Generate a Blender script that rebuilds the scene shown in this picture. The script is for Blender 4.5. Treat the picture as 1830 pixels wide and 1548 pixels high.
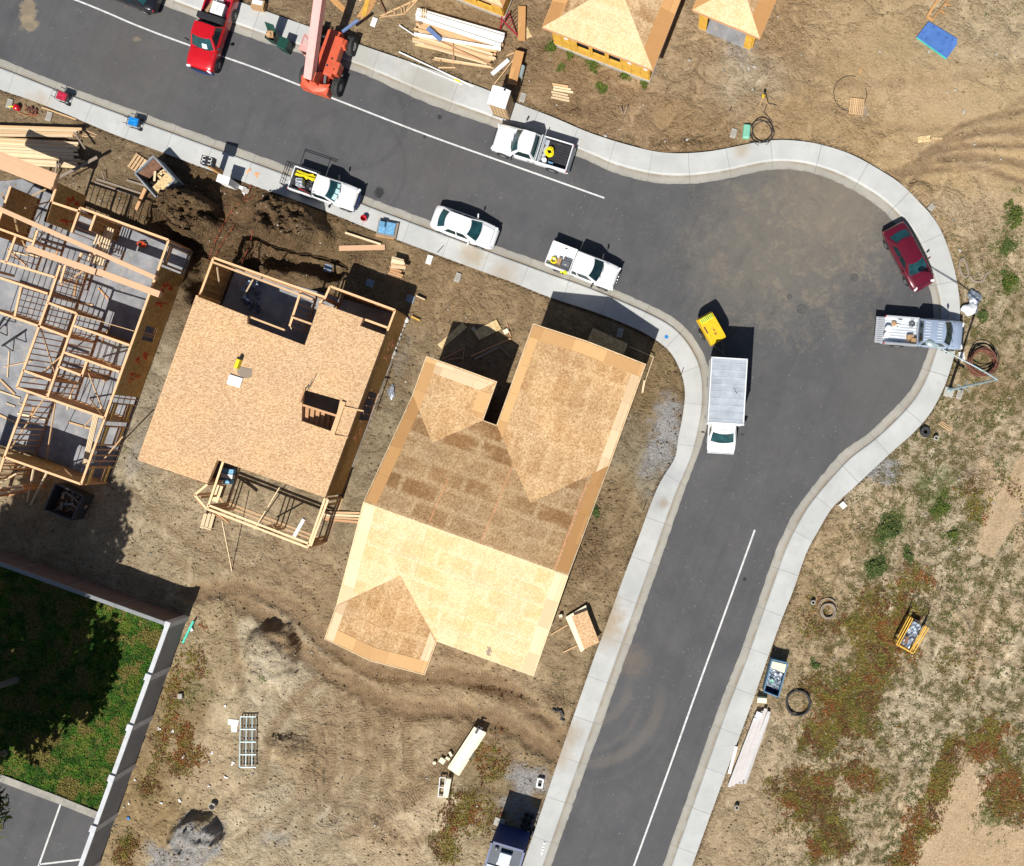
import bpy, bmesh, math, random
import numpy as np
from mathutils import Vector, Matrix
for _o in list(bpy.data.objects): bpy.data.objects.remove(_o, do_unlink=True)
SC = bpy.context.scene
COL = SC.collection
rnd = random.Random(7)
# ---------------------------------------------------------------- camera, sky, sun, exposure
CH, S, NX, NY = 60.0, 26.0, 1150.0, 818.0       # drone height, photo pixels per metre, nadir pixel
cd = bpy.data.cameras.new('drone_camera'); cam = bpy.data.objects.new('drone_camera', cd); COL.objects.link(cam)
cam.location = (0, 0, CH); cam.rotation_euler = (0, 0, 0)
cd.sensor_fit = 'HORIZONTAL'; cd.sensor_width = 36.0; cd.lens = 36.0*CH*S/1830.0
cd.shift_x = -(NX-915.0)/1830.0; cd.shift_y = (NY-774.0)/1830.0
cd.clip_start = 0.5; cd.clip_end = 2000.0
SC.camera = cam
SUN_EL = math.radians(51.0); SX, SY = -0.313, -0.95
wd = bpy.data.worlds.new("World"); SC.world = wd; wd.use_nodes = True
wn = wd.node_tree.nodes; bg = wn['Background']
sky = wn.new('ShaderNodeTexSky'); sky.sky_type = 'NISHITA'; sky.sun_disc = False
sky.sun_elevation = SUN_EL; sky.sun_rotation = math.atan2(SX, SY)
wd.node_tree.links.new(sky.outputs[0], bg.inputs[0]); bg.inputs[1].default_value = 0.05
ld = bpy.data.lights.new('sun', 'SUN'); ld.energy = 4.9; ld.angle = math.radians(0.5); ld.color = (1.0, 0.965, 0.9)
sun = bpy.data.objects.new('sun', ld); COL.objects.link(sun); sun.location = (-20, -60, 80)
sun.rotation_euler = Vector((SX*math.cos(SUN_EL), SY*math.cos(SUN_EL), math.sin(SUN_EL))).to_track_quat('Z', 'Y').to_euler()
SC.view_settings.view_transform = 'Standard'; SC.view_settings.look = 'None'
SC.view_settings.exposure = 0.25; SC.view_settings.gamma = 1.0

# ---------------------------------------------------------------- helpers
def W(px, py, h=0.0):
    "world point, h metres up, seen at photo pixel px,py"
    k = (1-h/CH)/S
    return Vector(((px-NX)*k, (NY-py)*k, h))
def ang(dx, dy): return math.atan2(-dy, dx)
ORG = {}
def root_of(o):
    while o.parent: o = o.parent
    return o
class MB:
    def __init__(s): s.v = []; s.f = []; s.t = []
    def add(s, vs, fs, tint=1.0):
        n = len(s.v); s.v += [tuple(p) for p in vs]
        s.f += [tuple(i+n for i in f) for f in fs]; s.t += [tint]*len(fs)
        return s
    def mbox(s, M, sz, tint=1.0):
        x, y, z = sz[0]/2, sz[1]/2, sz[2]/2
        vs = [M @ Vector(p) for p in ((-x,-y,-z),(x,-y,-z),(x,y,-z),(-x,y,-z),(-x,-y,z),(x,-y,z),(x,y,z),(-x,y,z))]
        return s.add(vs, [(3,2,1,0),(4,5,6,7),(0,1,5,4),(1,2,6,5),(2,3,7,6),(3,0,4,7)], tint)
    def box(s, c, sz, rz=0.0, tint=1.0, tilt=0.0):
        return s.mbox(Matrix.Translation(Vector(c)) @ Matrix.Rotation(rz, 4, 'Z') @ Matrix.Rotation(tilt, 4, 'Y'), sz, tint)
    def bar(s, p, q, w, h, tint=1.0):
        "board from p to q: w across, h in thickness"
        p = Vector(p); q = Vector(q); d = q-p; L = d.length
        if L < 1e-6: return s
        x = d/L; u = Vector((0,0,1))
        if abs(x.z) > .98: u = Vector((0.94,-0.34,0))
        y = u.cross(x).normalized(); z = x.cross(y)
        M = Matrix((x, y, z)).transposed().to_4x4(); M.translation = (p+q)/2
        return s.mbox(M, (L, w, h), tint)
    def tube(s, pts, r, n=6, closed=False, tint=1.0, cap=True):
        pts = [Vector(p) for p in pts]; m = len(pts); vs = []; up = Vector((0,0,1)); py = None
        for i in range(m):
            a = pts[(i-1) % m] if (closed or i > 0) else pts[i]
            b = pts[(i+1) % m] if (closed or i < m-1) else pts[i]
            x = (b-a).normalized()
            y = up.cross(x)
            if y.length < .05: y = py if py is not None else Vector((1,0,0))
            y = y.normalized(); py = y; z = x.cross(y)
            rr = r[i] if isinstance(r, (list, tuple)) else r
            for k in range(n):
                t = 2*math.pi*k/n
                vs.append(pts[i]+y*(rr*math.cos(t))+z*(rr*math.sin(t)))
        fs = []
        for i in range(m if closed else m-1):
            j = (i+1) % m
            for k in range(n):
                l = (k+1) % n
                fs.append((i*n+k, i*n+l, j*n+l, j*n+k))
        if cap and not closed:
            fs.append(tuple(range(n))[::-1]); fs.append(tuple((m-1)*n+k for k in range(n)))
        return s.add(vs, fs, tint)
    def prism(s, poly, z0, z1, tint=1.0, top=True, bot=True):
        "poly: list of xy, anticlockwise or not"
        n = len(poly)
        A = sum(poly[i][0]*poly[(i+1)%n][1]-poly[(i+1)%n][0]*poly[i][1] for i in range(n))
        if A < 0: poly = poly[::-1]
        vs = [(p[0],p[1],z0) for p in poly]+[(p[0],p[1],z1) for p in poly]
        fs = [(i,(i+1)%n,n+(i+1)%n,n+i) for i in range(n)]
        if bot: fs.append(tuple(range(n))[::-1])
        if top: fs.append(tuple(range(n,2*n)))
        return s.add(vs, fs, tint)
    def lathe(s, prof, M=Matrix(), n=16, tint=1.0):
        "prof: (r,z) pairs turned about the z axis of M"
        vs = []; m = len(prof)
        for r, z in prof:
            for k in range(n):
                t = 2*math.pi*k/n; vs.append(M @ Vector((r*math.cos(t), r*math.sin(t), z)))
        fs = [(i*n+k, i*n+(k+1)%n, (i+1)*n+(k+1)%n, (i+1)*n+k) for i in range(m-1) for k in range(n)]
        if prof[0][0] > 1e-4: fs.append(tuple(range(n))[::-1])
        if prof[-1][0] > 1e-4: fs.append(tuple((m-1)*n+k for k in range(n)))
        return s.add(vs, fs, tint)
    def grid(s, rows, tint=1.0):
        m, n = len(rows), len(rows[0]); vs = [p for r in rows for p in r]
        return s.add(vs, [(i*n+j, i*n+j+1, (i+1)*n+j+1, (i+1)*n+j) for i in range(m-1) for j in range(n-1)], tint)
    def build(s, name, mat, parent=None, smooth=0, bevel=0.0, loc=None, solid=0.0, merge=False):
        me = bpy.data.meshes.new(name)
        o = Vector((0,0,0))
        if parent is not None: o = ORG.get(root_of(parent), o)
        elif loc is not None: o = Vector(loc)
        me.from_pydata([(p[0]-o.x, p[1]-o.y, p[2]-o.z) for p in s.v], [], s.f)
        at = me.attributes.new('tint', 'FLOAT_COLOR', 'FACE')
        at.data.foreach_set('color', [c for t in s.t for c in ((t,t,t,1) if not isinstance(t, tuple) else (*t,1))])
        me.materials.append(mat)
        if merge:
            bm = bmesh.new(); bm.from_mesh(me); bmesh.ops.remove_doubles(bm, verts=bm.verts, dist=1e-4)
            bmesh.ops.recalc_face_normals(bm, faces=bm.faces); bm.to_mesh(me); bm.free()
        if smooth:
            me.polygons.foreach_set('use_smooth', [True]*len(me.polygons))
            me.set_sharp_from_angle(angle=math.radians(smooth))
        me.update()
        ob = bpy.data.objects.new(name, me); COL.objects.link(ob)
        if parent is not None: ob.parent = parent
        elif loc is not None: ob.location = o
        if solid:
            md = ob.modifiers.new('thickness', 'SOLIDIFY'); md.thickness = solid; md.offset = -1
        if bevel:
            md = ob.modifiers.new('bevel', 'BEVEL'); md.width = bevel; md.segments = 2; md.limit_method = 'ANGLE'
        return ob
def tag(o, label=None, cat=None, group=None, kind=None):
    if label: o['label'] = label
    if cat: o['category'] = cat
    if group: o['group'] = group
    if kind: o['kind'] = kind
    return o
def thing(name, label, cat, loc=(0,0,0), group=None):
    o = bpy.data.objects.new(name, None); COL.objects.link(o); o.empty_display_size = .3
    o.location = loc; ORG[o] = Vector(loc)
    return tag(o, label, cat, group)
def proto(name, label, cat, group=None):
    o = thing(name, label, cat, (0,0,0), group); return o
def place(o, p, rz=0.0):
    o.location = p; o.rotation_euler = (0,0,rz); return o
def dup(root, label=None, group=None):
    r = root.copy(); COL.objects.link(r)
    if label: r['label'] = label
    if group: r['group'] = group
    for ch in list(root.children):
        c = ch.copy(); COL.objects.link(c); c.parent = r
        for g in list(ch.children):
            d = g.copy(); COL.objects.link(d); d.parent = c
    return r
def solo(mb, name, mat, label, cat, loc, group=None, **kw):
    return tag(mb.build(name, mat, loc=loc, **kw), label, cat, group)
def local(root, x, y, z=0.0):
    a = root.rotation_euler.z
    return Vector((root.location.x+x*math.cos(a)-y*math.sin(a), root.location.y+x*math.sin(a)+y*math.cos(a), root.location.z+z))

# ---------------------------------------------------------------- materials
class N:
    def __init__(s, name):
        s.m = bpy.data.materials.new(name); s.m.use_nodes = True; s.t = s.m.node_tree
        s.b = s.t.nodes['Principled BSDF']
    def n(s, typ, **kw):
        x = s.t.nodes.new('ShaderNode'+typ)
        for k, v in kw.items(): setattr(x, k, v)
        return x
    def put(s, sock, val):
        if hasattr(val, 'links') or hasattr(val, 'is_linked'): s.t.links.new(val, sock)
        else: sock.default_value = val
    def coord(s, kind='Object', scale=None):
        c = s.n('TexCoord').outputs[kind]
        if scale is not None:
            mp = s.n('Mapping'); s.put(mp.inputs[0], c); mp.inputs['Scale'].default_value = scale; c = mp.outputs[0]
        return c
    def pos(s): return s.n('NewGeometry').outputs['Position']
    def noise(s, vec, scale, detail=4.0, rough=.55, dist=0.0):
        x = s.n('TexNoise'); s.put(x.inputs['Vector'], vec); x.inputs['Scale'].default_value = scale
        x.inputs['Detail'].default_value = detail; x.inputs['Roughness'].default_value = rough; x.inputs['Distortion'].default_value = dist
        return x.outputs['Fac']
    def vor(s, vec, scale, out='Color', feat='F1', rnd_=1.0):
        x = s.n('TexVoronoi', feature=feat); s.put(x.inputs['Vector'], vec); x.inputs['Scale'].default_value = scale
        x.inputs['Randomness'].default_value = rnd_
        return x.outputs[out]
    def aniso(s, vec, deg, along, across):
        m1 = s.n('Mapping'); s.put(m1.inputs[0], vec); m1.inputs['Rotation'].default_value = (0,0,math.radians(-deg))
        m2 = s.n('Mapping'); s.put(m2.inputs[0], m1.outputs[0]); m2.inputs['Scale'].default_value = (along, across, 1)
        return m2.outputs[0]
    def math(s, op, a, b=None, c=None, clamp=False):
        x = s.n('Math', operation=op); x.use_clamp = clamp; s.put(x.inputs[0], a)
        if b is not None: s.put(x.inputs[1], b)
        if c is not None: s.put(x.inputs[2], c)
        return x.outputs[0]
    def step(s, v, lo, hi):
        x = s.n('MapRange', interpolation_type='SMOOTHSTEP'); s.put(x.inputs[0], v)
        s.put(x.inputs[1], lo); s.put(x.inputs[2], hi)
        return x.outputs[0]
    def ramp(s, fac, stops):
        x = s.n('ValToRGB'); s.put(x.inputs[0], fac); e = x.color_ramp.elements
        while len(e) < len(stops): e.new(.5)
        for i, (p, c) in enumerate(stops):
            e[i].position = p; e[i].color = (*c, 1) if len(c) == 3 else c
        return x.outputs[0]
    def mix(s, fac, a, b, mode='MIX'):
        x = s.n('Mix', data_type='RGBA', blend_type=mode); s.put(x.inputs[0], fac)
        for sk, v in ((x.inputs[6], a), (x.inputs[7], b)):
            if isinstance(v, tuple): v = (*v, 1) if len(v) == 3 else v
            s.put(sk, v)
        return x.outputs[2]
    def attr(s, name, out='Color'): return s.n('Attribute', attribute_name=name).outputs[out]
    def sep(s, c):
        x = s.n('SeparateColor'); s.put(x.inputs[0], c); return x.outputs
    def fin(s, col, rough=.7, metal=0.0, bump=None, bs=.3, bd=.02, spec=.5, coat=0.0, tint=True):
        if tint:
            t = s.attr('tint')
            if isinstance(col, tuple): col = (*col, 1) if len(col) == 3 else col
            col = s.mix(1.0, col, t, 'MULTIPLY')
        elif isinstance(col, tuple): col = (*col, 1)
        s.put(s.b.inputs['Base Color'], col); s.put(s.b.inputs['Roughness'], rough)
        s.b.inputs['Metallic'].default_value = metal; s.b.inputs['Specular IOR Level'].default_value = spec
        s.b.inputs['Coat Weight'].default_value = coat; s.b.inputs['Coat Roughness'].default_value = .05
        if bump is not None:
            b = s.n('Bump'); b.inputs['Strength'].default_value = bs; b.inputs['Distance'].default_value = bd
            s.put(b.inputs['Height'], bump); s.t.links.new(b.outputs[0], s.b.inputs['Normal'])
        return s.m
def basic(name, col, rough=.6, metal=0.0, var=.15, scale=2.0, coat=0.0, spec=.5, bump=0.0, dirt=None):
    s = N(name); c = s.coord()
    f = s.noise(c, scale, 5)
    lo = tuple(max(0, x*(1-var)) for x in col); hi = tuple(min(1, x*(1+var)) for x in col)
    k = s.ramp(f, [(.3, lo), (.7, hi)])
    if dirt:
        k = s.mix(s.math('MULTIPLY', s.step(s.noise(c, scale*2.7, 6), .5, .72), dirt[3]), k, tuple(dirt[:3]))
    return s.fin(k, rough, metal, bump=f if bump else None, bs=bump or 0, spec=spec, coat=coat)
def wood(name, a, b, rough=.75, boards=False):
    s = N(name); c = s.coord()
    f = s.noise(c, 3.0, 5, .6); g = s.noise(c, 28.0, 3, .6)
    k = s.mix(s.math('ADD', s.math('MULTIPLY', f, .6), s.math('MULTIPLY', g, .45)), a, b)
    if boards:
        mp = s.n('Mapping'); s.put(mp.inputs[0], c); mp.inputs['Rotation'].default_value = (0,0,math.radians(19.83))
        br = s.n('TexBrick'); s.put(br.inputs['Vector'], mp.outputs[0]); br.inputs['Scale'].default_value = 1.0; br.offset = .37
        br.inputs['Brick Width'].default_value = 2.2; br.inputs['Row Height'].default_value = 1.9; br.inputs['Mortar Size'].default_value = .012
        br.inputs['Color1'].default_value = (.78,.70,.62,1); br.inputs['Color2'].default_value = (1.1,1.08,1.05,1); br.inputs['Mortar'].default_value = (.7,.6,.5,1)
        k = s.mix(.9, k, br.outputs['Color'], 'MULTIPLY')
    kn = s.step(s.vor(c, 2.3, 'Distance'), .06, .03)
    k = s.mix(s.math('MULTIPLY', kn, .5), k, tuple(x*.4 for x in a))
    return s.fin(k, rough, bump=g, bs=.15, bd=.01)
def osb(name, dark, mid, light, scale=8.0, blotch=None, bl=(.5,.7), panel=0.0, stretch=(1,1,1), amount=.8, sheets=None):
    s = N(name); c = s.coord(); cs = s.coord('Object', stretch)
    v = s.sep(s.vor(cs, scale, 'Color'))[0]; v2 = s.sep(s.vor(cs, scale*2.3, 'Color'))[1]
    f = s.math('ADD', s.math('MULTIPLY', v, .62), s.math('MULTIPLY', v2, .38))
    k = s.ramp(f, [(.12, dark), (.5, mid), (.88, light)])
    lg = s.noise(c, .35, 3, .5)
    k = s.mix(s.step(lg, .35, .7), k, s.mix(1.0, k, (1.1,1.06,1.0), 'MULTIPLY'))
    if blotch:
        bn = s.noise(s.coord('Object', (1.0,1.0,.5)), 1.15, 2, .5)
        br = s.noise(c, .28, 2, .5)
        bb = s.math('ADD', s.math('MULTIPLY', bn, .6), s.math('MULTIPLY', br, .4))
        k = s.mix(s.math('MULTIPLY', s.step(bb, *bl), amount), k, s.mix(1.0, k, blotch, 'MULTIPLY'))
    if sheets:
        # 4x8 sheets laid staggered along the house, the middle of each weathered darker than its nailed edges
        sw, sh, ca, cb, am = sheets
        mp = s.n('Mapping'); s.put(mp.inputs[0], c); mp.inputs['Rotation'].default_value = (0,0,math.radians(19.83))
        br = s.n('TexBrick'); s.put(br.inputs['Vector'], mp.outputs[0]); br.inputs['Scale'].default_value = 1.0; br.offset = .5
        br.inputs['Brick Width'].default_value = sw; br.inputs['Row Height'].default_value = sh; br.inputs['Mortar Size'].default_value = .26; br.inputs['Mortar Smooth'].default_value = 1.0
        br.inputs['Color1'].default_value = (.35,.35,.35,1); br.inputs['Color2'].default_value = (1,1,1,1); br.inputs['Mortar'].default_value = (.0,.0,.0,1)
        bf = s.math('MULTIPLY', s.sep(br.outputs['Color'])[0], s.step(s.noise(c, .55, 4, .6), .28, .56))
        k = s.mix(s.math('MULTIPLY', bf, am), s.mix(1.0, k, cb, 'MULTIPLY'), s.mix(1.0, k, ca, 'MULTIPLY'))
        b2 = s.n('TexBrick'); s.put(b2.inputs['Vector'], mp.outputs[0]); b2.inputs['Scale'].default_value = 1.0; b2.offset = .5
        b2.inputs['Brick Width'].default_value = sw; b2.inputs['Row Height'].default_value = sh; b2.inputs['Mortar Size'].default_value = .012; b2.inputs['Mortar Smooth'].default_value = .2
        k = s.mix(s.math('MULTIPLY', b2.outputs['Fac'], .35), k, s.mix(1.0, k, (.45,.38,.3), 'MULTIPLY'))
    return s.fin(k, .8, bump=f, bs=.2, bd=.008)
M = {}
M['pine']   = wood('pine', (.50,.30,.145), (.72,.49,.27))
M['fir']    = wood('fir', (.48,.25,.115), (.66,.38,.195))
M['palepine'] = wood('pale_pine', (.66,.48,.28), (.80,.64,.42))
M['greywood'] = wood('grey_wood', (.20,.16,.12), (.32,.26,.20))
M['glulam'] = wood('glulam', (.62,.36,.20), (.74,.47,.29))
M['weathered'] = basic('weathered_white_plank', (.58,.56,.545), .7, var=.10, scale=4, dirt=(.45,.36,.33,.3))
M['primed'] = basic('primed_white_wood', (.80,.80,.78), .6, var=.06, scale=3)
M['cream']  = basic('cream_board', (.78,.72,.52), .6, var=.08)
M['deck']   = osb('deck_osb', (.36,.205,.095), (.56,.36,.195), (.74,.53,.32), 11.0, stretch=(1,1.7,1), sheets=(2.44,1.22,(.93,.92,.91),(1.03,1.03,1.03),.5))
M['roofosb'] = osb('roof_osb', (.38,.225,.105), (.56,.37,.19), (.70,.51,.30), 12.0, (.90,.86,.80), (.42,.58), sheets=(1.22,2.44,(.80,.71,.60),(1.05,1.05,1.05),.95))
M['roofshadestain'] = osb('stained_shaded_roof_osb', (.34,.205,.095), (.50,.335,.175), (.64,.465,.27), 12.0, (.92,.89,.85), (.40,.56), amount=.6, sheets=(2.44,1.22,(.60,.46,.32),(1.08,1.10,1.14),1.0))  # sheet stains, plus a darker base painting shade on slopes turned from the sun
M['roofsunlit'] = osb('sunlit_roof_osb', (.55,.395,.21), (.65,.50,.295), (.72,.58,.37), 12.0, (.97,.92,.86), (.42,.60), sheets=(2.44,1.22,(.94,.83,.68),(1.02,1.03,1.05),.9))  # same sheets on the sun-facing slopes, their brightness put into the colour
M['sheath'] = osb('wall_osb', (.36,.20,.06), (.52,.31,.10), (.62,.41,.155), 9.0)
M['osbpale'] = osb('sheet_osb', (.42,.29,.14), (.58,.43,.22), (.70,.56,.32), 8.0)
M['ply']    = wood('orange_plywood', (.52,.28,.105), (.64,.37,.15), boards=True)
M['plymid'] = wood('tan_plywood', (.57,.335,.14), (.69,.44,.205), boards=True)
M['plypale'] = wood('pale_plywood', (.68,.50,.30), (.76,.60,.40), boards=True)
M['yellowsheath'] = basic('yellow_sheathing', (.66,.38,.055), .7, var=.18, scale=2.5)
M['redpaint'] = basic('red_spray_paint', (.55,.07,.015), .8, var=.3, scale=14)
M['orangepaint'] = basic('orange_spray_paint', (.75,.34,.16), .8, var=.3, scale=14)
M['slab'] = None
M['white']  = basic('white_paint', (.80,.81,.82), .28, var=.05, scale=1.3, coat=.6, dirt=(.66,.64,.60,.3))
M['whitedull'] = basic('white_plastic', (.80,.80,.78), .5, var=.06, dirt=(.45,.40,.33,.35))
M['silver'] = basic('silver_blue_paint', (.36,.44,.58), .3, .25, var=.05, coat=.6)
M['greysilver'] = basic('silver_side', (.52,.54,.57), .3, .3, var=.05, coat=.6)
M['maroon'] = basic('maroon_paint', (.115,.006,.018), .25, .1, var=.1, coat=1.0)
M['red']    = basic('red_car_paint', (.50,.006,.012), .3, var=.06, coat=.7)
M['darkred'] = basic('red_bed_paint', (.34,.02,.05), .5, var=.2)
M['black']  = basic('black_paint', (.012,.012,.016), .25, var=.2, coat=.8)
M['rubber'] = basic('rubber', (.03,.03,.032), .85, var=.3, scale=6, dirt=(.16,.14,.11,.4))
M['blackplastic'] = basic('black_plastic', (.022,.022,.026), .55, var=.3, scale=4)
M['glass']  = basic('car_glass', (.012,.055,.062), .04, var=.5, scale=2.2, spec=.9)
M['glassdark'] = basic('dark_car_glass', (.006,.022,.026), .05, var=.5, scale=2.2, spec=.6)
M['paper']  = basic('cyan_paper', (.55,.80,.80), .6, var=.05)
M['chrome'] = basic('chrome', (.55,.56,.58), .25, .9, var=.1)
M['rim']    = basic('wheel_rim', (.48,.48,.48), .4, .5, var=.15)
M['lamp']   = basic('head_lamp', (.75,.78,.80), .15, var=.05)
M['tail']   = basic('tail_lamp', (.45,.02,.03), .2, var=.1)
M['aluminium'] = basic('aluminium', (.62,.66,.70), .38, .35, var=.1, scale=1.3)
M['boxroof'] = basic('grey_box_roof', (.40,.44,.49), .5, .05, var=.16, scale=1.4, dirt=(.30,.32,.35,.4))
M['galv']   = basic('galvanised_steel', (.42,.52,.54), .45, .4, var=.12)
M['steel']  = basic('dark_steel', (.13,.135,.15), .5, .5, var=.25)
M['skip']   = basic('skip_grey_steel', (.30,.335,.36), .6, .2, var=.2, scale=2, dirt=(.16,.12,.09,.5))
M['rust']   = basic('rusty_steel', (.16,.075,.04), .8, var=.4, scale=5)
M['yellow'] = basic('yellow_paint', (.78,.49,.012), .45, var=.08, dirt=(.25,.17,.04,.5))
M['brightyellow'] = basic('yellow_plastic', (.80,.66,.01), .5, var=.15, scale=8)
M['soil']   = basic('dug_soil', (.15,.09,.05), .95, var=.3, scale=6)
M['hivis']  = basic('hi_vis_cloth', (.72,.80,.02), .8, var=.15)
M['handler'] = basic('telehandler_red', (.60,.10,.045), .5, var=.14, dirt=(.40,.20,.12,.4))
M['handlerfadelit'] = basic('faded_sunlit_boom_red', (.74,.36,.33), .5, var=.08, dirt=(.55,.22,.18,.3))  # faded red, lightened further to paint the sun glare on the boom
M['orangeboom'] = basic('orange_boom', (.62,.12,.035), .5, var=.12)
M['genred'] = basic('generator_red', (.40,.02,.05), .4, var=.2)
M['blue']   = basic('bright_blue', (.01,.20,.55), .4, var=.15)
M['navy']   = basic('navy_blue', (.012,.035,.16), .45, var=.2)
M['paleblue'] = basic('pale_blue', (.13,.29,.44), .5, var=.2, scale=5)
M['tarpblue'] = basic('blue_lid', (.075,.175,.46), .55, var=.12, scale=1.2, dirt=(.03,.07,.25,.5))
M['steelblue'] = basic('steel_blue_board', (.14,.21,.40), .5, var=.1)
M['green']  = basic('green_plastic', (.01,.055,.04), .45, var=.2)
M['mint']   = basic('mint_green_lid', (.20,.50,.36), .5, var=.1)
M['teal']   = basic('teal_pipe', (.04,.56,.42), .45, var=.1)
M['cardboard'] = basic('cardboard', (.42,.26,.13), .85, var=.18, scale=5)
M['tan']    = basic('tan_panel', (.52,.37,.21), .6, var=.08)
M['stone']  = basic('precast_concrete', (.40,.375,.33), .85, var=.18, scale=6)
M['wetconc'] = basic('blue_grey_footing', (.20,.25,.32), .8, var=.25, scale=6)
M['wallconc'] = basic('grey_wall_concrete', (.30,.31,.33), .85, var=.10, scale=1.2)
M['wallshaded'] = basic('shaded_wall_block', (.17,.125,.115), .85, var=.15, scale=1.2)  # shaded copy of the wall concrete, the shade put into its colour
M['coping'] = basic('pale_coping', (.55,.56,.58), .8, var=.10, scale=2)
M['foil']   = basic('crumpled_foil', (.45,.50,.56), .3, .5, var=.7, scale=5)
M['greyroof'] = basic('dark_grey_roof', (.06,.075,.10), .6, var=.2)
M['trash']  = basic('trash_white', (.70,.70,.68), .7, var=.25, scale=9)
M['bag']    = basic('white_bag', (.74,.76,.78), .6, var=.18, scale=3)
M['cord']   = basic('orange_cord', (.30,.05,.02), .7, var=.2)
M['hose']   = basic('black_hose', (.03,.028,.028), .6, var=.3)
M['redcoil'] = basic('red_brown_conduit', (.17,.065,.04), .6, var=.3, scale=4)
M['roadpaint'] = basic('road_paint', (.62,.62,.61), .7, var=.18, scale=2.5, dirt=(.26,.25,.24,.6))
M['iron']   = basic('cast_iron', (.085,.078,.07), .7, var=.35, scale=7)
def _leaf():
    s = N('leaves'); c = s.attr('tint')
    s.fin(c, .75, tint=False, spec=.2); return s.m
M['leaf'] = _leaf()
# ---------------------------------------------------------------- roads and ground
def catmull(P, step=8.0):
    P = [np.array(p, float) for p in P]
    P = [P[0]*2-P[1]] + P + [P[-1]*2-P[-2]]; out = []
    for i in range(1, len(P)-2):
        a, b, c, d = P[i-1], P[i], P[i+1], P[i+2]
        n = max(1, int(np.linalg.norm(c-b)/step))
        for k in range(n):
            t = k/n
            out.append(.5*((2*b)+(c-a)*t+(2*a-5*b+4*c-d)*t*t+(3*b-a-3*c+d)*t**3))
    out.append(P[-2]); return np.array(out)
UP_A = [(-500,-300),(-200,-184),(290,8),(457,70),(628,124),(759,182),(885,227),(1035,280),(1095,307),(1166,325),(1229,328),(1292,320),(1370,303.5),(1420,303),(1471,315),(1521,337.5),(1571,370),(1612,413),(1641,460),(1660,511),(1668,546),(1668,590),(1657,634),(1637,682),(1609,720),(1556,772),(1506,808),(1463,858),(1423,911),(1395,966),(1371,1030),(1327,1158),(1287,1259),(1241,1390),(1185,1548),(1060,1900),(960,2180)]
UP_O = [(-484,-345),(-184,-229),(307,-40),(457,15),(648,83),(759,121),(873,163),(919,184),(990,211.6),(1055,239),(1128,262),(1191,274.6),(1267,272),(1370,253),(1433,254),(1483,264.5),(1526,280),(1571,305),(1609,330),(1647,368),(1668,392),(1685,423),(1700,466),(1710,511),(1714,549),(1713,590),(1707,624),(1690,682),(1665,733),(1634,771),(1587,813),(1534,863),(1488,906),(1463,946),(1440,989),(1418,1052),(1395,1110),(1374,1168),(1342,1259),(1287,1407),(1236,1548),(1111,1900),(1011,2180)]
LO_A = [(-500,-70),(-200,33),(0,106),(113,152),(252,202),(457,277),(643,348),(760,392),(882,438),(976,472),(1040,494),(1100,519),(1166,549),(1211,574),(1241,607),(1262,647),(1268,690),(1266,738),(1259,775),(1249,808),(1224,873),(1194,959),(1161,1055),(1123,1160),(1075,1294),(1035,1405),(984,1548),(860,1890),(760,2180)]
LO_O = [(-519,-15),(-219,87),(0,160),(101,197),(201,239),(302,277),(388,309),(457,333),(598,384),(671,414),(772,452),(870,488),(917,505),(984,532),(1065,559),(1128,584),(1171,607),(1201,634),(1219,672),(1224,707),(1219,748),(1212,783),(1206,818),(1183,856),(1166,893),(1141,961),(1115,1030),(1075,1140),(1065,1166),(1020,1294),(994,1370),(962,1465),(933,1548),(809,1890),(709,2180)]
upA, upO, loA, loO = (catmull(x) for x in (UP_A, UP_O, LO_A, LO_O))
def wpts(a): return np.stack([(a[:,0]-NX)/S, (NY-a[:,1])/S], 1)
def nearest(P, Q):
    "for each of P nearest point on polyline Q"
    out = []
    A, B = Q[:-1], Q[1:]; D = B-A; L2 = (D**2).sum(1)
    for p in P:
        t = np.clip(((p-A)*D).sum(1)/L2, 0, 1); X = A+D*t[:,None]
        out.append(X[((X-p)**2).sum(1).argmin()])
    return np.array(out)
def seglen(a): return np.concatenate([[0], np.cumsum(np.linalg.norm(np.diff(a, axis=0), axis=1))])
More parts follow.
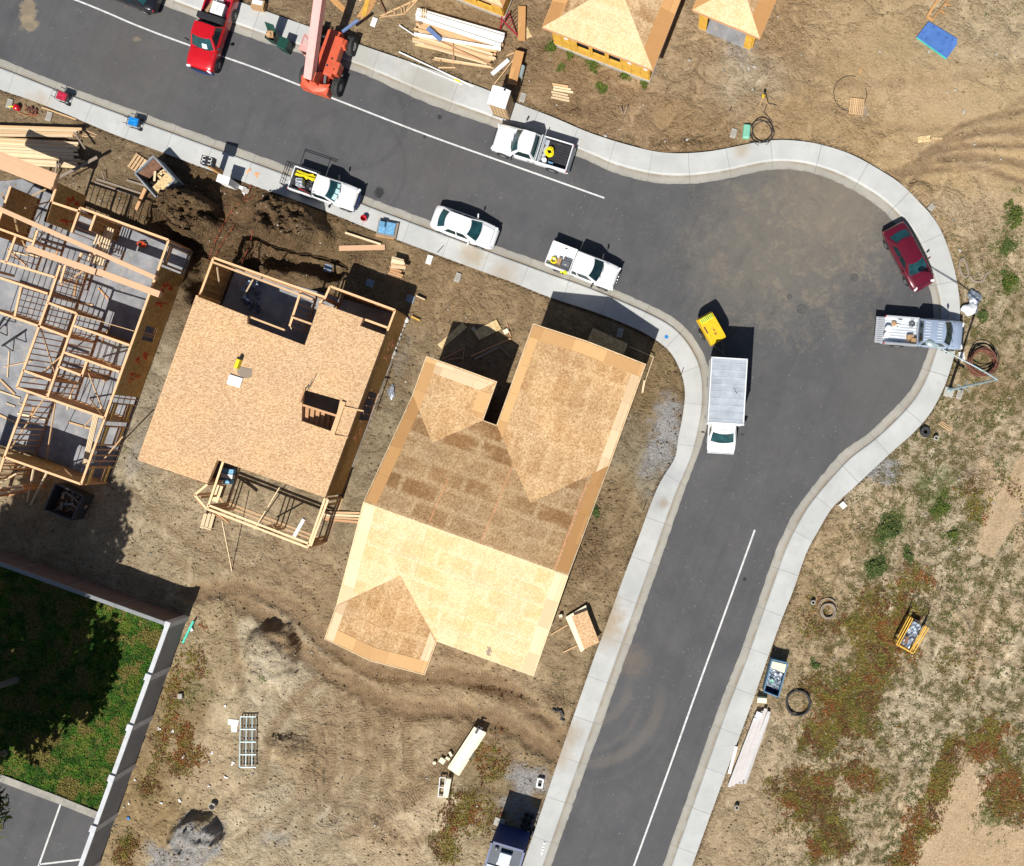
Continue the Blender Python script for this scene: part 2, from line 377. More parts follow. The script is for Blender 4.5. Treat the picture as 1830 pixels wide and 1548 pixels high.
def asphalt():
    s = N('asphalt'); p = s.pos()
    f = s.noise(p, .35, 5, .6); g = s.noise(p, 14.0, 4, .7); sp = s.vor(p, 13.0, 'Color')
    k = s.ramp(f, [(.3, (.069,.070,.075)), (.7, (.088,.089,.094))])
    k = s.mix(s.math('MULTIPLY', g, .5), k, s.mix(1.0, k, (1.5,1.45,1.4), 'MULTIPLY'))
    an_ = s.aniso(p, 68, .10, 1.1)
    k = s.mix(s.math('MULTIPLY', s.step(s.noise(an_, 1.0, 3, .6), .46, .70), .3), k, (.058,.058,.060))
    pale = s.step(s.sep(sp)[0], .975, .99)
    pale = s.math('MULTIPLY', pale, s.step(s.noise(p, .8, 5, .7), .47, .62))
    k = s.mix(s.math('MULTIPLY', pale, .42), k, (.26,.235,.20))
    sm = s.step(s.noise(p, 2.1, 6, .7), .63, .74)
    k = s.mix(s.math('MULTIPLY', sm, s.math('MULTIPLY', s.step(s.noise(p, .16, 3), .45, .62), .35)), k, (.22,.185,.14))
    chip = s.step(s.sep(s.vor(p, 6.0, 'Color'))[1], .988, .992)
    chip = s.math('MULTIPLY', chip, s.step(s.vor(p, 6.0, 'Distance'), .34, .18))
    k = s.mix(s.math('MULTIPLY', chip, .6), k, (.30,.25,.19))
    def blob(px, py, r, soft, col, amt, ns=1.2, sy=1.0):
        nonlocal k
        w = W(px, py); d = s.n('VectorMath', operation='SUBTRACT'); s.put(d.inputs[0], p); d.inputs[1].default_value = (w.x, w.y, 0)
        m2 = s.n('VectorMath', operation='MULTIPLY'); s.put(m2.inputs[0], d.outputs[0]); m2.inputs[1].default_value = (1, sy, 0)
        ln = s.n('VectorMath', operation='LENGTH'); s.put(ln.inputs[0], m2.outputs[0])
        dd = s.math('ADD', ln.outputs['Value'], s.math('MULTIPLY', s.math('SUBTRACT', s.noise(p, ns, 5, .65), .5), r*2.2))
        k = s.mix(s.math('MULTIPLY', s.step(dd, r+soft, r-soft), amt), k, col)
    tanc = (.30,.235,.15)
    blob(50,18,.55,.12,tanc,.75,2.5,.7); blob(52,42,.6,.15,tanc,.7,2.5,1.2)
    blob(244,70,.28,.1,tanc,.55,3.0,1.8)
    blob(1450,385,5.2,3.0,(.20,.17,.13),.42,2.2); blob(1330,470,3.5,2.5,(.17,.15,.12),.35,2.4); blob(1500,335,3.6,2.0,(.24,.195,.14),.45,2.6); blob(1400,420,6.5,2.5,(.16,.145,.12),.3,5.0)
    sw = s.noise(p, .6, 7, .68, .7); sw2 = s.noise(p, 2.6, 5, .7, 1.0)
    cw = W(1440,420); dv = s.n('VectorMath', operation='DISTANCE'); s.put(dv.inputs[0], p); dv.inputs[1].default_value = (cw.x, cw.y, 0)
    near_c = s.step(dv.outputs['Value'], 11.0, 2.0)
    k = s.mix(s.math('MULTIPLY', s.math('MULTIPLY', s.step(sw, .47, .60), s.step(sw2, .36, .62)), s.math('ADD', s.math('MULTIPLY', near_c, .42), .07)), k, (.27,.22,.155))
    k = s.mix(s.math('MULTIPLY', s.step(sw, .45, .34), .22), k, (.052,.052,.055))
    blob(780,300,3.0,2.5,(.12,.105,.095),.3,.8); blob(240,110,4,3,(.12,.105,.09),.3,.6); blob(1130,1180,.9,.8,(.24,.18,.13),.35,2)
    blob(1590,700,3.5,3,(.12,.11,.10),.35,.7)
    for px, py, r in ((786,209,.16),(759,245,.10),(1331,1035,.13),(678,344,.35),(60,180,.3)):
        blob(px, py, r, .08, (.012,.012,.013), .7, 4)
    # dusty tyre arcs where the dirt track meets the street
    def ring(px, py, R, w, col, amt, amin, amax):
        nonlocal k
        c = W(px, py); d = s.n('VectorMath', operation='SUBTRACT'); s.put(d.inputs[0], p); d.inputs[1].default_value = (c.x, c.y, 0)
        ln = s.n('VectorMath', operation='LENGTH'); s.put(ln.inputs[0], d.outputs[0])
        xyz = s.n('SeparateXYZ'); s.put(xyz.inputs[0], d.outputs[0])
        a = s.math('ARCTAN2', xyz.outputs[1], xyz.outputs[0])
        e = s.math('ABSOLUTE', s.math('SUBTRACT', s.math('ADD', ln.outputs['Value'], s.math('MULTIPLY', s.noise(p, 3, 3), .35)), R))
        f_ = s.math('MULTIPLY', s.step(e, w, w*.2), s.math('MULTIPLY', s.step(a, amin, amin+.5), s.step(a, amax, amax-.7)))
        k = s.mix(s.math('MULTIPLY', f_, amt), k, col)
    ring(1052,1222,2.9,.5,(.22,.185,.145),.24,-1.75,.35); ring(1048,1232,5.3,.6,(.22,.185,.145),.27,-1.8,.25); ring(1040,1236,4.3,.3,(.2,.17,.14),.14,-1.6,.2); ring(1044,1240,6.3,.28,(.2,.17,.14),.08,-1.7,0.1)
    ring(640,215,3.4,.3,(.06,.06,.062),.3,-3.0,3.0); ring(620,300,4.2,.25,(.06,.06,.062),.25,-3.0,3.0)
    # hairline cracks
    ck = s.vor(p, .22, 'Distance', 'DISTANCE_TO_EDGE') if False else None
    k2 = s.fin(k, .85, bump=g, bs=.25, bd=.01, tint=False, spec=.3)
    return k2
def concrete(name, base, edge=(.5,.45,.38), joint=2.9, spots=()):
    s = N(name); p = s.pos(); u = s.attr('arc', 'Fac')
    f = s.noise(p, .6, 4, .6); g = s.noise(p, 9.0, 5, .7); h = s.noise(p, 2.2, 5, .65)
    k = s.ramp(f, [(.3, tuple(x*.86 for x in base)), (.7, tuple(min(1,x*1.08) for x in base))])
    k = s.mix(s.math('MULTIPLY', s.step(h, .55, .72), .35), k, tuple(x*.68 for x in base))
    k = s.mix(s.math('MULTIPLY', s.step(s.noise(p, .9, 5, .7), .58, .72), .5), k, edge)
    k = s.mix(s.math('MULTIPLY', g, .25), k, tuple(x*.8 for x in base))
    fr = s.math('FRACT', s.math('DIVIDE', u, joint))
    jl = s.math('MULTIPLY', s.step(s.math('ABSOLUTE', s.math('SUBTRACT', fr, .5)), .010, .004), .5)
    k = s.mix(jl, k, (.12,.115,.11))
    slab = s.n('TexWhiteNoise', noise_dimensions='1D'); s.put(slab.inputs['W'], s.math('FLOOR', s.math('SUBTRACT', s.math('DIVIDE', u, joint), .5)))
    k = s.mix(s.math('MULTIPLY', s.step(slab.outputs[0], .4, 1.0), .3), k, tuple(x*.80 for x in base))
    if name.startswith('gutter'):
        lt = s.attr('lat', 'Fac'); k = s.mix(s.math('MULTIPLY', s.math('MULTIPLY', s.step(lt, .55, .98), s.step(s.noise(p, .7, 5, .7), .35, .6)), .75), k, (.25,.19,.125)); k = s.mix(s.math('MULTIPLY', s.math('MULTIPLY', s.step(lt, .35, .0), s.step(s.noise(p, 2.5, 5, .7), .42, .6)), .5), k, (.20,.19,.175))
    for px, py, r, soft, col, amt in spots:
        w = W(px, py); d = s.n('VectorMath', operation='SUBTRACT'); s.put(d.inputs[0], p); d.inputs[1].default_value = (w.x, w.y, 0)
        m2 = s.n('VectorMath', operation='MULTIPLY'); s.put(m2.inputs[0], d.outputs[0]); m2.inputs[1].default_value = (1, 1, 0)
        ln = s.n('VectorMath', operation='LENGTH'); s.put(ln.inputs[0], m2.outputs[0])
        dd = s.math('ADD', ln.outputs['Value'], s.math('MULTIPLY', s.math('SUBTRACT', s.noise(p, 1.8, 6, .7), .5), r*2.0))
        k = s.mix(s.math('MULTIPLY', s.step(dd, r+soft, r-soft), amt), k, col)
    return s.fin(k, .85, bump=g, bs=.12, bd=.01, tint=False, spec=.3)
M['asphalt'] = asphalt(); _sp = [(1070,1095,1.5,.8,(.36,.27,.18),.8),(1085,1130,1.0,.8,(.38,.30,.21),.6),(1015,1310,.8,.6,(.34,.26,.17),.7),(1000,1350,.8,.7,(.36,.28,.19),.6),(845,455,.8,.6,(.33,.24,.13),.6),(900,490,.9,.6,(.36,.27,.17),.5),(70,190,.8,.7,(.40,.32,.22),.6),(1185,900,.35,.25,(.30,.20,.10),.7),(760,160,2.2,1.5,(.34,.32,.27),.6),(640,110,1.6,1.2,(.34,.33,.28),.5),(1325,268,.5,.4,(.38,.30,.2),.6),(1195,850,1.0,.8,(.30,.31,.33),.5),(1170,900,.8,.7,(.30,.31,.32),.5),(1130,1055,1.0,.8,(.32,.33,.34),.4)]
M['walk'] = concrete('sidewalk_concrete', (.50,.505,.49), spots=_sp); M['gutter'] = concrete('gutter_concrete', (.37,.35,.305), spots=_sp[:6])
M['slab'] = basic('slab_concrete', (.25,.255,.27), .8, var=.3, scale=.9, dirt=(.40,.36,.32,.65))
def sheet(name, poly, z, mat, kind='structure'):
    me = bpy.data.meshes.new(name); bm = bmesh.new()
    f = bm.faces.new([bm.verts.new((x, y, z)) for x, y in poly])
    if f.normal.z < 0 or (f.normal_update() or f.normal.z < 0): f.normal_flip()
    bmesh.ops.triangulate(bm, faces=[f]); bm.normal_update()
    bm.to_mesh(me); bm.free(); me.materials.append(mat)
    o = bpy.data.objects.new(name, me); COL.objects.link(o); o['kind'] = kind; return o
UA, UO, LA, LO = wpts(upA), wpts(upO), wpts(loA), wpts(loO)
sheet('road', [tuple(p) for p in UA]+[tuple(p) for p in LA[::-1]], 0.0, M['asphalt'])
def strip(name, A, rows, mat, joint_shift=0.0):
    "rows: list of (points, z)"
    arc = seglen(A)+joint_shift; n = len(A); vs = []; fs = []
    for pts, z in rows: vs += [(x, y, z) for x, y in pts]
    for r in range(len(rows)-1):
        for i in range(n-1): fs.append((r*n+i, r*n+i+1, (r+1)*n+i+1, (r+1)*n+i))
    me = bpy.data.meshes.new(name); me.from_pydata(vs, [], fs)
    bm = bmesh.new(); bm.from_mesh(me); bmesh.ops.recalc_face_normals(bm, faces=bm.faces)
    bm.faces.ensure_lookup_table()
    if sum(f.normal.z for f in bm.faces) < 0: bmesh.ops.reverse_faces(bm, faces=bm.faces)
    bm.to_mesh(me); bm.free()
    at = me.attributes.new('arc', 'FLOAT', 'POINT'); at.data.foreach_set('value', np.tile(arc, len(rows)))
    a2 = me.attributes.new('lat', 'FLOAT', 'POINT'); a2.data.foreach_set('value', np.repeat(np.arange(len(rows)), n).astype(float))
    me.materials.append(mat)
    o = bpy.data.objects.new(name, me); COL.objects.link(o); o['kind'] = 'structure'; return o
for A, O in ((UA, UO), (LA, LO)):
    NRS = nearest(A, O); mixp = lambda t: A*(1-t)+NRS*t
    rs = np.random.RandomState(3); jag = A + (NRS-A)*(rs.rand(len(A),1)*.03-.03)
    strip('gutter', A, [(jag, .006), (mixp(.27), .022)], M['gutter'])
    strip('sidewalk', A, [(mixp(.27), .022), (mixp(.292), .115), (mixp(.33), .145), (NRS, .15), (NRS+(NRS-A)*.01, -.25)], M['walk'])
def line_mark(pts, w, z=.006):
    a = catmull(pts, 6); w2 = wpts(a); d = np.gradient(w2, axis=0); d /= np.linalg.norm(d, axis=1)[:,None]
    nrm = np.stack([-d[:,1], d[:,0]], 1)*w/2; mb = MB()
    mb.grid([[(x, y, z) for x, y in w2-nrm], [(x, y, z) for x, y in w2+nrm]])
    o = mb.build('road_marking', M['roadpaint']); o['kind'] = 'structure'
    return o
line_mark([(-200,-128),(130,-2),(243,45),(330,78),(457,122),(600,178),(760,240),(900,290),(1080,354)], .115)
line_mark([(1349,947),(1300,1083),(1240,1249),(1190,1390),(1132,1550),(1000,1915)], .125)

# ---- numpy noise
def vnoise(x, y, seed=0):
    xi = np.floor(x).astype(np.int64); yi = np.floor(y).astype(np.int64); fx = x-xi; fy = y-yi
    fx = fx*fx*(3-2*fx); fy = fy*fy*(3-2*fy)
    def hsh(a, b):
        h = (a*374761393 + b*668265263 + seed*974711) & 0x7fffffff
        h = ((h ^ (h >> 13))*1274126177) & 0x7fffffff
        return ((h ^ (h >> 16)) & 0xffff)/65535.0
    return (hsh(xi,yi)*(1-fx)+hsh(xi+1,yi)*fx)*(1-fy)+(hsh(xi,yi+1)*(1-fx)+hsh(xi+1,yi+1)*fx)*fy
def fbm(x, y, seed=0, o=4):
    s = 0; a = .5; t = 0
    for i in range(o):
        s = s+a*vnoise(x*2**i, y*2**i, seed+i*17); t += a; a *= .55
    return s/t
def inside(px, py, poly):
    poly = np.asarray(poly); r = np.zeros(px.shape, bool); n = len(poly); j = n-1
    for i in range(n):
        xi, yi = poly[i]; xj, yj = poly[j]
        if yi != yj:
            r ^= ((yi > py) != (yj > py)) & (px < (xj-xi)*(py-yi)/(yj-yi)+xi)
        j = i
    return r
def pdist(px, py, line):
    "distance to polyline and arc position"
    d = np.full(px.shape, 1e9); al = np.zeros(px.shape); acc = 0.0
    for (ax, ay), (bx, by) in zip(line[:-1], line[1:]):
        dx, dy = bx-ax, by-ay; L = math.hypot(dx, dy)
        if L < 1e-9: continue
        t = np.clip(((px-ax)*dx+(py-ay)*dy)/(L*L), 0, 1); e = np.hypot(px-ax-t*dx, py-ay-t*dy)
        m = e < d; d = np.where(m, e, d); al = np.where(m, acc+t*L, al); acc += L
    return d, al
CORR = np.concatenate([upO, loO[::-1]])
LOT = [(-60,1372),(0,1395),(108,1437),(186,1466),(150,1560),(100,1700),(-300,1700),(-300,1300)]
LAWN = [(-300,890),(46,1002),(330,1106),(205,1452),(186,1461),(108,1428),(0,1386),(-300,1275)]
GREEN = [(1590,945,26,55,.3,1.),(1565,1010,30,22,0,1.),(1655,885,22,60,-.2,.8),(1685,850,40,25,.3,.7),(1680,905,18,40,0,.9),(1805,395,25,40,0,.8),(1800,440,30,15,0,.9),(1805,505,22,18,0,.9),(1760,660,30,18,.5,.5),(1755,545,16,10,0,.8),(1450,1440,30,20,0,.5),(1435,1340,16,35,0,.6),(1620,1500,25,60,.5,.7),(1700,1360,30,20,0,.4),(1790,1450,45,60,.6,.75),(1760,1300,50,30,0,.6),(985,85,12,18,0,.9),(1030,100,30,8,.4,.6),(1075,118,28,9,.4,.6),(1000,125,9,9,0,.6),(1115,135,22,7,.4,.7),(1070,160,18,14,.5,.5),(930,60,14,10,0,.2),(480,1205,14,16,0,.8),(375,1240,22,14,0,.6),(345,1240,16,45,.2,.6),(265,1420,20,30,.3,.5),(230,1490,12,30,.3,.6),(400,1185,14,30,0,.5),(1475,880,12,10,0,.5),(1450,770,14,14,0,.4),(1690,640,20,12,0,.3),(1815,340,18,14,0,.7),(1740,20,50,30,0,.35),(1820,20,20,20,0,.5),(1060,900,6,30,.3,.8),(1190,650,10,20,0,.5),(1070,1190,30,22,.5,.5),(1000,1205,22,20,0,.4),(690,545,8,8,0,.7),(730,545,7,7,0,.8),(225,805,5,5,0,.9),(1455,910,12,8,0,.5),(1710,950,26,14,0,.6),(1615,1040,20,20,0,.4),(1720,620,30,30,0,.25),(1470,1040,22,14,.4,.5)]
RUST = [(1570,1130,75,75,.3,.9),(1510,1270,75,70,.2,1.),(1465,1320,50,40,.2,.8),(1540,1220,60,35,-.3,.8),(1440,1430,70,60,.1,.9),(1480,1490,50,60,.3,.9),(1545,1390,45,40,0,.7),(1760,1330,70,50,.3,.8),(1800,1410,55,60,.4,.8),(1640,1040,45,30,.2,.6),(1730,880,35,55,-.3,.55),(300,1290,22,120,.3,.6),(330,1360,40,40,0,.7),(330,1320,18,40,0,.7),(270,1400,22,60,.3,.6),(230,1520,24,40,.3,.8),(880,1360,40,60,.5,.6),(830,1450,45,60,.3,.75),(800,1510,40,60,.2,.7),(880,1450,30,60,.3,.5),(1810,870,20,120,-.45,.35),(1700,1180,90,60,.5,.35),(1670,1420,26,170,.42,.95),(1630,1500,26,110,.42,.85),(1460,1110,40,60,.2,.45),(350,1180,30,60,.2,.5)]
DARK = [(520,400,90,55,.3,.9),(345,390,75,60,.3,1.),(300,330,60,40,.3,.5),(470,440,110,50,.3,.6),(620,470,90,50,.35,.55),(940,100,25,30,0,.4),(970,90,14,10,0,.6),(600,330,20,14,0,.4),(500,40,40,20,.3,.6),(760,140,60,25,.4,.5),(1030,200,40,14,.3,.5),(1100,190,50,30,0,.35),(1240,260,120,16,0,.55),(1100,250,70,14,.3,.5),(1420,262,70,12,0,.5),(520,1330,40,24,0,.65),(1150,700,30,120,.3,.35),(1060,960,25,110,.35,.5),(1050,1020,30,30,.3,.5),(1000,1250,25,20,0,.5),(700,650,16,120,.33,.45),(1370,120,14,60,0,.3),(1500,290,60,20,.2,.5),(1600,370,40,60,.6,.35),(1740,860,50,60,0,.45),(120,900,60,40,.3,.3),(300,880,80,80,0,.25),(420,960,60,40,0,.25),(1360,60,30,20,0,.25)]
SAND = [(1790,900,26,110,-.42,1.),(1700,1480,100,110,.42,1.),(1720,1390,50,50,.3,.8),(1500,60,120,60,0,.45),(1650,180,150,60,.2,.6),(1700,280,110,30,.2,.8),(1760,260,70,60,0,.6),(1600,900,60,60,0,.5),(1760,1130,80,100,.3,.55),(1400,1500,60,60,0,.5),(1340,1480,30,60,.3,.5),(1420,950,40,60,.3,.5),(1300,1530,30,30,0,.6),(700,1500,80,60,.3,.7),(760,1440,70,40,.3,.6),(420,1420,60,60,.2,.5),(380,1360,50,80,.2,.5),(620,1360,80,60,0,.25),(330,960,90,60,.3,.35),(560,1300,120,90,.2,.15),(1770,360,60,40,0,.5),(1300,60,80,30,0,.4)]
GRAV = [(1185,790,34,75,.25,.85),(1165,830,30,40,.3,.6),(1580,842,30,28,0,.9),(348,1500,52,46,0,1.),(320,1530,60,40,0,.8),(940,1400,40,35,0,.75),(930,1450,50,40,0,.6),(500,1500,40,30,.4,.45),(1330,90,40,40,.5,.45),(600,1470,50,30,.4,.3),(1540,200,14,20,0,.4),(1170,130,20,16,0,.5),(240,830,18,90,.33,.4),(720,640,14,90,.33,.35)]
TR = []   # wheel ruts: line, half width px, tread, darkness, depth m
def rut(line, hw, tread=0.0, dark=.6, depth=.05): TR.append((catmull(line, 12), hw, tread, dark, depth))
rut([(340,1062),(430,1052),(520,1085),(590,1150),(680,1200),(800,1205),(900,1228),(960,1278),(1000,1312),(1060,1348)], 19, .6, .95, .20)
rut([(420,1070),(480,1105),(560,1178),(640,1228),(720,1262),(830,1272),(920,1302),(990,1347),(1040,1376)], 19, .6, .95, .20)
rut([(410,1100),(420,1150),(432,1230)], 9, 0.51, 0.62); rut([(600,1170),(560,1220),(510,1270),(480,1330),(470,1400)], 11, 0.85, 0.69); rut([(660,1210),(600,1270),(570,1350),(575,1440)], 10, .6, .5)
rut([(240,880),(330,960),(420,1010),(520,1042),(600,1100)], 10, 0.42, 0.44); rut([(480,940),(520,1010),(590,1060),(640,1110)], 9, 0.51, 0.44); rut([(300,990),(380,1030),(470,1040)], 9, .2, .35)
for k_ in range(6): rut([(545+36*k_,1262-4*k_),(560+34*k_,1330),(545+38*k_,1400),(500+46*k_,1480-8*k_)], 11, 1.0, .45, .03)
for k_ in range(3): rut([(610+14*k_,1492-6*k_),(715+12*k_,1440-20*k_),(795+10*k_,1380-26*k_),(850+8*k_,1300-18*k_)], 11, 1.0, .5, .04)
rut([(640,1478),(710,1505),(800,1492)], 8, 1.00, 0.62); rut([(560,1420),(640,1440),(720,1500)], 8, 1.00, 0.56); rut([(430,1500),(520,1440),(600,1420)], 9, 0.85, 0.50); rut([(400,1440),(450,1400),(540,1390)], 9, .4, .35)
for k_ in range(5): rut([(1470+34*k_,335+8*k_),(1600+18*k_,312-12*k_),(1730,300-20*k_),(1850,330-34*k_)], 6+k_%2*3, .3, .9, .11)
rut([(1330,60),(1400,140),(1500,200),(1640,230),(1850,215)], 9, .1, .3, .03); rut([(1380,40),(1450,110),(1560,150),(1850,120)], 9, .1, .25, .03); rut([(1590,330),(1650,290),(1760,225),(1850,160)], 7, .2, .4, .05)
rut([(1700,1030),(1760,1090),(1850,1140)], 7, .2, .35, .06); rut([(1680,1060),(1745,1120),(1780,1175),(1850,1195)], 7, .2, .4, .06); rut([(1560,960),(1620,1030),(1700,1120),(1760,1190)], 6, .1, .3, .04); rut([(1700,1090),(1740,1150),(1790,1215),(1850,1240)], 5, .2, .3, .05)
rut([(1720,370),(1735,470)], 5, .2, .4); rut([(1742,370),(1757,460)], 5, .2, .4); rut([(1830,825),(1795,900),(1768,985)], 7, 0, .2)
SOIL = [(40,230,0.216,0.156,0.091),(150,330,0.194,0.139,0.081),(340,380,0.108,0.068,0.033),(450,420,0.113,0.070,0.035),(520,390,0.119,0.075,0.038),(620,440,0.162,0.110,0.057),(700,470,0.216,0.149,0.081),(780,540,0.245,0.167,0.091),(880,560,0.259,0.181,0.101),(960,540,0.238,0.167,0.094),
 (570,30,0.216,0.153,0.091),(660,90,0.245,0.177,0.101),(700,30,0.259,0.191,0.111),(760,140,0.216,0.153,0.085),(950,120,0.238,0.163,0.091),(1020,190,0.238,0.160,0.088),(1130,190,0.274,0.188,0.107),(1220,100,0.301,0.218,0.129),(1240,230,0.269,0.180,0.095),(1330,120,0.333,0.264,0.176),(1400,60,0.301,0.206,0.112),(1400,200,0.317,0.218,0.116),(1500,80,0.333,0.234,0.126),(1600,60,0.348,0.252,0.140),(1560,220,0.356,0.249,0.133),(1650,200,0.372,0.264,0.144),(1700,60,0.364,0.275,0.164),(1790,60,0.364,0.283,0.176),(1780,180,0.372,0.275,0.154),(1700,290,0.388,0.272,0.144),(1810,270,0.388,0.275,0.147),(1740,400,0.360,0.275,0.169),(1690,420,0.331,0.240,0.137),(1780,560,0.317,0.250,0.156),(1740,660,0.288,0.212,0.124),(1740,760,0.331,0.257,0.163),(1640,850,0.360,0.292,0.195),(1560,880,0.360,0.288,0.189),(1490,960,0.317,0.233,0.133),(1700,960,0.360,0.292,0.192),(1620,1000,0.346,0.275,0.176),(1440,1070,0.302,0.219,0.124),(1760,1080,0.374,0.299,0.195),(1700,1200,0.374,0.302,0.198),(1660,1320,0.389,0.313,0.208),(1600,1420,0.360,0.285,0.182),(1430,1180,0.317,0.240,0.143),(1380,1330,0.360,0.278,0.176),(1420,1390,0.346,0.264,0.163),(1320,1490,0.331,0.250,0.153),(1420,1520,0.360,0.285,0.185),(1760,1500,0.374,0.275,0.172),(1800,1250,0.360,0.292,0.189),
 (720,620,0.223,0.167,0.101),(680,760,0.230,0.184,0.117),(620,900,0.242,0.188,0.116),(640,850,0.245,0.195,0.127),(240,760,0.282,0.236,0.165),(230,860,0.323,0.263,0.176),(300,930,0.323,0.256,0.165),(460,950,0.323,0.252,0.157),(60,940,0.288,0.222,0.137),(380,1000,0.315,0.244,0.150),(520,1000,0.298,0.220,0.131),(590,1080,0.290,0.208,0.120),(390,1130,0.318,0.243,0.142),(488,1168,0.384,0.320,0.222),(480,1270,0.384,0.313,0.210),(410,1300,0.384,0.304,0.190),(330,1260,0.259,0.188,0.098),(290,1400,0.259,0.181,0.091),(350,1390,0.331,0.250,0.146),(420,1440,0.401,0.325,0.214),(480,1420,0.384,0.313,0.210),(560,1330,0.309,0.230,0.138),(660,1330,0.301,0.222,0.131),(740,1370,0.334,0.251,0.150),(600,1480,0.351,0.279,0.182),(700,1530,0.401,0.317,0.202),(780,1440,0.434,0.350,0.229),(750,1250,0.301,0.218,0.127),(850,1240,0.318,0.234,0.138),(900,1280,0.245,0.174,0.101),(860,1400,0.216,0.160,0.088),(940,1200,0.318,0.238,0.142),(1010,1200,0.259,0.191,0.111),(1040,1000,0.209,0.146,0.081),(1090,900,0.230,0.167,0.094),(1060,1090,0.245,0.181,0.104),(1130,760,0.216,0.174,0.114),(1170,700,0.194,0.139,0.072),(1150,830,0.230,0.188,0.124),(1200,730,0.194,0.139,0.075),(980,1330,0.259,0.188,0.107)]
def soil_colour(px, py):
    qx, qy = px+(fbm(px/70, py/70, 81, 3)-.5)*90, py+(fbm(px/70, py/70, 82, 3)-.5)*90
    acc = np.zeros(px.shape+(3,)); ws = np.zeros(px.shape)
    for x, y, r, g, b in SOIL:
        w = 1/(((qx-x)**2+(qy-y)**2)/900+.6)**2.2; ws += w; acc += w[..., None]*np.array([r, g, b])
    return acc/ws[..., None]
TRENCH = [(catmull([(288,392),(305,420),(335,440),(352,462),(350,500),(360,530)],8), 17, 1.4), (catmull([(440,495),(450,440),(466,446),(500,462),(540,464),(600,480)],8), 15, 1.3), (catmull([(586,486),(572,520)],8), 9, .5), (catmull([(352,500),(372,520)],8), 9, .6), (catmull([(60,345),(150,372),(240,405),(318,448)],8), 8, .25)]
def blobs(px, py, L, seed, rough=.55):
    m = np.zeros(px.shape)
    nz = fbm(px/26, py/26, seed, 4)
    for x, y, rx, ry, a, amt in L:
        ca, sa = math.cos(a), math.sin(a); dx, dy = px-x, py-y
        u = (dx*ca+dy*sa)/rx; v = (-dx*sa+dy*ca)/ry; d = np.hypot(u, v)
        m = np.maximum(m, amt*np.clip(1.35-d+(nz-.5)*2.2*rough*1.3, 0, 1))
    return m
SANDP = [[(1840,790),(1752,925),(1744,985),(1775,1000),(1800,960),(1850,870)],[(1700,1390),(1732,1366),(1748,1400),(1750,1465),(1790,1475),(1850,1490),(1850,1600),(1590,1600)]]
SMOOTH = [(1560,120,110,110,0,.8),(1700,200,150,110,.2,.95),(1800,300,80,60,0,.9),(1640,300,90,40,0,.8),(1440,210,70,60,0,.5),(1090,1180,30,30,0,.3),(780,1210,120,24,.1,.5),(600,980,80,40,.3,.3)]
def field(px, py):
    F = {}
    F['green'] = blobs(px, py, GREEN, 1); F['rust'] = blobs(px, py, RUST, 2); F['dark'] = blobs(px, py, DARK, 3); F['sand'] = blobs(px, py, SAND, 4, .5); F['grav'] = blobs(px, py, GRAV, 5)
    # the field on the right: speckled growth
    east = np.clip((px-1330-np.maximum(0, (1250-py))*.33)/140, 0, 1)*np.clip((py-330)/200, 0, 1)
    sp = fbm(px/9, py/9, 8, 3)
    for pl in SANDP:
        F['sand'] = np.maximum(F['sand'], inside(px+(fbm(px/12,py/12,61,2)-.5)*16, py+(fbm(px/12,py/12,62,2)-.5)*16, pl)*1.0)
    F['rust'] = F['rust']*(1-.9*np.clip(F['sand']*1.5-.3, 0, 1))
    F['speck'] = np.clip((sp-.46)*5, 0, 1)*east*(1-.95*(F['sand'] > .75))
    F['green'] = np.maximum(F['green'], .5*F['speck']*(fbm(px/60, py/60, 9, 2) > .5))
    lawn = inside(px, py, LAWN); F['lawn'] = lawn*1.0
    tr = np.zeros(px.shape); al = np.zeros(px.shape)
    tread = np.zeros(px.shape); rut_d = np.zeros(px.shape)
    for ln, hw, td, dk, dp in TR:
        x0, y0 = ln.min(0)-20; x1, y1 = ln.max(0)+20
        m = (px > x0) & (px < x1) & (py > y0) & (py < y1)
        if not m.any(): continue
        d, a = pdist(px[m], py[m], ln); k = np.clip((1.15-d/hw+(fbm(px[m]/11, py[m]/11, 93, 3)-.5)*.9)*1.6, 0, 1)*dk
        rd = rut_d[m]; rut_d[m] = np.maximum(rd, np.clip(k/dk, 0, 1)*max(0, dp-.06)); better = k > tr[m]; t2 = tr[m]; t2[better] = k[better]; tr[m] = t2
        a2 = al[m]; a2[better] = a[better]/S; al[m] = a2; t3 = tread[m]; t3[better] = (np.clip(k*1.4/dk, 0, 1)*td)[better]; tread[m] = t3
    F['track'] = tr*(1-lawn); F['along'] = al; F['tread'] = tread*np.clip((fbm(px/24, py/24, 94, 3)-.40)*4, 0, 1); F['east'] = east; F['rutdepth'] = rut_d; F['smooth'] = np.maximum(np.clip(blobs(px, py, SMOOTH, 201, .6), 0, 1), np.clip(rut_d*9, 0, .8)); F['smooth'] = np.maximum(F['smooth'], .95*(inside(px, py, SANDP[0])|inside(px, py, SANDP[1]))); F['soil'] = soil_colour(px, py)
    return F
GZ = {}
def gz(x, y):
    z = GZ['z']; i = np.clip(((y-GZ['y0'])/GZ['s']).round().astype(int), 0, z.shape[0]-1); j = np.clip(((x-GZ['x0'])/GZ['s']).round().astype(int), 0, z.shape[1]-1); return z[i, j]
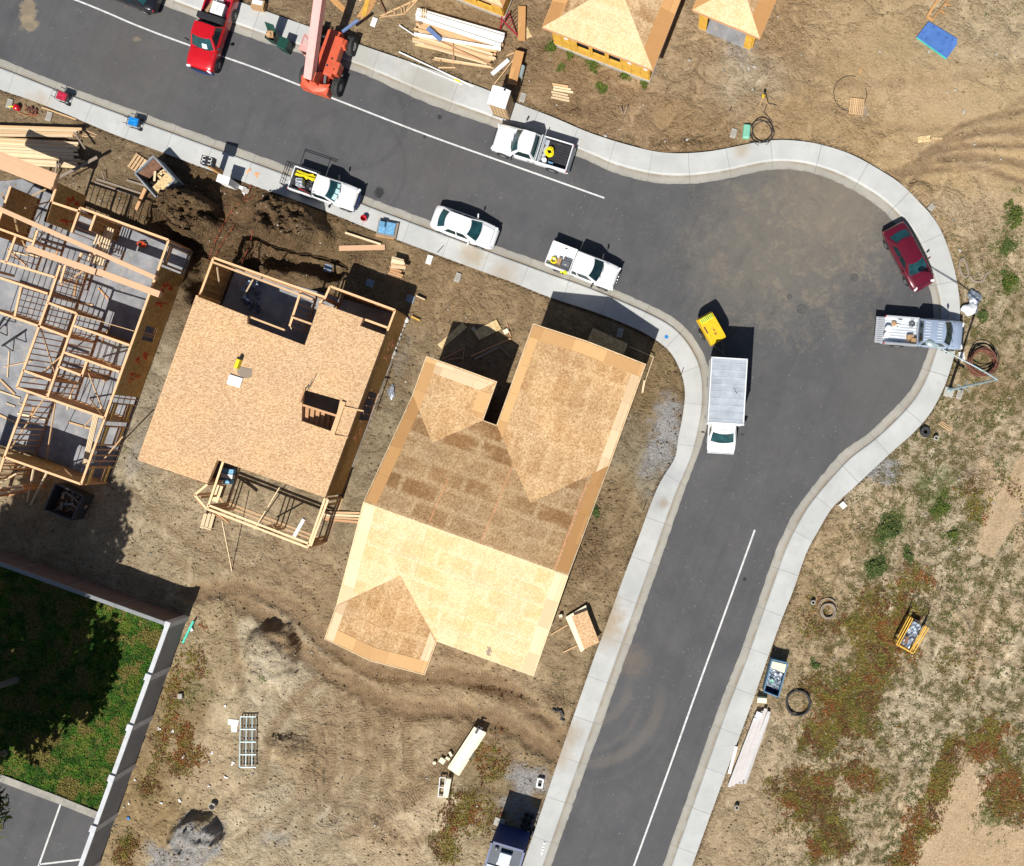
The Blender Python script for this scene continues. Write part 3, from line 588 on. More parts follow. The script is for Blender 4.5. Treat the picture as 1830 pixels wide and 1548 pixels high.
def ground_sheet():
    step = .16; xs = np.arange(-51, 32, step); ys = np.arange(-34, 38, step)
    X, Y = np.meshgrid(xs, ys); px = X*S+NX; py = NY-Y*S
    F = field(px, py)
    z = .10+(fbm(X/3, Y/3, 20, 4)-.5)*.07+(fbm(X/.9, Y/.9, 21, 4)-.5)*.10
    z += F['sand']*0.0
    for (x, y, rx, ry, a, h, rg) in ((488,1168,50,62,0,.95,.8),(345,385,62,42,.35,1.75,1.6),(520,400,66,46,.3,1.6,1.4),(560,425,40,30,.3,.5,.8),(350,1495,50,42,0,.95,1.2),(520,1335,46,24,.1,.32,1.2),(905,1250,70,14,.28,.25,.8),(960,1290,40,10,.6,.2,.8),(400,360,40,30,0,.35,1.2),(470,430,36,26,.3,.4,1.),(1735,300,60,6,.15,.12,.5),(1250,264,110,7,0,.08,.8),(1700,1085,70,7,.9,.15,.6),(1640,345,26,20,0,.25,.8)):
        ca, sa = math.cos(a), math.sin(a); dx, dy = px-x, py-y
        u = (dx*ca+dy*sa)/rx; v = (-dx*sa+dy*ca)/ry; d = np.hypot(u, v)
        b = np.clip((1.08-d)*2.5+(fbm(px/14, py/14, int(x), 3)-.5)*.9*rg, 0, 1)
        z += h*b*b*(3-2*b)*(1+(fbm(px/7, py/7, int(y), 3)-.5)*.8*rg)
    z -= F['track']*(.05+.05*fbm(px/8, py/8, 95, 3)) + F['rutdepth']; z += .10*np.clip(1-np.abs(F['rutdepth']-.07)/.05, 0, 1)*fbm(px/10, py/10, 96, 3)
    z += (fbm(px/8, py/8, 31, 4)-.5)*.6*F['dark']**1.5
    for ln, hw, dp in TRENCH:
        d, _ = pdist(px, py, ln); k = np.clip(1.6-d/hw+(fbm(px/9, py/9, 44, 2)-.5)*.6, 0, 1); z -= dp*k
    # flat under buildings
    for poly in FLAT:
        ins = inside(px, py, poly); z = np.where(ins, np.minimum(z, .06), z)
    dl = inside(px, py, LOT); z = np.where(dl, -.1, z); z = np.where(F['lawn'] > 0, np.minimum(z, .10), z)
    ins = inside(px, py, CORR); d1, _ = pdist(px, py, upO[::2]); d2, _ = pdist(px, py, loO[::2]); d = np.minimum(d1, d2)/S
    edge = np.clip(1-d/.5, 0, 1)*(~ins)
    z = np.where(~ins, z*(1-edge*.9)+(.09+.05*(fbm(px/40, py/40, 51, 2)-.5))*edge*.9, z)
    z = np.where(~ins, z-np.clip(1.1-d/.26, 0, 1)*.22*np.clip((fbm(px/45, py/45, 52, 2)-.3)*5, 0, 1), z)
    z = np.where(ins, .05-np.clip(d/.5, 0, 1)*.25, z)
    F['dark'] = np.maximum(F['dark'], edge*np.clip((fbm(px/50, py/50, 52, 2)-.26)*6, 0, 1)*np.clip(1.2-d/.34, 0, 1)*1.0)
    GZ['z'] = z; GZ['x0'] = xs[0]; GZ['y0'] = ys[0]; GZ['s'] = step
    ny, nx = X.shape; me = bpy.data.meshes.new('ground')
    # a skirt far out to the horizon
    V = np.stack([X.ravel(), Y.ravel(), z.ravel()], 1)
    idx = np.arange(nx*ny).reshape(ny, nx)
    Q = np.stack([idx[:-1,:-1], idx[:-1,1:], idx[1:,1:], idx[1:,:-1]], -1).reshape(-1, 4)
    bx = [(-600,-600,0),(600,-600,0),(600,600,0),(-600,600,0)]
    b0 = len(V); V = np.concatenate([V, np.array(bx)]); c = [idx[0,0], idx[0,-1], idx[-1,-1], idx[-1,0]]
    sides = [list(idx[0,:]), list(idx[:,-1]), list(idx[-1,::-1]), list(idx[::-1,0])]
    faces = Q.tolist()
    for k in range(4):
        sd = sides[k]; a, b = b0+k, b0+(k+1) % 4
        faces.append([a, b]+[int(i) for i in sd[::-1]])
    me.from_pydata(V.tolist(), [], faces)
    def att(nm, chans, alpha=None):
        a = me.attributes.new(nm, 'FLOAT_COLOR', 'POINT'); arr = np.zeros((len(V), 4)); arr[:,3] = 1
        for i, ch in enumerate(chans): arr[:nx*ny, i] = ch.ravel()
        if alpha is not None: arr[:nx*ny, 3] = alpha.ravel()
        a.data.foreach_set('color', arr.ravel())
    att('mask', [F['green'], F['rust'], F['dark']]); att('mask2', [F['sand'], F['grav'], F['track']]); att('soil', [F['soil'][...,i] for i in range(3)]); att('aux', [F['tread'], F['east'], F['smooth']]); att('mask3', [F['lawn'], F['speck'], F['along']/60])
    me.polygons.foreach_set('use_smooth', [True]*len(me.polygons)); me.update()
    me.materials.append(ground_mat())
    o = bpy.data.objects.new('ground', me); COL.objects.link(o); o['kind'] = 'structure'
def ground_mat():
    s = N('bare_soil'); p = s.pos()
    m1 = s.sep(s.attr('mask')); m2 = s.sep(s.attr('mask2')); m3 = s.sep(s.attr('mask3'))
    so = s.n('Attribute', attribute_name='soil'); k = so.outputs['Color']; ax = s.sep(s.attr('aux')); east = ax[1]; tread = ax[0]; rough = s.math('SUBTRACT', 1.0, s.math('MULTIPLY', ax[2], .78))
    a = s.noise(p, .22, 6, .62); b = s.noise(p, 1.6, 6, .65, .6); c = s.noise(p, 9.0, 2, .6)
    wv = s.noise(p, .75, 7, .66, .6); wf = s.noise(p, 3.6, 3, .65, .15)
    mul = lambda f_, col: s.mix(s.math('MULTIPLY', f_, rough), k, s.mix(1.0, k, col, 'MULTIPLY'))
    k = mul(s.math('MULTIPLY', s.step(wv, .50, .68), .8), (.66,.62,.58))
    k = mul(s.math('MULTIPLY', s.step(wv, .46, .32), .8), (1.24,1.28,1.34))
    k = mul(s.math('MULTIPLY', s.step(wf, .53, .72), .7), (.60,.55,.50))
    k = mul(s.math('MULTIPLY', s.step(wf, .45, .30), .6), (1.30,1.34,1.42))
    k = s.mix(s.math('MULTIPLY', s.step(m2[0], .1, .95), .75), k, s.mix(s.step(c, .35, .65), (.45,.325,.20), (.40,.285,.172)))
    stk = s.noise(s.aniso(p, 67, .16, 1.7), 1.0, 6, .68, .6)
    k = mul(s.math('MULTIPLY', s.math('MULTIPLY', s.step(stk, .50, .66), east), .75), (.66,.62,.52))
    k = mul(s.math('MULTIPLY', s.math('MULTIPLY', s.step(stk, .50, .34), east), .9), (1.38,1.42,1.48))
    k = s.mix(s.math('MULTIPLY', s.step(s.math('ADD', m1[2], s.math('MULTIPLY', s.math('SUBTRACT', c, .5), .6)), .1, .8), .7), k, s.mix(s.step(c, .4, .62), (.135,.088,.048), (.062,.038,.02)))
    gk = s.mix(s.sep(s.vor(p, 22.0, 'Color'))[0], (.15,.15,.155), (.36,.355,.35))
    k = s.mix(s.math('MULTIPLY', s.step(s.math('ADD', m2[1], s.math('MULTIPLY', s.math('SUBTRACT', c, .5), .8)), .2, .7), .85), k, gk)
    k = s.mix(s.math('MULTIPLY', m2[2], .95), k, s.mix(s.step(b, .36, .64), (.255,.175,.10), (.185,.122,.068)))
    st = s.math('SINE', s.math('ADD', s.math('MULTIPLY', m3[2], 60*2*math.pi/.18), s.math('MULTIPLY', wf, 4.0)))
    k = s.mix(s.math('MULTIPLY', s.math('MULTIPLY', s.step(st, -.3, .8), tread), .55), k, s.mix(1.0, k, (.50,.45,.40), 'MULTIPLY'))
    # low growth colouring the soil
    n3 = s.noise(p, 5.0, 5, .7); cl = s.noise(p, .5, 3, .6)
    rk = s.mix(s.step(n3, .38, .62), (.17,.07,.025), (.215,.15,.045)); rk = s.mix(s.math('MULTIPLY', s.step(s.noise(p, 1.3, 4, .7), .48, .62), .7), rk, (.075,.04,.018)); rk = s.mix(s.math('MULTIPLY', s.step(cl, .45, .6), .7), rk, s.mix(s.step(c, .4, .6), (.10,.095,.02), (.055,.04,.02)))
    k = s.mix(s.math('MULTIPLY', s.step(s.math('ADD', m1[1], s.math('MULTIPLY', s.math('SUBTRACT', n3, .5), 1.5)), .30, .8), .85), k, rk)
    sk = s.mix(s.step(s.noise(p, .9, 3), .45, .58), (.13,.10,.035), (.10,.11,.03))
    k = s.mix(s.math('MULTIPLY', s.step(s.math('ADD', m3[1], s.math('MULTIPLY', s.math('SUBTRACT', c, .5), 1.0)), .40, .85), .42), k, sk)
    gk = s.mix(s.step(c, .4, .6), (.035,.07,.010), (.085,.115,.02))
    k = s.mix(s.math('MULTIPLY', s.step(s.math('ADD', m1[0], s.math('MULTIPLY', s.math('SUBTRACT', n3, .5), 1.4)), .42, .95), .75), k, gk)
    lk = s.mix(s.step(b, .40, .60), (.014,.042,.006), (.10,.115,.02)); lk = s.mix(s.math('MULTIPLY', s.step(cl, .48, .60), .6), lk, (.17,.135,.045))
    k = s.mix(m3[0], k, lk)
    peb = s.math('MULTIPLY', s.step(s.sep(s.vor(p, 7.0, 'Color'))[2], .975, .985), s.step(s.vor(p, 7.0, 'Distance'), .32, .2))
    k = s.mix(s.math('MULTIPLY', peb, .7), k, (.50,.46,.40))
    k = s.mix(s.math('MULTIPLY', s.step(c, .50, .70), .4), k, s.mix(1.0, k, (.50,.46,.43), 'MULTIPLY'))
    k = s.mix(s.math('MULTIPLY', s.step(c, .50, .34), .45), k, s.mix(1.0, k, (1.32,1.33,1.36), 'MULTIPLY'))
    # cracks and clods
    hgt = s.math('ADD', s.math('MULTIPLY', s.noise(p, 7.0, 1, .5), .55), s.math('ADD', s.math('MULTIPLY', s.noise(p, 1.7, 3, .6), 1.1), s.math('MULTIPLY', s.noise(p, 3.5, 2, .6), .9)))
    hgt = s.math('SUBTRACT', hgt, s.math('MULTIPLY', s.math('MULTIPLY', s.step(st, -.2, .6), tread), .35))
    hgt = s.math('MULTIPLY', s.math('MULTIPLY', hgt, rough), s.math('ADD', s.math('MULTIPLY', s.step(wv, .42, .62), .9), s.math('ADD', s.math('MULTIPLY', m1[2], 1.5), .35)))
    return s.fin(k, .95, bump=hgt, bs=.8, bd=.09, tint=False, spec=.15)
H1F = [(0,330),(110,352),(150,370),(345,447),(330,470),(198,866),(-60,790),(-60,320)]
H2F = [(392,470),(740,565),(600,985),(385,900),(270,815)]
H3F = [(790,660),(900,700),(970,610),(1150,670),(970,1180),(640,1100)]
FLAT = [H1F, H2F, H3F]
ground_sheet()
# car park beyond the wall
sheet('car_park', [tuple(W(x, y).xy) for x, y in LOT], .02, M['asphalt'])
mb = MB()
for (x0, y0), (x1, y1) in (((-300,1270),(0,1389)),((0,1389),(109,1430)),((109,1430),(188,1462)),((186,1464),(164,1528))):
    a, b = W(x0, y0, .10), W(x1, y1, .10); mb.bar(a, b, .5 if y1 < 1500 else .22, .2)
o = mb.build('kerb', M['gutter']); o['kind'] = 'structure'
mb = MB()
for a, b in (((108,1438),(66,1556)),((70,1545),(163,1534)),((-40,1500),(-60,1560))):
    mb.bar(W(*a, .026), W(*b, .026), .12, .006)
o = mb.build('parking_marking', M['roadpaint']); o['kind'] = 'structure'

# ---------------------------------------------------------------- low growth
def tufts(name, n, box, dens, cols, size=(.07,.16), leaves=5, seed=1, label=None, z0=.1, up=(.15,.7)):
    rs = np.random.RandomState(seed); x0, y0, x1, y1 = box
    px = rs.uniform(x0, x1, n*6); py = rs.uniform(y0, y1, n*6)
    dn, cidx = dens(px, py, rs); keep = rs.rand(len(px)) < dn
    keep &= ~inside(px, py, CORR)
    px, py, cidx = px[keep][:n], py[keep][:n], cidx[keep][:n]; m = len(px)
    X = np.repeat((px-NX)/S, leaves); Y = np.repeat((NY-py)/S, leaves)
    k = m*leaves; a = rs.uniform(0, 2*np.pi, k); L = rs.uniform(size[0], size[1], k); t = rs.uniform(up[0], up[1], k)
    w = L*rs.uniform(.25, .5, k); ox = rs.normal(0, .05, k); oy = rs.normal(0, .05, k)
    bx, by, bz = X+ox, Y+oy, gz(X, Y)-.02
    cx, sx = np.cos(a), np.sin(a); hz = np.sin(t); hr = np.cos(t)
    P0 = np.stack([bx, by, bz], 1); P2 = np.stack([bx+cx*L*hr, by+sx*L*hr, bz+L*hz+.02], 1)
    mid = (P0*.45+P2*.55)+np.array([0,0,.02]); sd = np.stack([-sx*w/2, cx*w/2, np.zeros(k)], 1)
    V = np.stack([P0, mid+sd, P2, mid-sd], 1).reshape(-1, 3)
    me = bpy.data.meshes.new(name); me.vertices.add(4*k); me.vertices.foreach_set('co', V.ravel())
    me.loops.add(4*k); me.loops.foreach_set('vertex_index', np.arange(4*k)); me.polygons.add(k)
    me.polygons.foreach_set('loop_start', np.arange(0, 4*k, 4)); me.polygons.foreach_set('loop_total', np.full(k, 4)); me.update(calc_edges=True)
    cols = np.array(cols); c = cols[np.repeat(cidx, leaves) % len(cols)]*rs.uniform(.65, 1.35, (k,1))
    at = me.attributes.new('tint', 'FLOAT_COLOR', 'FACE'); at.data.foreach_set('color', np.concatenate([c, np.ones((k,1))], 1).ravel())
    me.materials.append(M['leaf']); o = bpy.data.objects.new(name, me); COL.objects.link(o)
    tag(o, label, None, None, 'stuff'); return o
GRN = [(.045,.10,.012),(.075,.125,.02),(.10,.12,.022),(.13,.13,.03)]
DRY = [(.25,.155,.04),(.24,.085,.026),(.20,.17,.035),(.14,.07,.03),(.15,.145,.03)]
def dens_green(px, py, rs):
    F = {'g': blobs(px, py, GREEN, 1)}; return np.clip(np.maximum(F['g'], .9*(fbm(px/38, py/38, 90, 3) > .60)*np.clip((px-1380-np.maximum(0, (1250-py))*.33)/100, 0, 1)*(py > 350)*(~inside(px,py,SANDP[0]))*(~inside(px,py,SANDP[1])))*1.3-.25, 0, 1), rs.randint(0, 4, len(px))
def dens_rust(px, py, rs):
    g = blobs(px, py, RUST, 2); zone = (fbm(px/45, py/45, 70, 2)*5.5).astype(int)
    return np.clip(g*1.3-.3, 0, 1), np.where(rs.rand(len(px)) < .6, zone, rs.randint(0, 5, len(px)))
def dens_speck(px, py, rs):
    east = np.clip((px-1330-np.maximum(0, (1250-py))*.33)/140, 0, 1)*np.clip((py-330)/200, 0, 1)
    sp = fbm(px/9, py/9, 8, 3); sand = blobs(px, py, SAND, 4, .5)
    return np.clip((sp-.47)*6, 0, 1)*east*(1-.75*np.clip(sand,0,1))*np.where(inside(px,py,SANDP[0])|inside(px,py,SANDP[1]), .04, 1), rs.randint(0, 5, len(px))
tufts('weeds', 16000, (0,0,1830,1548), dens_green, GRN, (.06,.15), 5, 11, 'green weeds growing over the bare soil')
tufts('dry_weeds', 30000, (180,850,1830,1548), dens_rust, DRY, (.08,.2), 5, 12, 'rust brown dry weeds on the sandy soil')
tufts('field_weeds', 26000, (1330,330,1830,1548), dens_speck, [(.11,.115,.03),(.18,.145,.055),(.085,.09,.024),(.16,.105,.04),(.22,.185,.095)], (.05,.11), 4, 13, 'speckled low weeds of the sandy field')
def dens_lawn(px, py, rs):
    L = inside(px, py, [(-200,930),(40,1006),(322,1108),(200,1448),(108,1424),(0,1380),(-200,1310)])*1.0
    g = fbm(px/30, py/30, 77, 3); return L*np.clip((g-.3)*4, .25, 1), np.where(g > .56, 3, np.clip((fbm(px/14, py/14, 78, 3)*5-.9).astype(int), 0, 2))
tufts('lawn_grass', 16000, (-150,930,330,1455), dens_lawn, [(.025,.085,.008),(.05,.15,.012),(.12,.18,.02),(.20,.165,.045)], (.08,.2), 5, 14, 'long green grass behind the concrete wall')
def clods(n, seed):
    "loose stones and clods strewn over the bare ground"
    rs = np.random.RandomState(seed); px = rs.uniform(-5, 1835, n*3); py = rs.uniform(-5, 1553, n*3)
    F = {'d': blobs(px, py, DARK, 3), 'g': blobs(px, py, GRAV, 5)}; sm = np.clip(blobs(px, py, SMOOTH, 201, .6), 0, 1); sm = np.maximum(sm, inside(px, py, SANDP[0])|inside(px, py, SANDP[1])); pr = (1-.9*sm)*np.clip(.22+F['d']*.9+F['g']*.3+.5*(fbm(px/40, py/40, 140, 3) > .55), 0, 1)
    ok = (rs.rand(len(px)) < pr) & ~inside(px, py, CORR) & ~inside(px, py, LOT) & ~inside(px, py, LAWN)
    for q in FLAT: ok &= ~inside(px, py, q)
    px, py = px[ok][:n], py[ok][:n]; m = len(px); X = (px-NX)/S; Y = (NY-py)/S; Z = gz(X, Y)
    base = np.array([(1,0,0),(.3,.9,0),(-.8,.6,0),(-.8,-.6,0),(.3,-.95,0),(0,0,.8),(0,0,-.4)], float)
    tri = np.array([(0,1,5),(1,2,5),(2,3,5),(3,4,5),(4,0,5),(1,0,6),(2,1,6),(3,2,6),(4,3,6),(0,4,6)])
    r = .025+.075*rs.rand(m)**3+.02*rs.rand(m); a = rs.uniform(0, 6.28, m); ca, sa = np.cos(a), np.sin(a)
    V = np.repeat(base[None], m, 0)*(1+rs.uniform(-.3, .3, (m, 7, 1)))
    vx = (V[...,0]*ca[:,None]-V[...,1]*sa[:,None])*r[:,None]+X[:,None]; vy = (V[...,0]*sa[:,None]+V[...,1]*ca[:,None])*r[:,None]+Y[:,None]; vz = V[...,2]*r[:,None]+Z[:,None]+.01
    co = np.stack([vx, vy, vz], -1).reshape(-1, 3); fc = (tri[None]+7*np.arange(m)[:,None,None]).reshape(-1, 3); nf = len(fc)
    me = bpy.data.meshes.new('loose_clods'); me.vertices.add(len(co)); me.vertices.foreach_set('co', co.ravel()); me.loops.add(nf*3); me.loops.foreach_set('vertex_index', fc.ravel()); me.polygons.add(nf)
    me.polygons.foreach_set('loop_start', np.arange(0, nf*3, 3)); me.polygons.foreach_set('loop_total', np.full(nf, 3)); me.update(calc_edges=True)
    sc = soil_colour(px, py)*rs.uniform(.55, 1.25, (m, 1)); pale = rs.rand(m) < .07; sc[pale] = np.array([.42,.39,.34])*rs.uniform(.7, 1.15, (pale.sum(), 1))
    at = me.attributes.new('tint', 'FLOAT_COLOR', 'FACE'); at.data.foreach_set('color', np.concatenate([np.repeat(sc, 10, 0), np.ones((nf, 1))], 1).ravel())
    me.materials.append(M['leaf']); o = bpy.data.objects.new('loose_clods', me); COL.objects.link(o); tag(o, 'loose clods and stones strewn over the bare soil', None, None, 'stuff')
clods(16000, 5)
def weed_clump(px, py, r, h, label, cols=GRN, n=500, seed=0):
    rs = random.Random(seed+int(px)); mb = MB(); c = W(px, py, .08); subs = [(rs.gauss(0,.36)*r, rs.gauss(0,.48)*r, rs.uniform(.22,.46)*r) for _ in range(11)]
    for i in range(n):
        a = rs.uniform(0, 6.28); sb = subs[rs.randrange(len(subs))]; q = sb[2]*math.sqrt(rs.random()); x, y = c.x+sb[0]+q*math.cos(a), c.y+sb[1]+q*math.sin(a); q = min(r, math.hypot(x-c.x, y-c.y))
        z = c.z+rs.uniform(.1, .65)*h*(1-(q/r/1.2)**2); L = rs.uniform(.09, .2); b = rs.uniform(0, 6.28); t = rs.uniform(0, .6); w = L*.35
        d = Vector((math.cos(b)*math.cos(t), math.sin(b)*math.cos(t), math.sin(t)))*L; sd = Vector((-math.sin(b), math.cos(b), 0))*w/2; p = Vector((x, y, z))
        k = rs.choice(cols); v = rs.uniform(.6, 1.4)
        mb.add([p, p+d*.5+sd, p+d, p+d*.5-sd], [(0,1,2,3)], tuple(q_*v for q_ in k))
    for i in range(9):
        a = i*.7; mb.tube([c, c+Vector((math.cos(a)*r*.5, math.sin(a)*r*.5, h*.6))], .012, 4, tint=(.05,.07,.02))
    return solo(mb, 'weed_clump', M['leaf'], label, 'plant', c)
DG = [(.035,.075,.016),(.055,.095,.022),(.09,.12,.03),(.13,.135,.045)]
weed_clump(1588,950,1.0,.6,'large dark green weed clump in the middle of the sandy field', DG, 1500, 3)
weed_clump(1563,1012,.85,.5,'dark green weed clump just below the largest clump in the field', DG, 900, 5)
weed_clump(1622,993,.5,.35,'small green weed clump right of the two dark field clumps', DG, 350, 4)
weed_clump(1680,905,.7,.4,'ragged green weed clump left of the sandy vehicle track', GRN, 700, 8)
weed_clump(1803,507,.7,.4,'green weed clump by the right edge level with the maroon sedan', GRN, 600, 9)
weed_clump(1800,440,.75,.2,'flat green weed clump above the one level with the maroon sedan', DG, 500, 2)
weed_clump(1815,385,.7,.45,'upright bright weed clump by the upper right edge of the field', GRN, 600, 6)
weed_clump(1757,562,.4,.3,'small green weed clump beside the white rubbish bags', DG, 350, 7)
weed_clump(987,84,.42,.5,'green weed clump at the left front corner of the yellow house', GRN, 500, 12)
weed_clump(1019,97,.3,.25,'small green weed clump at the foot of the yellow house, second from its left corner', GRN, 240, 21)
weed_clump(1062,117,.45,.3,'ragged green weed clump at the middle of the yellow house front', GRN, 380, 22)
weed_clump(1117,138,.42,.25,'flat green weed clump near the right end of the yellow house front', GRN, 320, 23)
weed_clump(1075,158,.5,.25,'thin green weed clump on the soil below the yellow house front', GRN, 300, 24)
weed_clump(1003,124,.3,.2,'small thin weed clump above the short timber row', GRN, 180, 25)
weed_clump(1152,152,.3,.2,'green weed clump at the right corner of the yellow house', GRN, 200, 26)
weed_clump(1066,915,.3,.3,'small green weed clump beside the eave of the roofed house', DG, 260, 13)
weed_clump(1456,1190,.28,.25,'small green weed clump right of the open rubbish trailer', DG, 220, 15)
weed_clump(480,1208,.5,.3,'green weed clump on the foot of the round soil mound', GRN, 350, 16)
weed_clump(1702,956,.5,.3,'green weed clump at the bottom end of the sandy track', GRN, 350, 17)
# two trees stand just outside the frame and shade the lawn
def tree(px, py, hc, r, zr, label, seed, top):
    rs = random.Random(seed); t = thing('shade_tree', label, 'tree', W(px, py, .05))
    b = W(px, py, .05); mb = MB(); cc = b+Vector((-.3,0,hc))
    mb.tube([b, b+Vector((-.1,.05,hc*.4)), b+Vector((-.25,0,hc*.75)), cc+Vector((0,0,zr*.6))], [.24,.19,.13,.04], 8)
    for i in range(12):
        a = i*2.4; q = rs.uniform(.4,.85); z = rs.uniform(-.4,.6)*zr
        mb.tube([b+Vector((-.2,0,hc*.55)), cc+Vector((math.cos(a)*r*q*.5, math.sin(a)*r*q*.5, z*.4)), cc+Vector((math.cos(a)*r*q, math.sin(a)*r*q, z))], [.09,.06,.02], 5)
    mb.build('trunk', M['greywood'], t, smooth=60)
    cr = MB()
    cl = [(rs.uniform(0,6.28), rs.random()**.5, rs.uniform(-.9,.95)) for _ in range(120)]
    for a, q, z in cl:
        k = math.sqrt(max(.05, 1-z*z)); c0 = cc+Vector((math.cos(a)*q*r*k, math.sin(a)*q*r*k, z*zr)); rr = rs.uniform(.7,1.25)
        for i in range(110):
            d = Vector((rs.gauss(0,1), rs.gauss(0,1), rs.gauss(0,.8))).normalized()*rr*rs.random()**.4
            p = c0+d; L = rs.uniform(.34,.6); u = Vector((rs.gauss(0,1), rs.gauss(0,1), rs.gauss(0,.5))).normalized()*L; v = u.orthogonal().normalized()*L*.3
            kcol = rs.choice(GRN); cr.add([p, p+u*.5+v, p+u, p+u*.5-v], [(0,1,2,3)], tuple(x*rs.uniform(.6,1.2) for x in kcol))
    cr.build('crown', M['leaf'], t)
    return t
tree(10,1345,8.6,5.2,4.4,'broad leafy tree at the far left of the walled lawn', 5, 12)
tree(30,1215,12.0,4.3,4.6,'tall leafy tree behind the broad one on the walled lawn', 6, 16)
# ---------------------------------------------------------------- buildings
HU, HV = Vector((.9407,.3392)), Vector((-.3392,.9407))         # house axes in photo pixels
def frame(ox, oy):
    def P(u, v, z=0.0):
        x, y = ox+HU.x*u+HV.x*v, oy+HU.y*u+HV.y*v
        return Vector(((x-NX)/S, (NY-y)/S, z))
    return P
HANG = ang(HU.x, HU.y)
# ---- the roofed house (right)
def roofed_house():
    P = frame(699.5, 889.2); E, R = 3.75, 5.95; s = (R-E)/187.0
    t = thing('roofed_house', 'house under construction with a bare timber sheet roof of four gables, nearest the bend', 'house', P(170,0,0))
    zl, zr, zf = E+62.5*s, E+100*s, E+89*s
    faces = {
     'roof_pale': [[(0,0,R),(0,187,E),(89,98,zf),(178,187,E),(350,187,E),(350,0,R)]],
     'roof_dark': [[(0,0,R),(350,0,R),(350,-187,E),(250,-87,zr),(150,-187,E),(125,-187,E),(62.5,-124.5,zl),(0,-187,E)]],
     'roof_mid':  [[(0,-187,E),(62.5,-124.5,zl),(62.5,-256,zl),(0,-256,E)],[(125,-187,E),(125,-256,E),(62.5,-256,zl),(62.5,-124.5,zl)],
                   [(150,-187,E),(250,-87,zr),(250,-368,zr),(150,-368,E)],[(350,-187,E),(350,-368,E),(250,-368,zr),(250,-87,zr)]],
     'roof_front':[[(0,187,E),(0,247,E),(89,247,zf),(89,98,zf)],[(178,187,E),(89,98,zf),(89,247,zf),(178,247,E)]]}
    for k, mat, nm in (('roof_pale','roofsunlit','front_roof'),('roof_dark','roofshadestain','rear_roof'),('roof_mid','roofosb','gable_roof'),('roof_front','roofosb','gable_roof')):
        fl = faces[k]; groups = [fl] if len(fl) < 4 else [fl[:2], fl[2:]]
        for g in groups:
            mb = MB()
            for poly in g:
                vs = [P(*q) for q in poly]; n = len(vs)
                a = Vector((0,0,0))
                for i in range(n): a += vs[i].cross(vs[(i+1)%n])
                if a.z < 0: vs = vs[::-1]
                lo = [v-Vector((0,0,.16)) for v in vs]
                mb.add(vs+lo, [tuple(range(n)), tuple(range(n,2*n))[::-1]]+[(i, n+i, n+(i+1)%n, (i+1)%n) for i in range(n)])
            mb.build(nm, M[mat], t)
    # pale rake boards along the roof edge
    mb = MB()
    edge = [(0,-256,E),(0,-187,E),(0,0,R),(0,187,E),(0,247,E),(89,247,zf),(178,247,E),(178,187,E),(350,187,E),(350,0,R),(350,-187,E),(350,-368,E),(250,-368,zr),(150,-368,E),(150,-187,E),(125,-187,E),(125,-256,E),(62.5,-256,zl),(0,-256,E)]
    for a, b in zip(edge[:-1], edge[1:]):
        p, q = P(*a), P(*b); nrm = (q-p).cross(Vector((0,0,1))).normalized()*.022
        c = P(170,-60); nrm = nrm if (p+q)/2 is None else nrm
        mb.bar(p+Vector((0,0,-.09))+nrm*0, q+Vector((0,0,-.09))+nrm*0, .045, .19)
    mb.build('fascia', M['palepine'], t)
    # starter plywood strips at eaves and rakes
    def strip_(pts, mat, lift=.012):
        m = MB(); vs = [P(u, v, z+lift) for u, v, z in pts]
        a = Vector((0,0,0))
        for i in range(len(vs)): a += vs[i].cross(vs[(i+1)%len(vs)])
        m.add(vs if a.z > 0 else vs[::-1], [tuple(range(len(vs)))]); return m.build('starter_board', M[mat], t)
    w = 21
    zb = lambda v: R-s*abs(v)
    for v0, v1, tt in ((-187,-96,'ply'),(-96,-3,'ply')):
        strip_([(2,v0,zb(v0)),(w,v0+(w if v0 == -187 else 0),zb(v0+(w if v0 == -187 else 0))),(w,v1,zb(v1)),(2,v1,zb(v1))], tt, .012)
        strip_([(348,v0,zb(v0)),(350-w,v0+(w if v0 == -187 else 0),zb(v0+(w if v0 == -187 else 0))),(350-w,v1,zb(v1)),(348,v1,zb(v1))], tt, .013)
    strip_([(2,2,zb(2)),(w,2,zb(2)),(w,187-w,zb(187-w)),(2,185,zb(185))], 'plypale'); strip_([(348,2,zb(2)),(350-w,2,zb(2)),(350-w,186,zb(186)),(348,186,zb(186))], 'plypale')
    ze = lambda d: E+s*d
    strip_([(2,-187,ze(2)),(w,-187+w,ze(w)),(w,-254,ze(w)),(2,-254,ze(2))], 'plymid'); strip_([(w,-254,ze(w)),(62.5,-254,zl),(62.5,-254+w,zl),(w,-254+w,ze(w))], 'plypale', .014)
    strip_([(62.5,-254,zl),(123,-254,ze(2)),(125-w,-254+w,ze(w)),(62.5,-254+w,zl)], 'plypale', .014); strip_([(123,-189,ze(2)),(125-w,-189-w*.2,ze(w)),(125-w,-254+w,ze(w)),(123,-254+w,ze(2))], 'plymid', .015)
    strip_([(152,-366,ze(2)),(250,-366,zr),(250,-366+w,zr),(152,-366+w,ze(2))], 'plymid', .014); strip_([(250,-366,zr),(348,-366,ze(2)),(348,-366+w,ze(2)),(250,-366+w,zr)], 'plymid', .014)
    strip_([(152,-366+w,ze(2)),(150+w*.8,-366+w,ze(w*.8)),(150+w*.8,-187+w*.8,ze(w*.8)),(152,-187,ze(2))], 'plymid', .015); strip_([(348,-366+w,ze(2)),(350-w*.8,-366+w,ze(w*.8)),(350-w*.8,-187+w*.8,ze(w*.8)),(348,-187,ze(2))], 'plypale', .015)
    strip_([(2,187,ze(2)),(w*.8,187-w*.8+2,ze(w*.8)),(w*.8,245,ze(w*.8)),(2,245,ze(2))], 'plypale', .015)
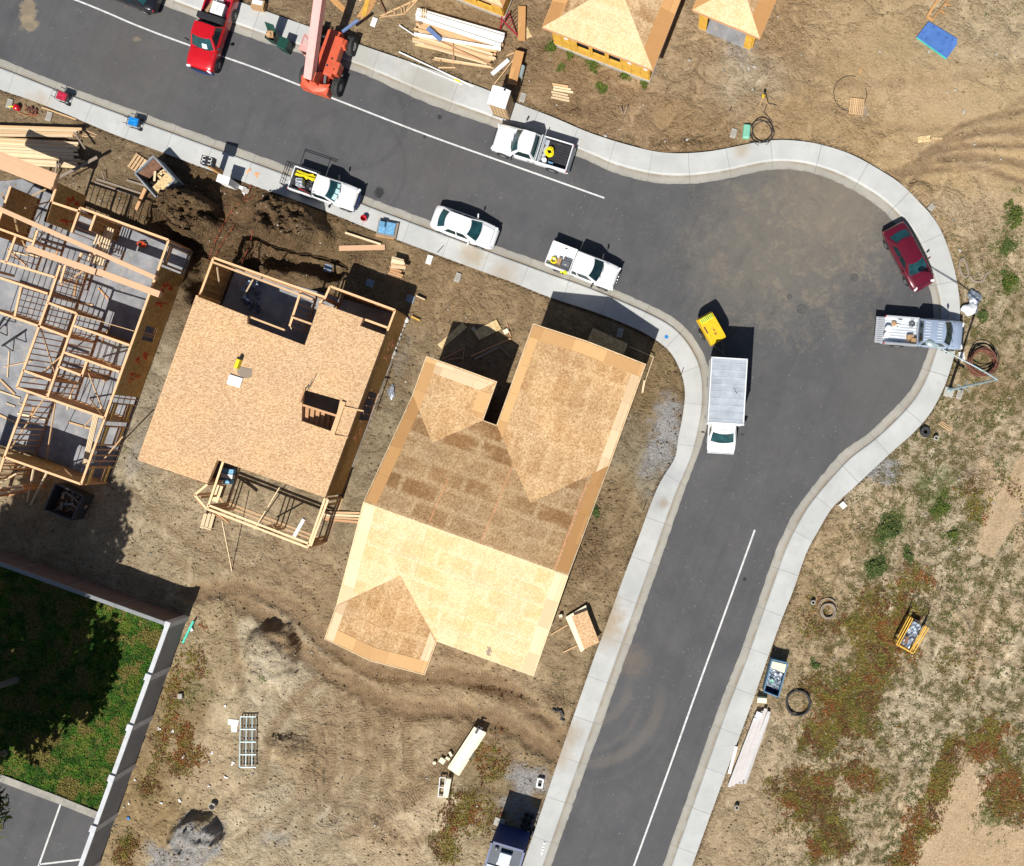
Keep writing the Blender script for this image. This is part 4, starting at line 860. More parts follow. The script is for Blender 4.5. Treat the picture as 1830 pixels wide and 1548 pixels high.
    strip_([(w*.8,245,ze(w*.8)),(89,245,zf),(89,245-w,zf),(w*.8,245-w,ze(w*.8))], 'plymid', .016); strip_([(176,245,ze(2)),(89,245,zf),(89,245-w,zf),(176,245-w,ze(2))], 'plymid', .016)
    strip_([(176,188,ze(2)),(178-w*.7,189-w*.7,ze(w*.7)),(178-w*.7,245-w,ze(w*.7)),(176,245-w,ze(2))], 'plypale', .017)
    # chalk lines snapped across the sheets, and joints between sheets
    mb = MB()
    for u in (110, 200): mb.bar(P(u,-2,zb(2)+.004), P(u,-180 if u > 130 else -80,zb(180 if u > 130 else 80)+.004), .05, .006)
    mb.bar(P(326,-2,zb(2)+.016), P(326,-150,zb(150)+.016), .07, .006)
    mb.build('chalk_line', M['orangepaint'], t)
    mb = MB()
    for u in (112, 212): mb.bar(P(u,4,zb(4)+.003), P(u,(120 if u < 178 else 183),zb(120 if u < 178 else 183)+.003), .028, .005)
    for v in (62, 125): mb.bar(P(26 if v < 100 else 190,v,zb(v)+.003), P(324,v,zb(v)+.003), .014, .005)
    for v in (-62,-125): mb.bar(P(26 if v > -100 else 70,v,zb(v)+.003), P(210,v,zb(v)+.003), .014, .005)
    mb.bar(P(89,110,zf+.004), P(89,224,zf+.004), .03, .006); mb.bar(P(30,190,ze(30)+.003), P(88,190,zf+.003), .015, .005)
    for v in (-300,-220): mb.bar(P(172,v,ze(22)+.003), P(250,v,zr+.003), .014, .005); mb.bar(P(250,v,zr+.003), P(330,v,ze(20)+.003), .014, .005)
    mb.build('sheet_joint', M['fir'], t)
    mb = MB(); 
    for i in range(6): mb.bar(P(262+i%3*2.5,172-i%2*7,zb(172-i%2*7)+.02), P(266+i%3*2.5,180-i%2*7,zb(180-i%2*7)+.02), .05, .03)
    mb.build('vent_mark', M['greywood'], t)
    # walls below, with gable ends
    mb = MB(); i = 15
    fp = [(i,-256+i),(125-i,-256+i),(125-i,-187+i),(150+i,-187+i),(150+i,-368+i),(350-i,-368+i),(350-i,187-i),(178-i,187-i),(178-i,247-i),(i,247-i)]
    mb.prism([tuple(P(u,v).xy) for u, v in fp], -.1, 3.58); mb.build('wall', M['sheath'], t)
    mb = MB()
    for (u0, u1, v, zt) in ((i,125-i,-256+i,zl),(150+i,350-i,-368+i,zr),(i,178-i,247-i,zf)):
        um = (u0+u1)/2; a, b, c = P(u0,v,3.585), P(u1,v,3.585), P(um,v,zt-.22)
        d = P(0,2,0)-P(0,0,0); mb.add([a,b,c,a+d,b+d,c+d], [(0,1,2),(3,5,4),(0,3,4,1),(1,4,5,2),(2,5,3,0)])
    mb.build('gable', M['sheath'], t)
    return t
roofed_house()
# sheet lying in front of the right gable
P3 = frame(699.5, 889.2)

# ---- framing helpers
def studs(mb, A, B, z0, z1, sp=.406, dbl=True, t=.055, d=.14, openings=()):
    "stud wall from A to B (xy world)"
    A = Vector((A.x, A.y, 0)); B = Vector((B.x, B.y, 0)); D = B-A; L = D.length; x = D/L; a = math.atan2(x.y, x.x)
    def pc(s_, z, l, h, tint): mb.box((A.x+x.x*s_, A.y+x.y*s_, z), (l, d, h), a, tint)
    pc(L/2, z1-.038, L, .036, (1.5,1.6,1.75)); 
    if dbl: pc(L/2, z1-.078, L*.995, .036, .95)
    pc(L/2, z0+.02, L, .036, .8)
    n = max(1, int(round(L/sp))); hh = (z1-.10)-(z0+.04)
    for i in range(n+1):
        s_ = min(max(i*L/n, t/2), L-t/2)
        if any(o[0] < s_ < o[1] for o in openings): continue
        pc(s_, z0+.04+hh/2, t, hh, rnd.uniform(.8, 1.1))
    for o in openings:
        pc((o[0]+o[1])/2, z0+o[3] if len(o) > 3 else z0+2.1, o[1]-o[0]+.1, .24, .85)
        for e in (o[0], o[1]): pc(e, z0+.04+hh/2, .08, hh, .9)
        if o[2] > 0: pc((o[0]+o[1])/2, z0+o[2], o[1]-o[0], .06, .85)
    return mb
def wallp(parent, a, b, h, z0=.16, name='stud_wall', mat='fir', **kw):
    mb = MB(); studs(mb, W(*a, h), W(*b, h), z0, h, **kw); return mb.build(name, M[mat], parent)
def sheathing(parent, a, b, h, z0, z1, off, openings=(), mat='sheath', name='sheathing', th=.014):
    "OSB skin on the outside of a wall; openings (s0,s1,za,zb)"
    A, B = W(*a, h), W(*b, h); A.z = B.z = 0; D = B-A; L = D.length; x = D/L; nrm = Vector((x.y, -x.x, 0))*off; an = math.atan2(x.y, x.x)
    cuts = sorted({0, L, *[o[0] for o in openings], *[o[1] for o in openings]}); mb = MB()
    for s0, s1 in zip(cuts[:-1], cuts[1:]):
        op = [o for o in openings if o[0] <= s0+1e-4 and o[1] >= s1-1e-4]
        for za, zb in ([(z0, op[0][2]), (op[0][3], z1)] if op else [(z0, z1)]):
            if zb-za < .02: continue
            c = A+x*((s0+s1)/2)+nrm; mb.box((c.x, c.y, (za+zb)/2), (s1-s0, th, zb-za), an, 1.0)
    return mb.build(name, M[mat], parent)
def scribbles(parent, a, b, h, off, spots, z=1.6, mat='redpaint'):
    A, B = W(*a, h), W(*b, h); A.z = B.z = 0; x = (B-A).normalized(); nrm = Vector((x.y, -x.x, 0))*(off+(.012 if off > 0 else -.012)); rs = random.Random(4)
    for s_ in spots:
        mb = MB(); c = A+x*s_+nrm; an = math.atan2(x.y, x.x)
        for k in range(7):
            p = c+x*rs.uniform(-.35,.35); mb.box((p.x, p.y, z+rs.uniform(-.5,.5)), (rs.uniform(.04,.22), .006+k*.0007, rs.uniform(.1,.55)), an, 1.0, rs.uniform(-.6,.6))
        mb.build('paint_mark', M[mat], parent)
# ---- the decked house (middle)
def decked_house():
    hd = 3.25; hp = 2.85
    t = thing('decked_house', 'house under construction with a flat timber upper floor deck and a stair opening', 'house', W(470,720,0))
    k = lambda pts, h=hd: [tuple(W(x, y, h).xy) for x, y in pts]
    # deck as sheets around its openings
    hole = [(541,696),(607.6,715),(595,772),(539,752.5)]
    outline = [(350.5,528.8),(442,565),(442,578.5),(544.4,617.3),(557.5,580),(570.4,541),(649,569),(643.5,582.5),(688,599),(581,889.5),(388,822),(371,863),(247,822)]
    pieces = [[(350.5,528.8),(442,565),(442,578.5),(544.4,617.3),(541,696),(539,752.5),(388,822),(371,863),(247,822)],
              [(544.4,617.3),(557.5,580),(570.4,541),(649,569),(643.5,582.5),(688,599),(643,721),(607.6,715),(541,696)],
              [(539,752.5),(595,772),(607.6,715),(643,721),(581,889.5),(388,822)]]
    mb = MB()
    for p in pieces:
        pl = k(p); n = len(pl); A_ = sum(pl[i][0]*pl[(i+1)%n][1]-pl[(i+1)%n][0]*pl[i][1] for i in range(n))
        if A_ < 0: pl = pl[::-1]
        mb.add([(x,y,hd) for x,y in pl], [tuple(range(n))]); mb.add([(x,y,hd-.3) for x,y in pl], [tuple(range(n))[::-1]])
    for loop in (outline, hole):
        pl = k(loop); n = len(pl)
        mb.add([(x,y,hd) for x,y in pl]+[(x,y,hd-.3) for x,y in pl], [(i,(i+1)%n,n+(i+1)%n,n+i) for i in range(n)])
    mb.build('floor_deck', M['deck'], t)
    mb = MB(); mb.prism([tuple(W(x,y,hd).xy) for x, y in [(381,461),(706,554),(580,892),(388,824),(370,866),(250,820)]], -.1, .12); mb.build('slab', M['slab'], t)
    # outer walls
    R0, R1 = (706,554.4), (583,886)
    mb = MB(); studs(mb, W(*R0,hp), W(*R1,hp), .12, hp, openings=((5.5,7.8,0,2.3),)); mb.build('stud_wall', M['fir'], t)
    Lr = (W(*R0,hp)-W(*R1,hp)).length
    sheathing(t, R0, R1, hp, -.02, hp, -.065, openings=((5.6,7.6,.05,2.5),))
    sheathing(t, (688.5,598), (583,886), hp, hp+.004, hd-.05, -.065, name='rim_board')
    scribbles(t, R0, R1, hp, -.075, (2.2, 3.2, 8.6), 1.3, 'orangepaint')
    wallp(t, (248,821), (352,528), hp); sheathing(t, (381,461), (250,818), hp, 0, hp, .065)
    wallp(t, (248,821), (371,862), hp); sheathing(t, (248,821), (371,862), hp, 0, hp, .0, name='sheathing')
    # garage end
    wallp(t, (381,460.6), (579,531), hp, openings=((.9,7.2,0,2.2),)); wallp(t, (381,461), (357,526), hp)
    for a, b in (((381,469),(560,536)),((445,566),(510,590.6)),((521.7,567),(558.6,580))):
        mb = MB(); mb.bar(W(*a,hp-.05), W(*b,hp-.05), .12, .3, 1.05); mb.build('header_beam', M['pine'], t)
    wallp(t, (537,521), (517,583), hp)
    wallp(t, (589.7,511.8), (706,554.4), hp); wallp(t, (589.7,511.8), (579.4,534.4), hp)
    sheathing(t, (589.7,511.8), (706,554.4), hp, 0, hp-.04, -.065)
    wallp(t, (650.4,570.5), (693,586), hp); wallp(t, (580,535), (570,541), hp)
    for a, b, c in (((388,478),(392,508),1.2),((452,500),(437,527),1.0),((517,578),(521,588),2.6)):
        mb = MB(); mb.bar(W(*a,hp), W(*b,c), .04, .09); mb.build('brace', M['palepine'], t)
    # stair
    mb = MB(); sa, sb = W(543,708,1.0), W(596,727,1.0)
    st0 = W(541,727,hd); st1 = W(594,745,hd); d = (st1-st0); 
    for i in range(7):
        f = i/7; c = st0+d*f; c2 = W(540,752,hd)-st0
        z = hd-.35-.19*i; q0 = st0+d*f; q1 = st0+d*(f+1/7); w = (W(539,752,hd)-W(541.5,727,hd))
        zz = Vector((0,0,z-hd)); mb.add([q0+zz, q1+zz, q1+w+zz, q0+w+zz], [(0,1,2,3)], .9 if i < 4 else .8)
        mb.add([q1+zz, q1+w+zz, q1+w+zz-Vector((0,0,.19)), q1+zz-Vector((0,0,.19))], [(0,1,2,3)], .6)
    mb.build('stair', M['fir'], t)
    mb = MB(); mb.bar(W(541,724,hd+.02), W(604,744,hd+.02), .14, .05, 1.05); mb.build('stair_rail', M['fir'], t)
    for a, b in (((537,719),(545,697)),):
        mb = MB(); mb.bar(W(*a,hd+.45), W(*b,hd+.45), .05, .09); mb.bar(W(535,720,hd+.2), W(543,697,hd+.2), .05, .09)
        for q in (a, b): mb.bar(W(*q,hd), W(q[0]-2,q[1],hd+.5), .05, .05)
        mb.build('guard_rail', M['fir'], t)
    mb = MB(); mb.bar(W(553,694,hd), W(558,677,hd+.5), .035, .08); mb.build('prop', M['greywood'], t)
    # framed bay by the stair
    mb = MB(); mb.bar(W(614,718,hd+.1), W(594,776,hd+.1), .3, .09, 1.1); mb.bar(W(613,727,hd+.06), W(650,735,hd), .1, .08)
    for i in range(4):
        f = i/3; mb.bar(W(612-16*f,730+44*f,hd), W(612-16*f+22,730+44*f+6,hd-.6), .09, .05, .9)
    mb.bar(W(596,778,hd+.05), W(622,782,hd), .09, .09); mb.build('bay_frame', M['pine'], t)
    mb = MB()
    for dx in (0, 6, 14): mb.bar(W(660-dx,690+dx*.4,2.5), W(648-dx,722+dx*.4,2.5), .06, .3, .8)
    for i in range(5): mb.bar(W(676-4*i*1.2,700+14*i,1.2), W(664-4*i*1.2,697+14*i,2.6), .05, .05, .7)
    mb.build('window_frame', M['fir'], t)
    # porch frame at the front
    for a, b in (((368,909),(550,979)),((372,903),(552,972)),((580.5,891),(550,978)),((586,893),(555,976)),((398,826),(370,909)),((368,909),(347,884)),((347,885),(370,866))):
        mb = MB(); studs(mb, W(*a,hp), W(*b,hp), .05, hp, sp=9, dbl=True); mb.build('porch_beam', M['pine'], t)
    for (x, y) in ((370,908),(377,912),(383,914),(462,944),(470,947),(478,950),(549,977),(553,966),(540,973),(583,892),(579,903),(350,884),(356,889)):
        mb = MB(); c = W(x, y, hp); mb.box((c.x, c.y, hp/2-.05), (.09,.14,hp-.1), HANG, rnd.uniform(.85,1.1)); mb.build('post', M['pine'], t)
    for a, ha, b, hb in (((500,871),2.8,(455,946),.3),((485,936),.6,(500,955),2.7),((397,930),2.6,(415,1021),.06)):
        mb = MB(); mb.bar(W(*a,ha), W(*b,hb), .05, .09); mb.build('brace', M['palepine'], t)
    mb = MB()
    for i in range(5): mb.bar(W(352+4*i,893+3.5*i,2.75), W(362+8*i,906+5*i,2.75), .05, .14, rnd.uniform(.8,1.1))
    mb.bar(W(389,918,2.7), W(410,935,2.7), .09, .2); mb.build('blocking', M['fir'], t)
    return t
decked_house()
# ---- the framed house (left)
def framed_house():
    h = 3.0
    t = thing('framed_house', 'open framed timber house without a roof on a concrete slab at the left', 'house', W(150,620,0))
    mb = MB(); mb.prism([tuple(W(x,y,.15).xy) for x, y in [(342,448),(193,862),(60,812),(-60,780),(-60,330),(40,320),(125,362),(160,384)]], -.1, .15); mb.build('slab', M['slab'], t)
    WL = [((142.6,371),(300.6,428.8),{'openings':((2.6,5.6,0,2.3),)}),((91,361),(142.6,378),{}),((142.6,371),(127,415),{}),((91,361),(79.5,396),{}),
          ((7,817),(144,865.5),{}),((29,692.6),(187,747.5),{}),((114,629.8),(212.8,664.6),{}),((131,582),(232.6,617.5),{}),
          ((137,560),(83.7,711),{}),((107,474),(84.7,540),{}),((84.7,540),(40.7,662),{}),((40.7,662),(29,692.6),{}),((84.7,541),(136,560),{}),((0,466),(99,496),{}),((-40,395),(58,431),{}),
          ((66,412),(56,443),{}),((-40,545),(72,584),{}),((72,584),(120,602),{}),((-20,490),(84.7,525),{}),((37,513),(25,567),{}),((27,422.6),(10,469),{}),
          ((103.5,655),(146.5,671.6),{}),((154.6,646),(145,673),{}),((48.8,704),(7,817),{}),((7,817),(-4,850),{}),((40.7,662),(90.7,680),{}),((116,474),(107,505),{}),((145,452),(133,480),{}),((176,432),(168,455),{}),((-60,470),(-30,478),{}),((-40,700),(29,692.6),{}) ]
    for a, b, kw in WL[:-1]: wallp(t, a, b, h, **kw)
    # right wall: open, sheathed, then window bays
    A, B = (301,429), (144,866); L = (W(*A,h)-W(*B,h)).length
    mb = MB(); studs(mb, W(*A,h), W(*B,h), .15, h, openings=((.3,1.55,0,2.3),(5.3,6.3,.9,2.2),(11.3,12.5,.9,2.2),(12.9,14.2,.9,2.2),(15.8,16.9,.9,2.2))); mb.build('stud_wall', M['fir'], t)
    sa, sb = (284.5,475), (202,705)
    sheathing(t, sa, sb, h, -.05, h-.06, -.066, openings=((4.0,5.0,.9,2.2),))
    scribbles(t, sa, sb, h, -.08, (1.2, 2.5, 6.2, 7.7), 1.5)
    P0 = W(*A,h); P1 = W(*B,h); x = (P1-P0).normalized()
    for s0, s1 in ((11.3,12.5),(12.9,14.2),(15.7,17.0)):
        for z, hh, nm in ((2.35,.28,'window_header'),(.62,.2,'window_sill')):
            mb = MB(); c = P0+x*((s0+s1)/2); mb.box((c.x, c.y, z), (s1-s0, .15, hh), math.atan2(x.y, x.x), 1.0); mb.build(nm, M['sheath'], t)
    mb = MB(); mb.box(tuple(((P0+P1)/2).xy)+(.17,), (L, .16, .05), math.atan2(x.y, x.x), .6); mb.build('sill_plate', M['greywood'], t)
    # rear sheathing patches seen from inside
    wallp(t, (102,326), (79.5,396), h); sheathing(t, (102,326), (79.5,396), h, .0, h-.06, -.075); scribbles(t, (102,326), (79.5,396), h, -.085, (.8,2.3), 1.2)
    wallp(t, (18,333), (-12,420), h); sheathing(t, (18,333), (-12,420), h, .2, h-.06, .075)
    wallp(t, (170,384), (160,412), h); sheathing(t, (170,384), (160,412), h, .2, h-.1, .075)
    sheathing(t, (131,582), (232.6,617.5), h, .15, h-.05, .075, openings=((.0,.5,.1,2.2),))
    sheathing(t, (7,817), (144,865.5), h, .15, h-.05, -.075, openings=((2.6,4.0,.1,2.3),))
    sheathing(t, (7,817), (-60,793), h, .15, h-.05, -.075, openings=((.8,2.0,.9,2.2),))
    # heavy beams laid over the top
    for a, b, w, hh, z in (((-20,365),(279,497),.30,.30,3.25),((51.6,444),(173,487),.42,.32,3.3),((176,486),(287,527),.42,.32,3.3)):
        mb = MB(); mb.bar(W(*a,z), W(*b,z), w, hh); o = mb.build('glulam_beam', M['glulam'], t, bevel=.006)
    mb = MB()
    p, q = W(-30,288,3.3), W(96,338,3.3); d = Vector(((q-p).y, -(q-p).x, 0)).normalized()
    for i in range(6): mb.bar(p-d*(.18*i), q-d*(.18*i)+ (q-p)*rnd.uniform(-.01,.01), .175, .3, rnd.uniform(.93,1.08))
    mb.build('beam_pack', M['glulam'], t)
    # diagonal braces
    for a, ha, b, hb in (((72,584),2.9,(98,665),.2),((25,385),2.9,(35,430),.2),((3,345),2.9,(20,385),.3),((36,421),2.9,(48,450),.3),((152,650),2.9,(190,748),.3),((115,632),2.9,(60,680),.3),
                         ((85,703),2.9,(10,815),.3),((99,721),2.9,(80,838),.3),((210,663),2.9,(180,640),.3),((45,372),2.9,(90,360),.4),((148,485),2.9,(105,512),.3),((187,748),2.9,(160,712),.2),((140,862),2.9,(110,832),.2),((240,592),2.9,(136,562),2.95),((58,350),3.0,(82,338),3.3),((220,780),2.6,(178,830),.4),((212,665),2.8,(170,645),1.5)):
        mb = MB(); mb.bar(W(*a,ha), W(*b,hb), .045, .09, rnd.uniform(.8,1.05)); mb.build('brace', M['pine'], t)
    mb = MB()
    for a, b in (((190,405),(168,470)),((195,407),(173,472)),((199,408),(178,474)),((186,404),(163,468)),((181,402),(158,466)),((203,410),(183,475))): mb.bar(W(*a,1.6), W(*b,1.6), .09, .1, rnd.uniform(.9,1.15))
    mb.build('post_pack', M['palepine'], t)
    mb = MB()
    for i in range(4): mb.bar(W(170+i*2.3,735+i,1.2), W(148+i*2.3,830+i,.8), .06, .09, rnd.uniform(.9,1.15))
    mb.build('post_pack', M['palepine'], t)
    # porch at the bottom left
    for a, b in (((-10,832),(-30,880)),((-30,876),(40,868)),((-30,888),(42,873))):
        wallp(t, a, b, 2.3, z0=.05, sp=.8)
    for a, ha, b, hb in (((60,838),2.6,(49,897),.06),((88,836),2.6,(55,903),.06),((30,846),2.4,(-10,870),.8)):
        mb = MB(); mb.bar(W(*a,ha), W(*b,hb), .06, .12, 1.05); mb.build('brace', M['palepine'], t)
    return t
framed_house()
# things left on its slab
_r = random.Random(77)
for i in range(26):
    x, y = _r.uniform(5,190), _r.uniform(430,780); x = min(x, 250-(y-430)*.33+30); a = _r.choice([HANG, HANG+math.pi/2])+_r.gauss(0,.25); L = _r.uniform(.5,2.2)
    c = W(x, y, .2); d = Vector((math.cos(a), math.sin(a), 0))*L/2; mb = MB(); mb.bar(c-d, c+d, _r.uniform(.05,.14), .05, _r.uniform(.8,1.2))
    solo(mb, 'loose_board', M[_r.choice(['pine','fir','palepine'])], 'short loose board lying on the slab inside the framed house', 'board', c, 'loose boards on the framed house slab')
mb = MB(); c = W(252,436,.3)
mb.tube([c+Vector((math.cos(a)*.22, math.sin(a)*.16, .05*math.sin(3*a))) for a in [i*.5 for i in range(13)]], .06, 5)
mb.tube([c+Vector((.2+math.cos(a)*.15, -.1+math.sin(a)*.12, 0)) for a in [i*.6 for i in range(11)]], .05, 5); solo(mb, 'hose_coil', M['redpaint'], 'red hose coil on the garage slab of the framed house', 'hose', c)
def sawhorse(px, py, rz, label):
    t = thing('sawhorse', label, 'sawhorse', W(px, py, .15)); c = W(px, py, .15); mb = MB()
    mb.box((c.x, c.y, .85), (1.2,.12,.1), rz); mb.build('top_rail', M['blackplastic'], t)
    for sx in (-1,1):
        for sy in (-1,1):
            mb = MB(); v = Vector((sx*.45, sy*.06, 0)); v.rotate(Matrix.Rotation(rz,3,'Z')); w = Vector((sx*.55, sy*.35, 0)); w.rotate(Matrix.Rotation(rz,3,'Z'))
            mb.bar((c.x+v.x, c.y+v.y, .82), (c.x+w.x, c.y+w.y, .16), .06, .05); mb.build('leg', M['blackplastic'], t)
sawhorse(13,583,1.0,'black sawhorse standing on the framed house slab at the left edge'); sawhorse(30,612,.6,'black sawhorse standing lower on the framed house slab')
# ---- hip roofed houses at the top
def hip_house(name, label, E1, E2, h, back, ov, sheath, pitch=.33, windows=(), open_front=False, strip_w=26):
    "E1,E2 eave corners in the photo, house runs back from them"
    a, b = W(*E1,h), W(*E2,h); a.z = b.z = 0; D = b-a; L = D.length; x = D/L; y = Vector((-x.y, x.x, 0))     # y points up the photo (away)
    t = thing(name, label, 'house', (a+b)/2)
    hz = h+L/2*pitch; A, B = a+Vector((0,0,h)), b+Vector((0,0,h)); Cc, Dd = B+y*back, A+y*back
    R1 = (a+b)/2+y*(L/2)+Vector((0,0,hz)); R2 = (a+b)/2+y*(back-L/2)+Vector((0,0,hz)); lo = Vector((0,0,-.14))
    for nm, mat, poly in (('front_roof','roofsunlit',[A,B,R1]),('side_roof','roofshadestain',[B,Cc,R2,R1]),('side_roof','roofshadestain',[A,R1,R2,Dd]),('rear_roof','roofosb',[Cc,Dd,R2])):
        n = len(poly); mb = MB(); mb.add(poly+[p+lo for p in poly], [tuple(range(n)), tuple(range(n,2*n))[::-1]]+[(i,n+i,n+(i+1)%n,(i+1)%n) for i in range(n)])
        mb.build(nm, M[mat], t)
    nl = Vector((0,0,.014)); w = strip_w/S
    for p, q, r in ((B,Cc,-x),(A,Dd,x)):
        s_ = pitch; up = Vector((0,0,w*s_)); mb = MB(); vs = [p+nl, q+nl, q+r*w+up+nl-y*w, p+r*w+up+nl+y*w]
        if (vs[1]-vs[0]).cross(vs[2]-vs[1]).z < 0: vs = vs[::-1]
        mb.add(vs, [(0,1,2,3)]); mb.build('starter_board', M['ply'], t)
    mb = MB()
    for p, q in ((A,B),(B,Cc),(A,Dd)): mb.bar(p+Vector((0,0,-.07)), q+Vector((0,0,-.07)), .04, .17)
    mb.build('fascia', M['fir'], t)
    c0, c1 = a+x*ov+y*ov, b-x*ov+y*ov; an = math.atan2(x.y, x.x)
    if not open_front:
        mb = MB(); fl = (c1-c0).length; zc = .35
        ops = [(fl*s0, fl*s1, z0, z1) for s0, s1, z0, z1 in windows]
        cuts = sorted({0, fl, *[o[0] for o in ops], *[o[1] for o in ops]})
        for s0, s1 in zip(cuts[:-1], cuts[1:]):
            op = [o for o in ops if o[0] <= s0+1e-4 and o[1] >= s1-1e-4]
            for za, zb in ([(zc, op[0][2]), (op[0][3], h-.12)] if op else [(zc, h-.12)]):
                c = c0+x*((s0+s1)/2); mb.box((c.x, c.y, (za+zb)/2), (s1-s0, .12, zb-za), an)
        for q0, q1 in ((c1, c1+y*(back-2*ov)), (c0+y*(back-2*ov), c0)):
            c = (q0+q1)/2; d = q1-q0; mb.box((c.x, c.y, (zc+h-.12)/2), (d.length, .11, h-.12-zc), math.atan2(d.y, d.x))
        mb.build('wall', M[sheath], t)
        mb = MB(); nst = int(fl/.6)
        for i in range(nst+1):
            s_ = i*fl/nst
            if any(o[0]-.05 < s_ < o[1]+.05 for o in ops): continue
            c = c0+x*s_-y*.068; mb.box((c.x, c.y, 1.6), (.03,.012,2.4), an, .72)
        for o in ops:
            for e in (o[0], o[1]):
                c = c0+x*e-y*.075; mb.box((c.x, c.y, 1.7), (.09,.02,2.0), an, .95)
            c = c0+x*((o[0]+o[1])/2)-y*.074; mb.box((c.x, c.y, o[3]+.06), (o[1]-o[0],.018,.1), an, .9)
        mb.build('batten', M[sheath], t)
        for i, f in enumerate((.05,.145,.22,.80,.90,.965)):
            mb = MB(); c = c0+x*(fl*f)-y*.085; mb.box((c.x, c.y, 2.15-(i%2)*.25), (.26,.006,.34), an); mb.build('sticker', M['paper'] if False else M['whitedull'], t)
        mb = MB(); f = [c0-y*.12-x*.1, c1-y*.12+x*.1, c1+y*(back-2*ov), c0+y*(back-2*ov)]; mb.prism([tuple(p.xy) for p in f], -.2, .35); mb.build('foundation', M['stone'], t)
        mb = MB(); f = [c0+y*.2+x*.2, c1+y*.2-x*.2, c1+y*.3-x*.2, c0+y*.3+x*.2]; mb.prism([tuple(p.xy) for p in f], .36, 2.6); mb.build('dark_backing', M['blackplastic'], t)  # black sheet behind the window openings, painting the dark of the interior
    else:
        mb = MB(); f = [c0-y*.1, c1-y*.1, c1+y*(back-2*ov), c0+y*(back-2*ov)]; mb.prism([tuple(p.xy) for p in f], -.1, .14); mb.build('slab', M['slab'], t)
        for c, w_ in ((c0+x*.3,.55),(c1-x*.3,.5)):
            mb = MB(); mb.box((c.x, c.y, h/2), (w_,.16,h-.2), an); mb.build('wall_pier', M[sheath], t)
        for q0, q1 in ((c1+y*.1, c1+y*(back-2*ov)), (c0+y*(back-2*ov), c0+y*.1)):
            c = (q0+q1)/2; d = q1-q0; mb = MB(); mb.box((c.x, c.y, h/2), (d.length, .12, h-.2), math.atan2(d.y, d.x)); mb.build('wall', M[sheath], t)
    return t
hip_house('yellow_house', 'hip roofed house with yellow sheathed walls and three dark window openings', (969,49), (1167,126), 3.0, 14.0, .42, 'yellowsheath', windows=((.25,.385,1.15,2.2),(.41,.55,1.15,2.2),(.58,.71,1.15,2.2)))
hip_house('porch_house', 'small hip roofed building with an open front and pale slab, right of the yellow house', (1237,18), (1358,69), 2.9, 8.0, .45, 'yellowsheath', open_front=True, pitch=.36)
hip_house('corner_house', 'house corner with yellow framing above a pale foundation, above the lumber pile', (700,-66), (898,13), 2.9, 12.0, .55, 'yellowsheath', windows=((.55,.66,1.0,2.1),(.72,.9,1.0,2.1)), strip_w=10)
# ---- concrete wall round the lawn
def concrete_wall():
    t = thing('boundary_wall', 'tall pale coped concrete wall with a corner enclosing the lawn', 'wall', W(334,1104,0))
    Cx, Cy = 334, 1104; u = HU; v = HV; H = 2.4
    def q(a, b, z=0): return Vector(((Cx+u.x*a+v.x*b-NX)/S, (NY-(Cy+u.y*a+v.y*b))/S, z))
    k = 92
    for i in range(6):
        mb = MB(); mb.bar(q(0,i*k+(4 if i == 0 else 1),1.16), q(0,(i+1)*k-1,1.16), .2, 2.4); mb.build('wall_panel', M['wallconc'], t)
        mb = MB(); mb.bar(q(0,i*k-4,2.4), q(0,(i+1)*k-4,2.4), .3, .12, 1.0); mb.build('coping', M['coping'], t, bevel=.02)
    for i in range(1,6):
        mb = MB(); c = q(0,i*k+4,0); mb.box((c.x, c.y, 1.25), (.42,.34,2.5), HANG+math.pi/2); mb.box((c.x, c.y, 2.54), (.46,.40,.08), HANG+math.pi/2); mb.build('wall_pier', M['coping'], t)
    for i in range(5):
        mb = MB(); mb.bar(q(-i*k-(-4 if i == 0 else 1),0,1.16), q(-(i+1)*k+1,0,1.16), .2, 2.4); mb.build('wall_panel', M['wallshaded'], t)  # run facing away from the sun, its shade painted in the panel colour
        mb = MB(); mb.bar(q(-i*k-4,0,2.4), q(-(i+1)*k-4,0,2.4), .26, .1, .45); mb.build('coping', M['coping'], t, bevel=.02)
    mb = MB(); c = q(0,0,0); mb.box((c.x, c.y, 1.24), (.36,.36,2.5), HANG); mb.build('wall_pier', M['coping'], t)
    for i in range(1,5):
        mb = MB(); c = q(-i*k,0,0); mb.box((c.x, c.y, 1.2), (.10,.26,2.38), HANG, .7); mb.build('joint', M['wallconc'], t)
concrete_wall()
# ---------------------------------------------------------------- vehicles
def loft(mb, secs, crown=.03):
    rows = []
    for x, w, zt, zb in secs:
        half = [(w*.90, zb), (w*.985, zb+.10), (w, zb+(zt-zb)*.55), (w*.99, zt-.14), (w*.965, zt-.055), (w*.90, zt-.012), (w*.55, zt+crown*.7)]
        pts = [(y, z) for y, z in half]+[(0, zt+crown)]+[(-y, z) for y, z in half[::-1]]
        rows.append([(x, y, z) for y, z in pts])
    mb.grid(rows)
    for r in (rows[0], rows[-1]): mb.add(r, [tuple(range(len(r)))])
def surf(a, b, c, d, bow=0.0, crown=0.0):
    a, b, c, d = map(Vector, (a, b, c, d)); nrm = ((b-a).cross(d-a)).normalized()
    def f(u, v, off=0.0):
        p = (a*(1-u)+b*u)*(1-v)+(d*(1-u)+c*u)*v
        k = 1-(2*u-1)**2
        return p+Vector((bow*k, 0, crown*k*(1-(2*v-1)**2) if crown else 0))+nrm*off
    return f
def spatch(mb, f, u0=0, u1=1, v0=0, v1=1, off=0.0, n=6, m=3, tint=1.0):
    mb.grid([[f(u0+(u1-u0)*i/n, v0+(v1-v0)*j/m, off) for i in range(n+1)] for j in range(m+1)], tint)
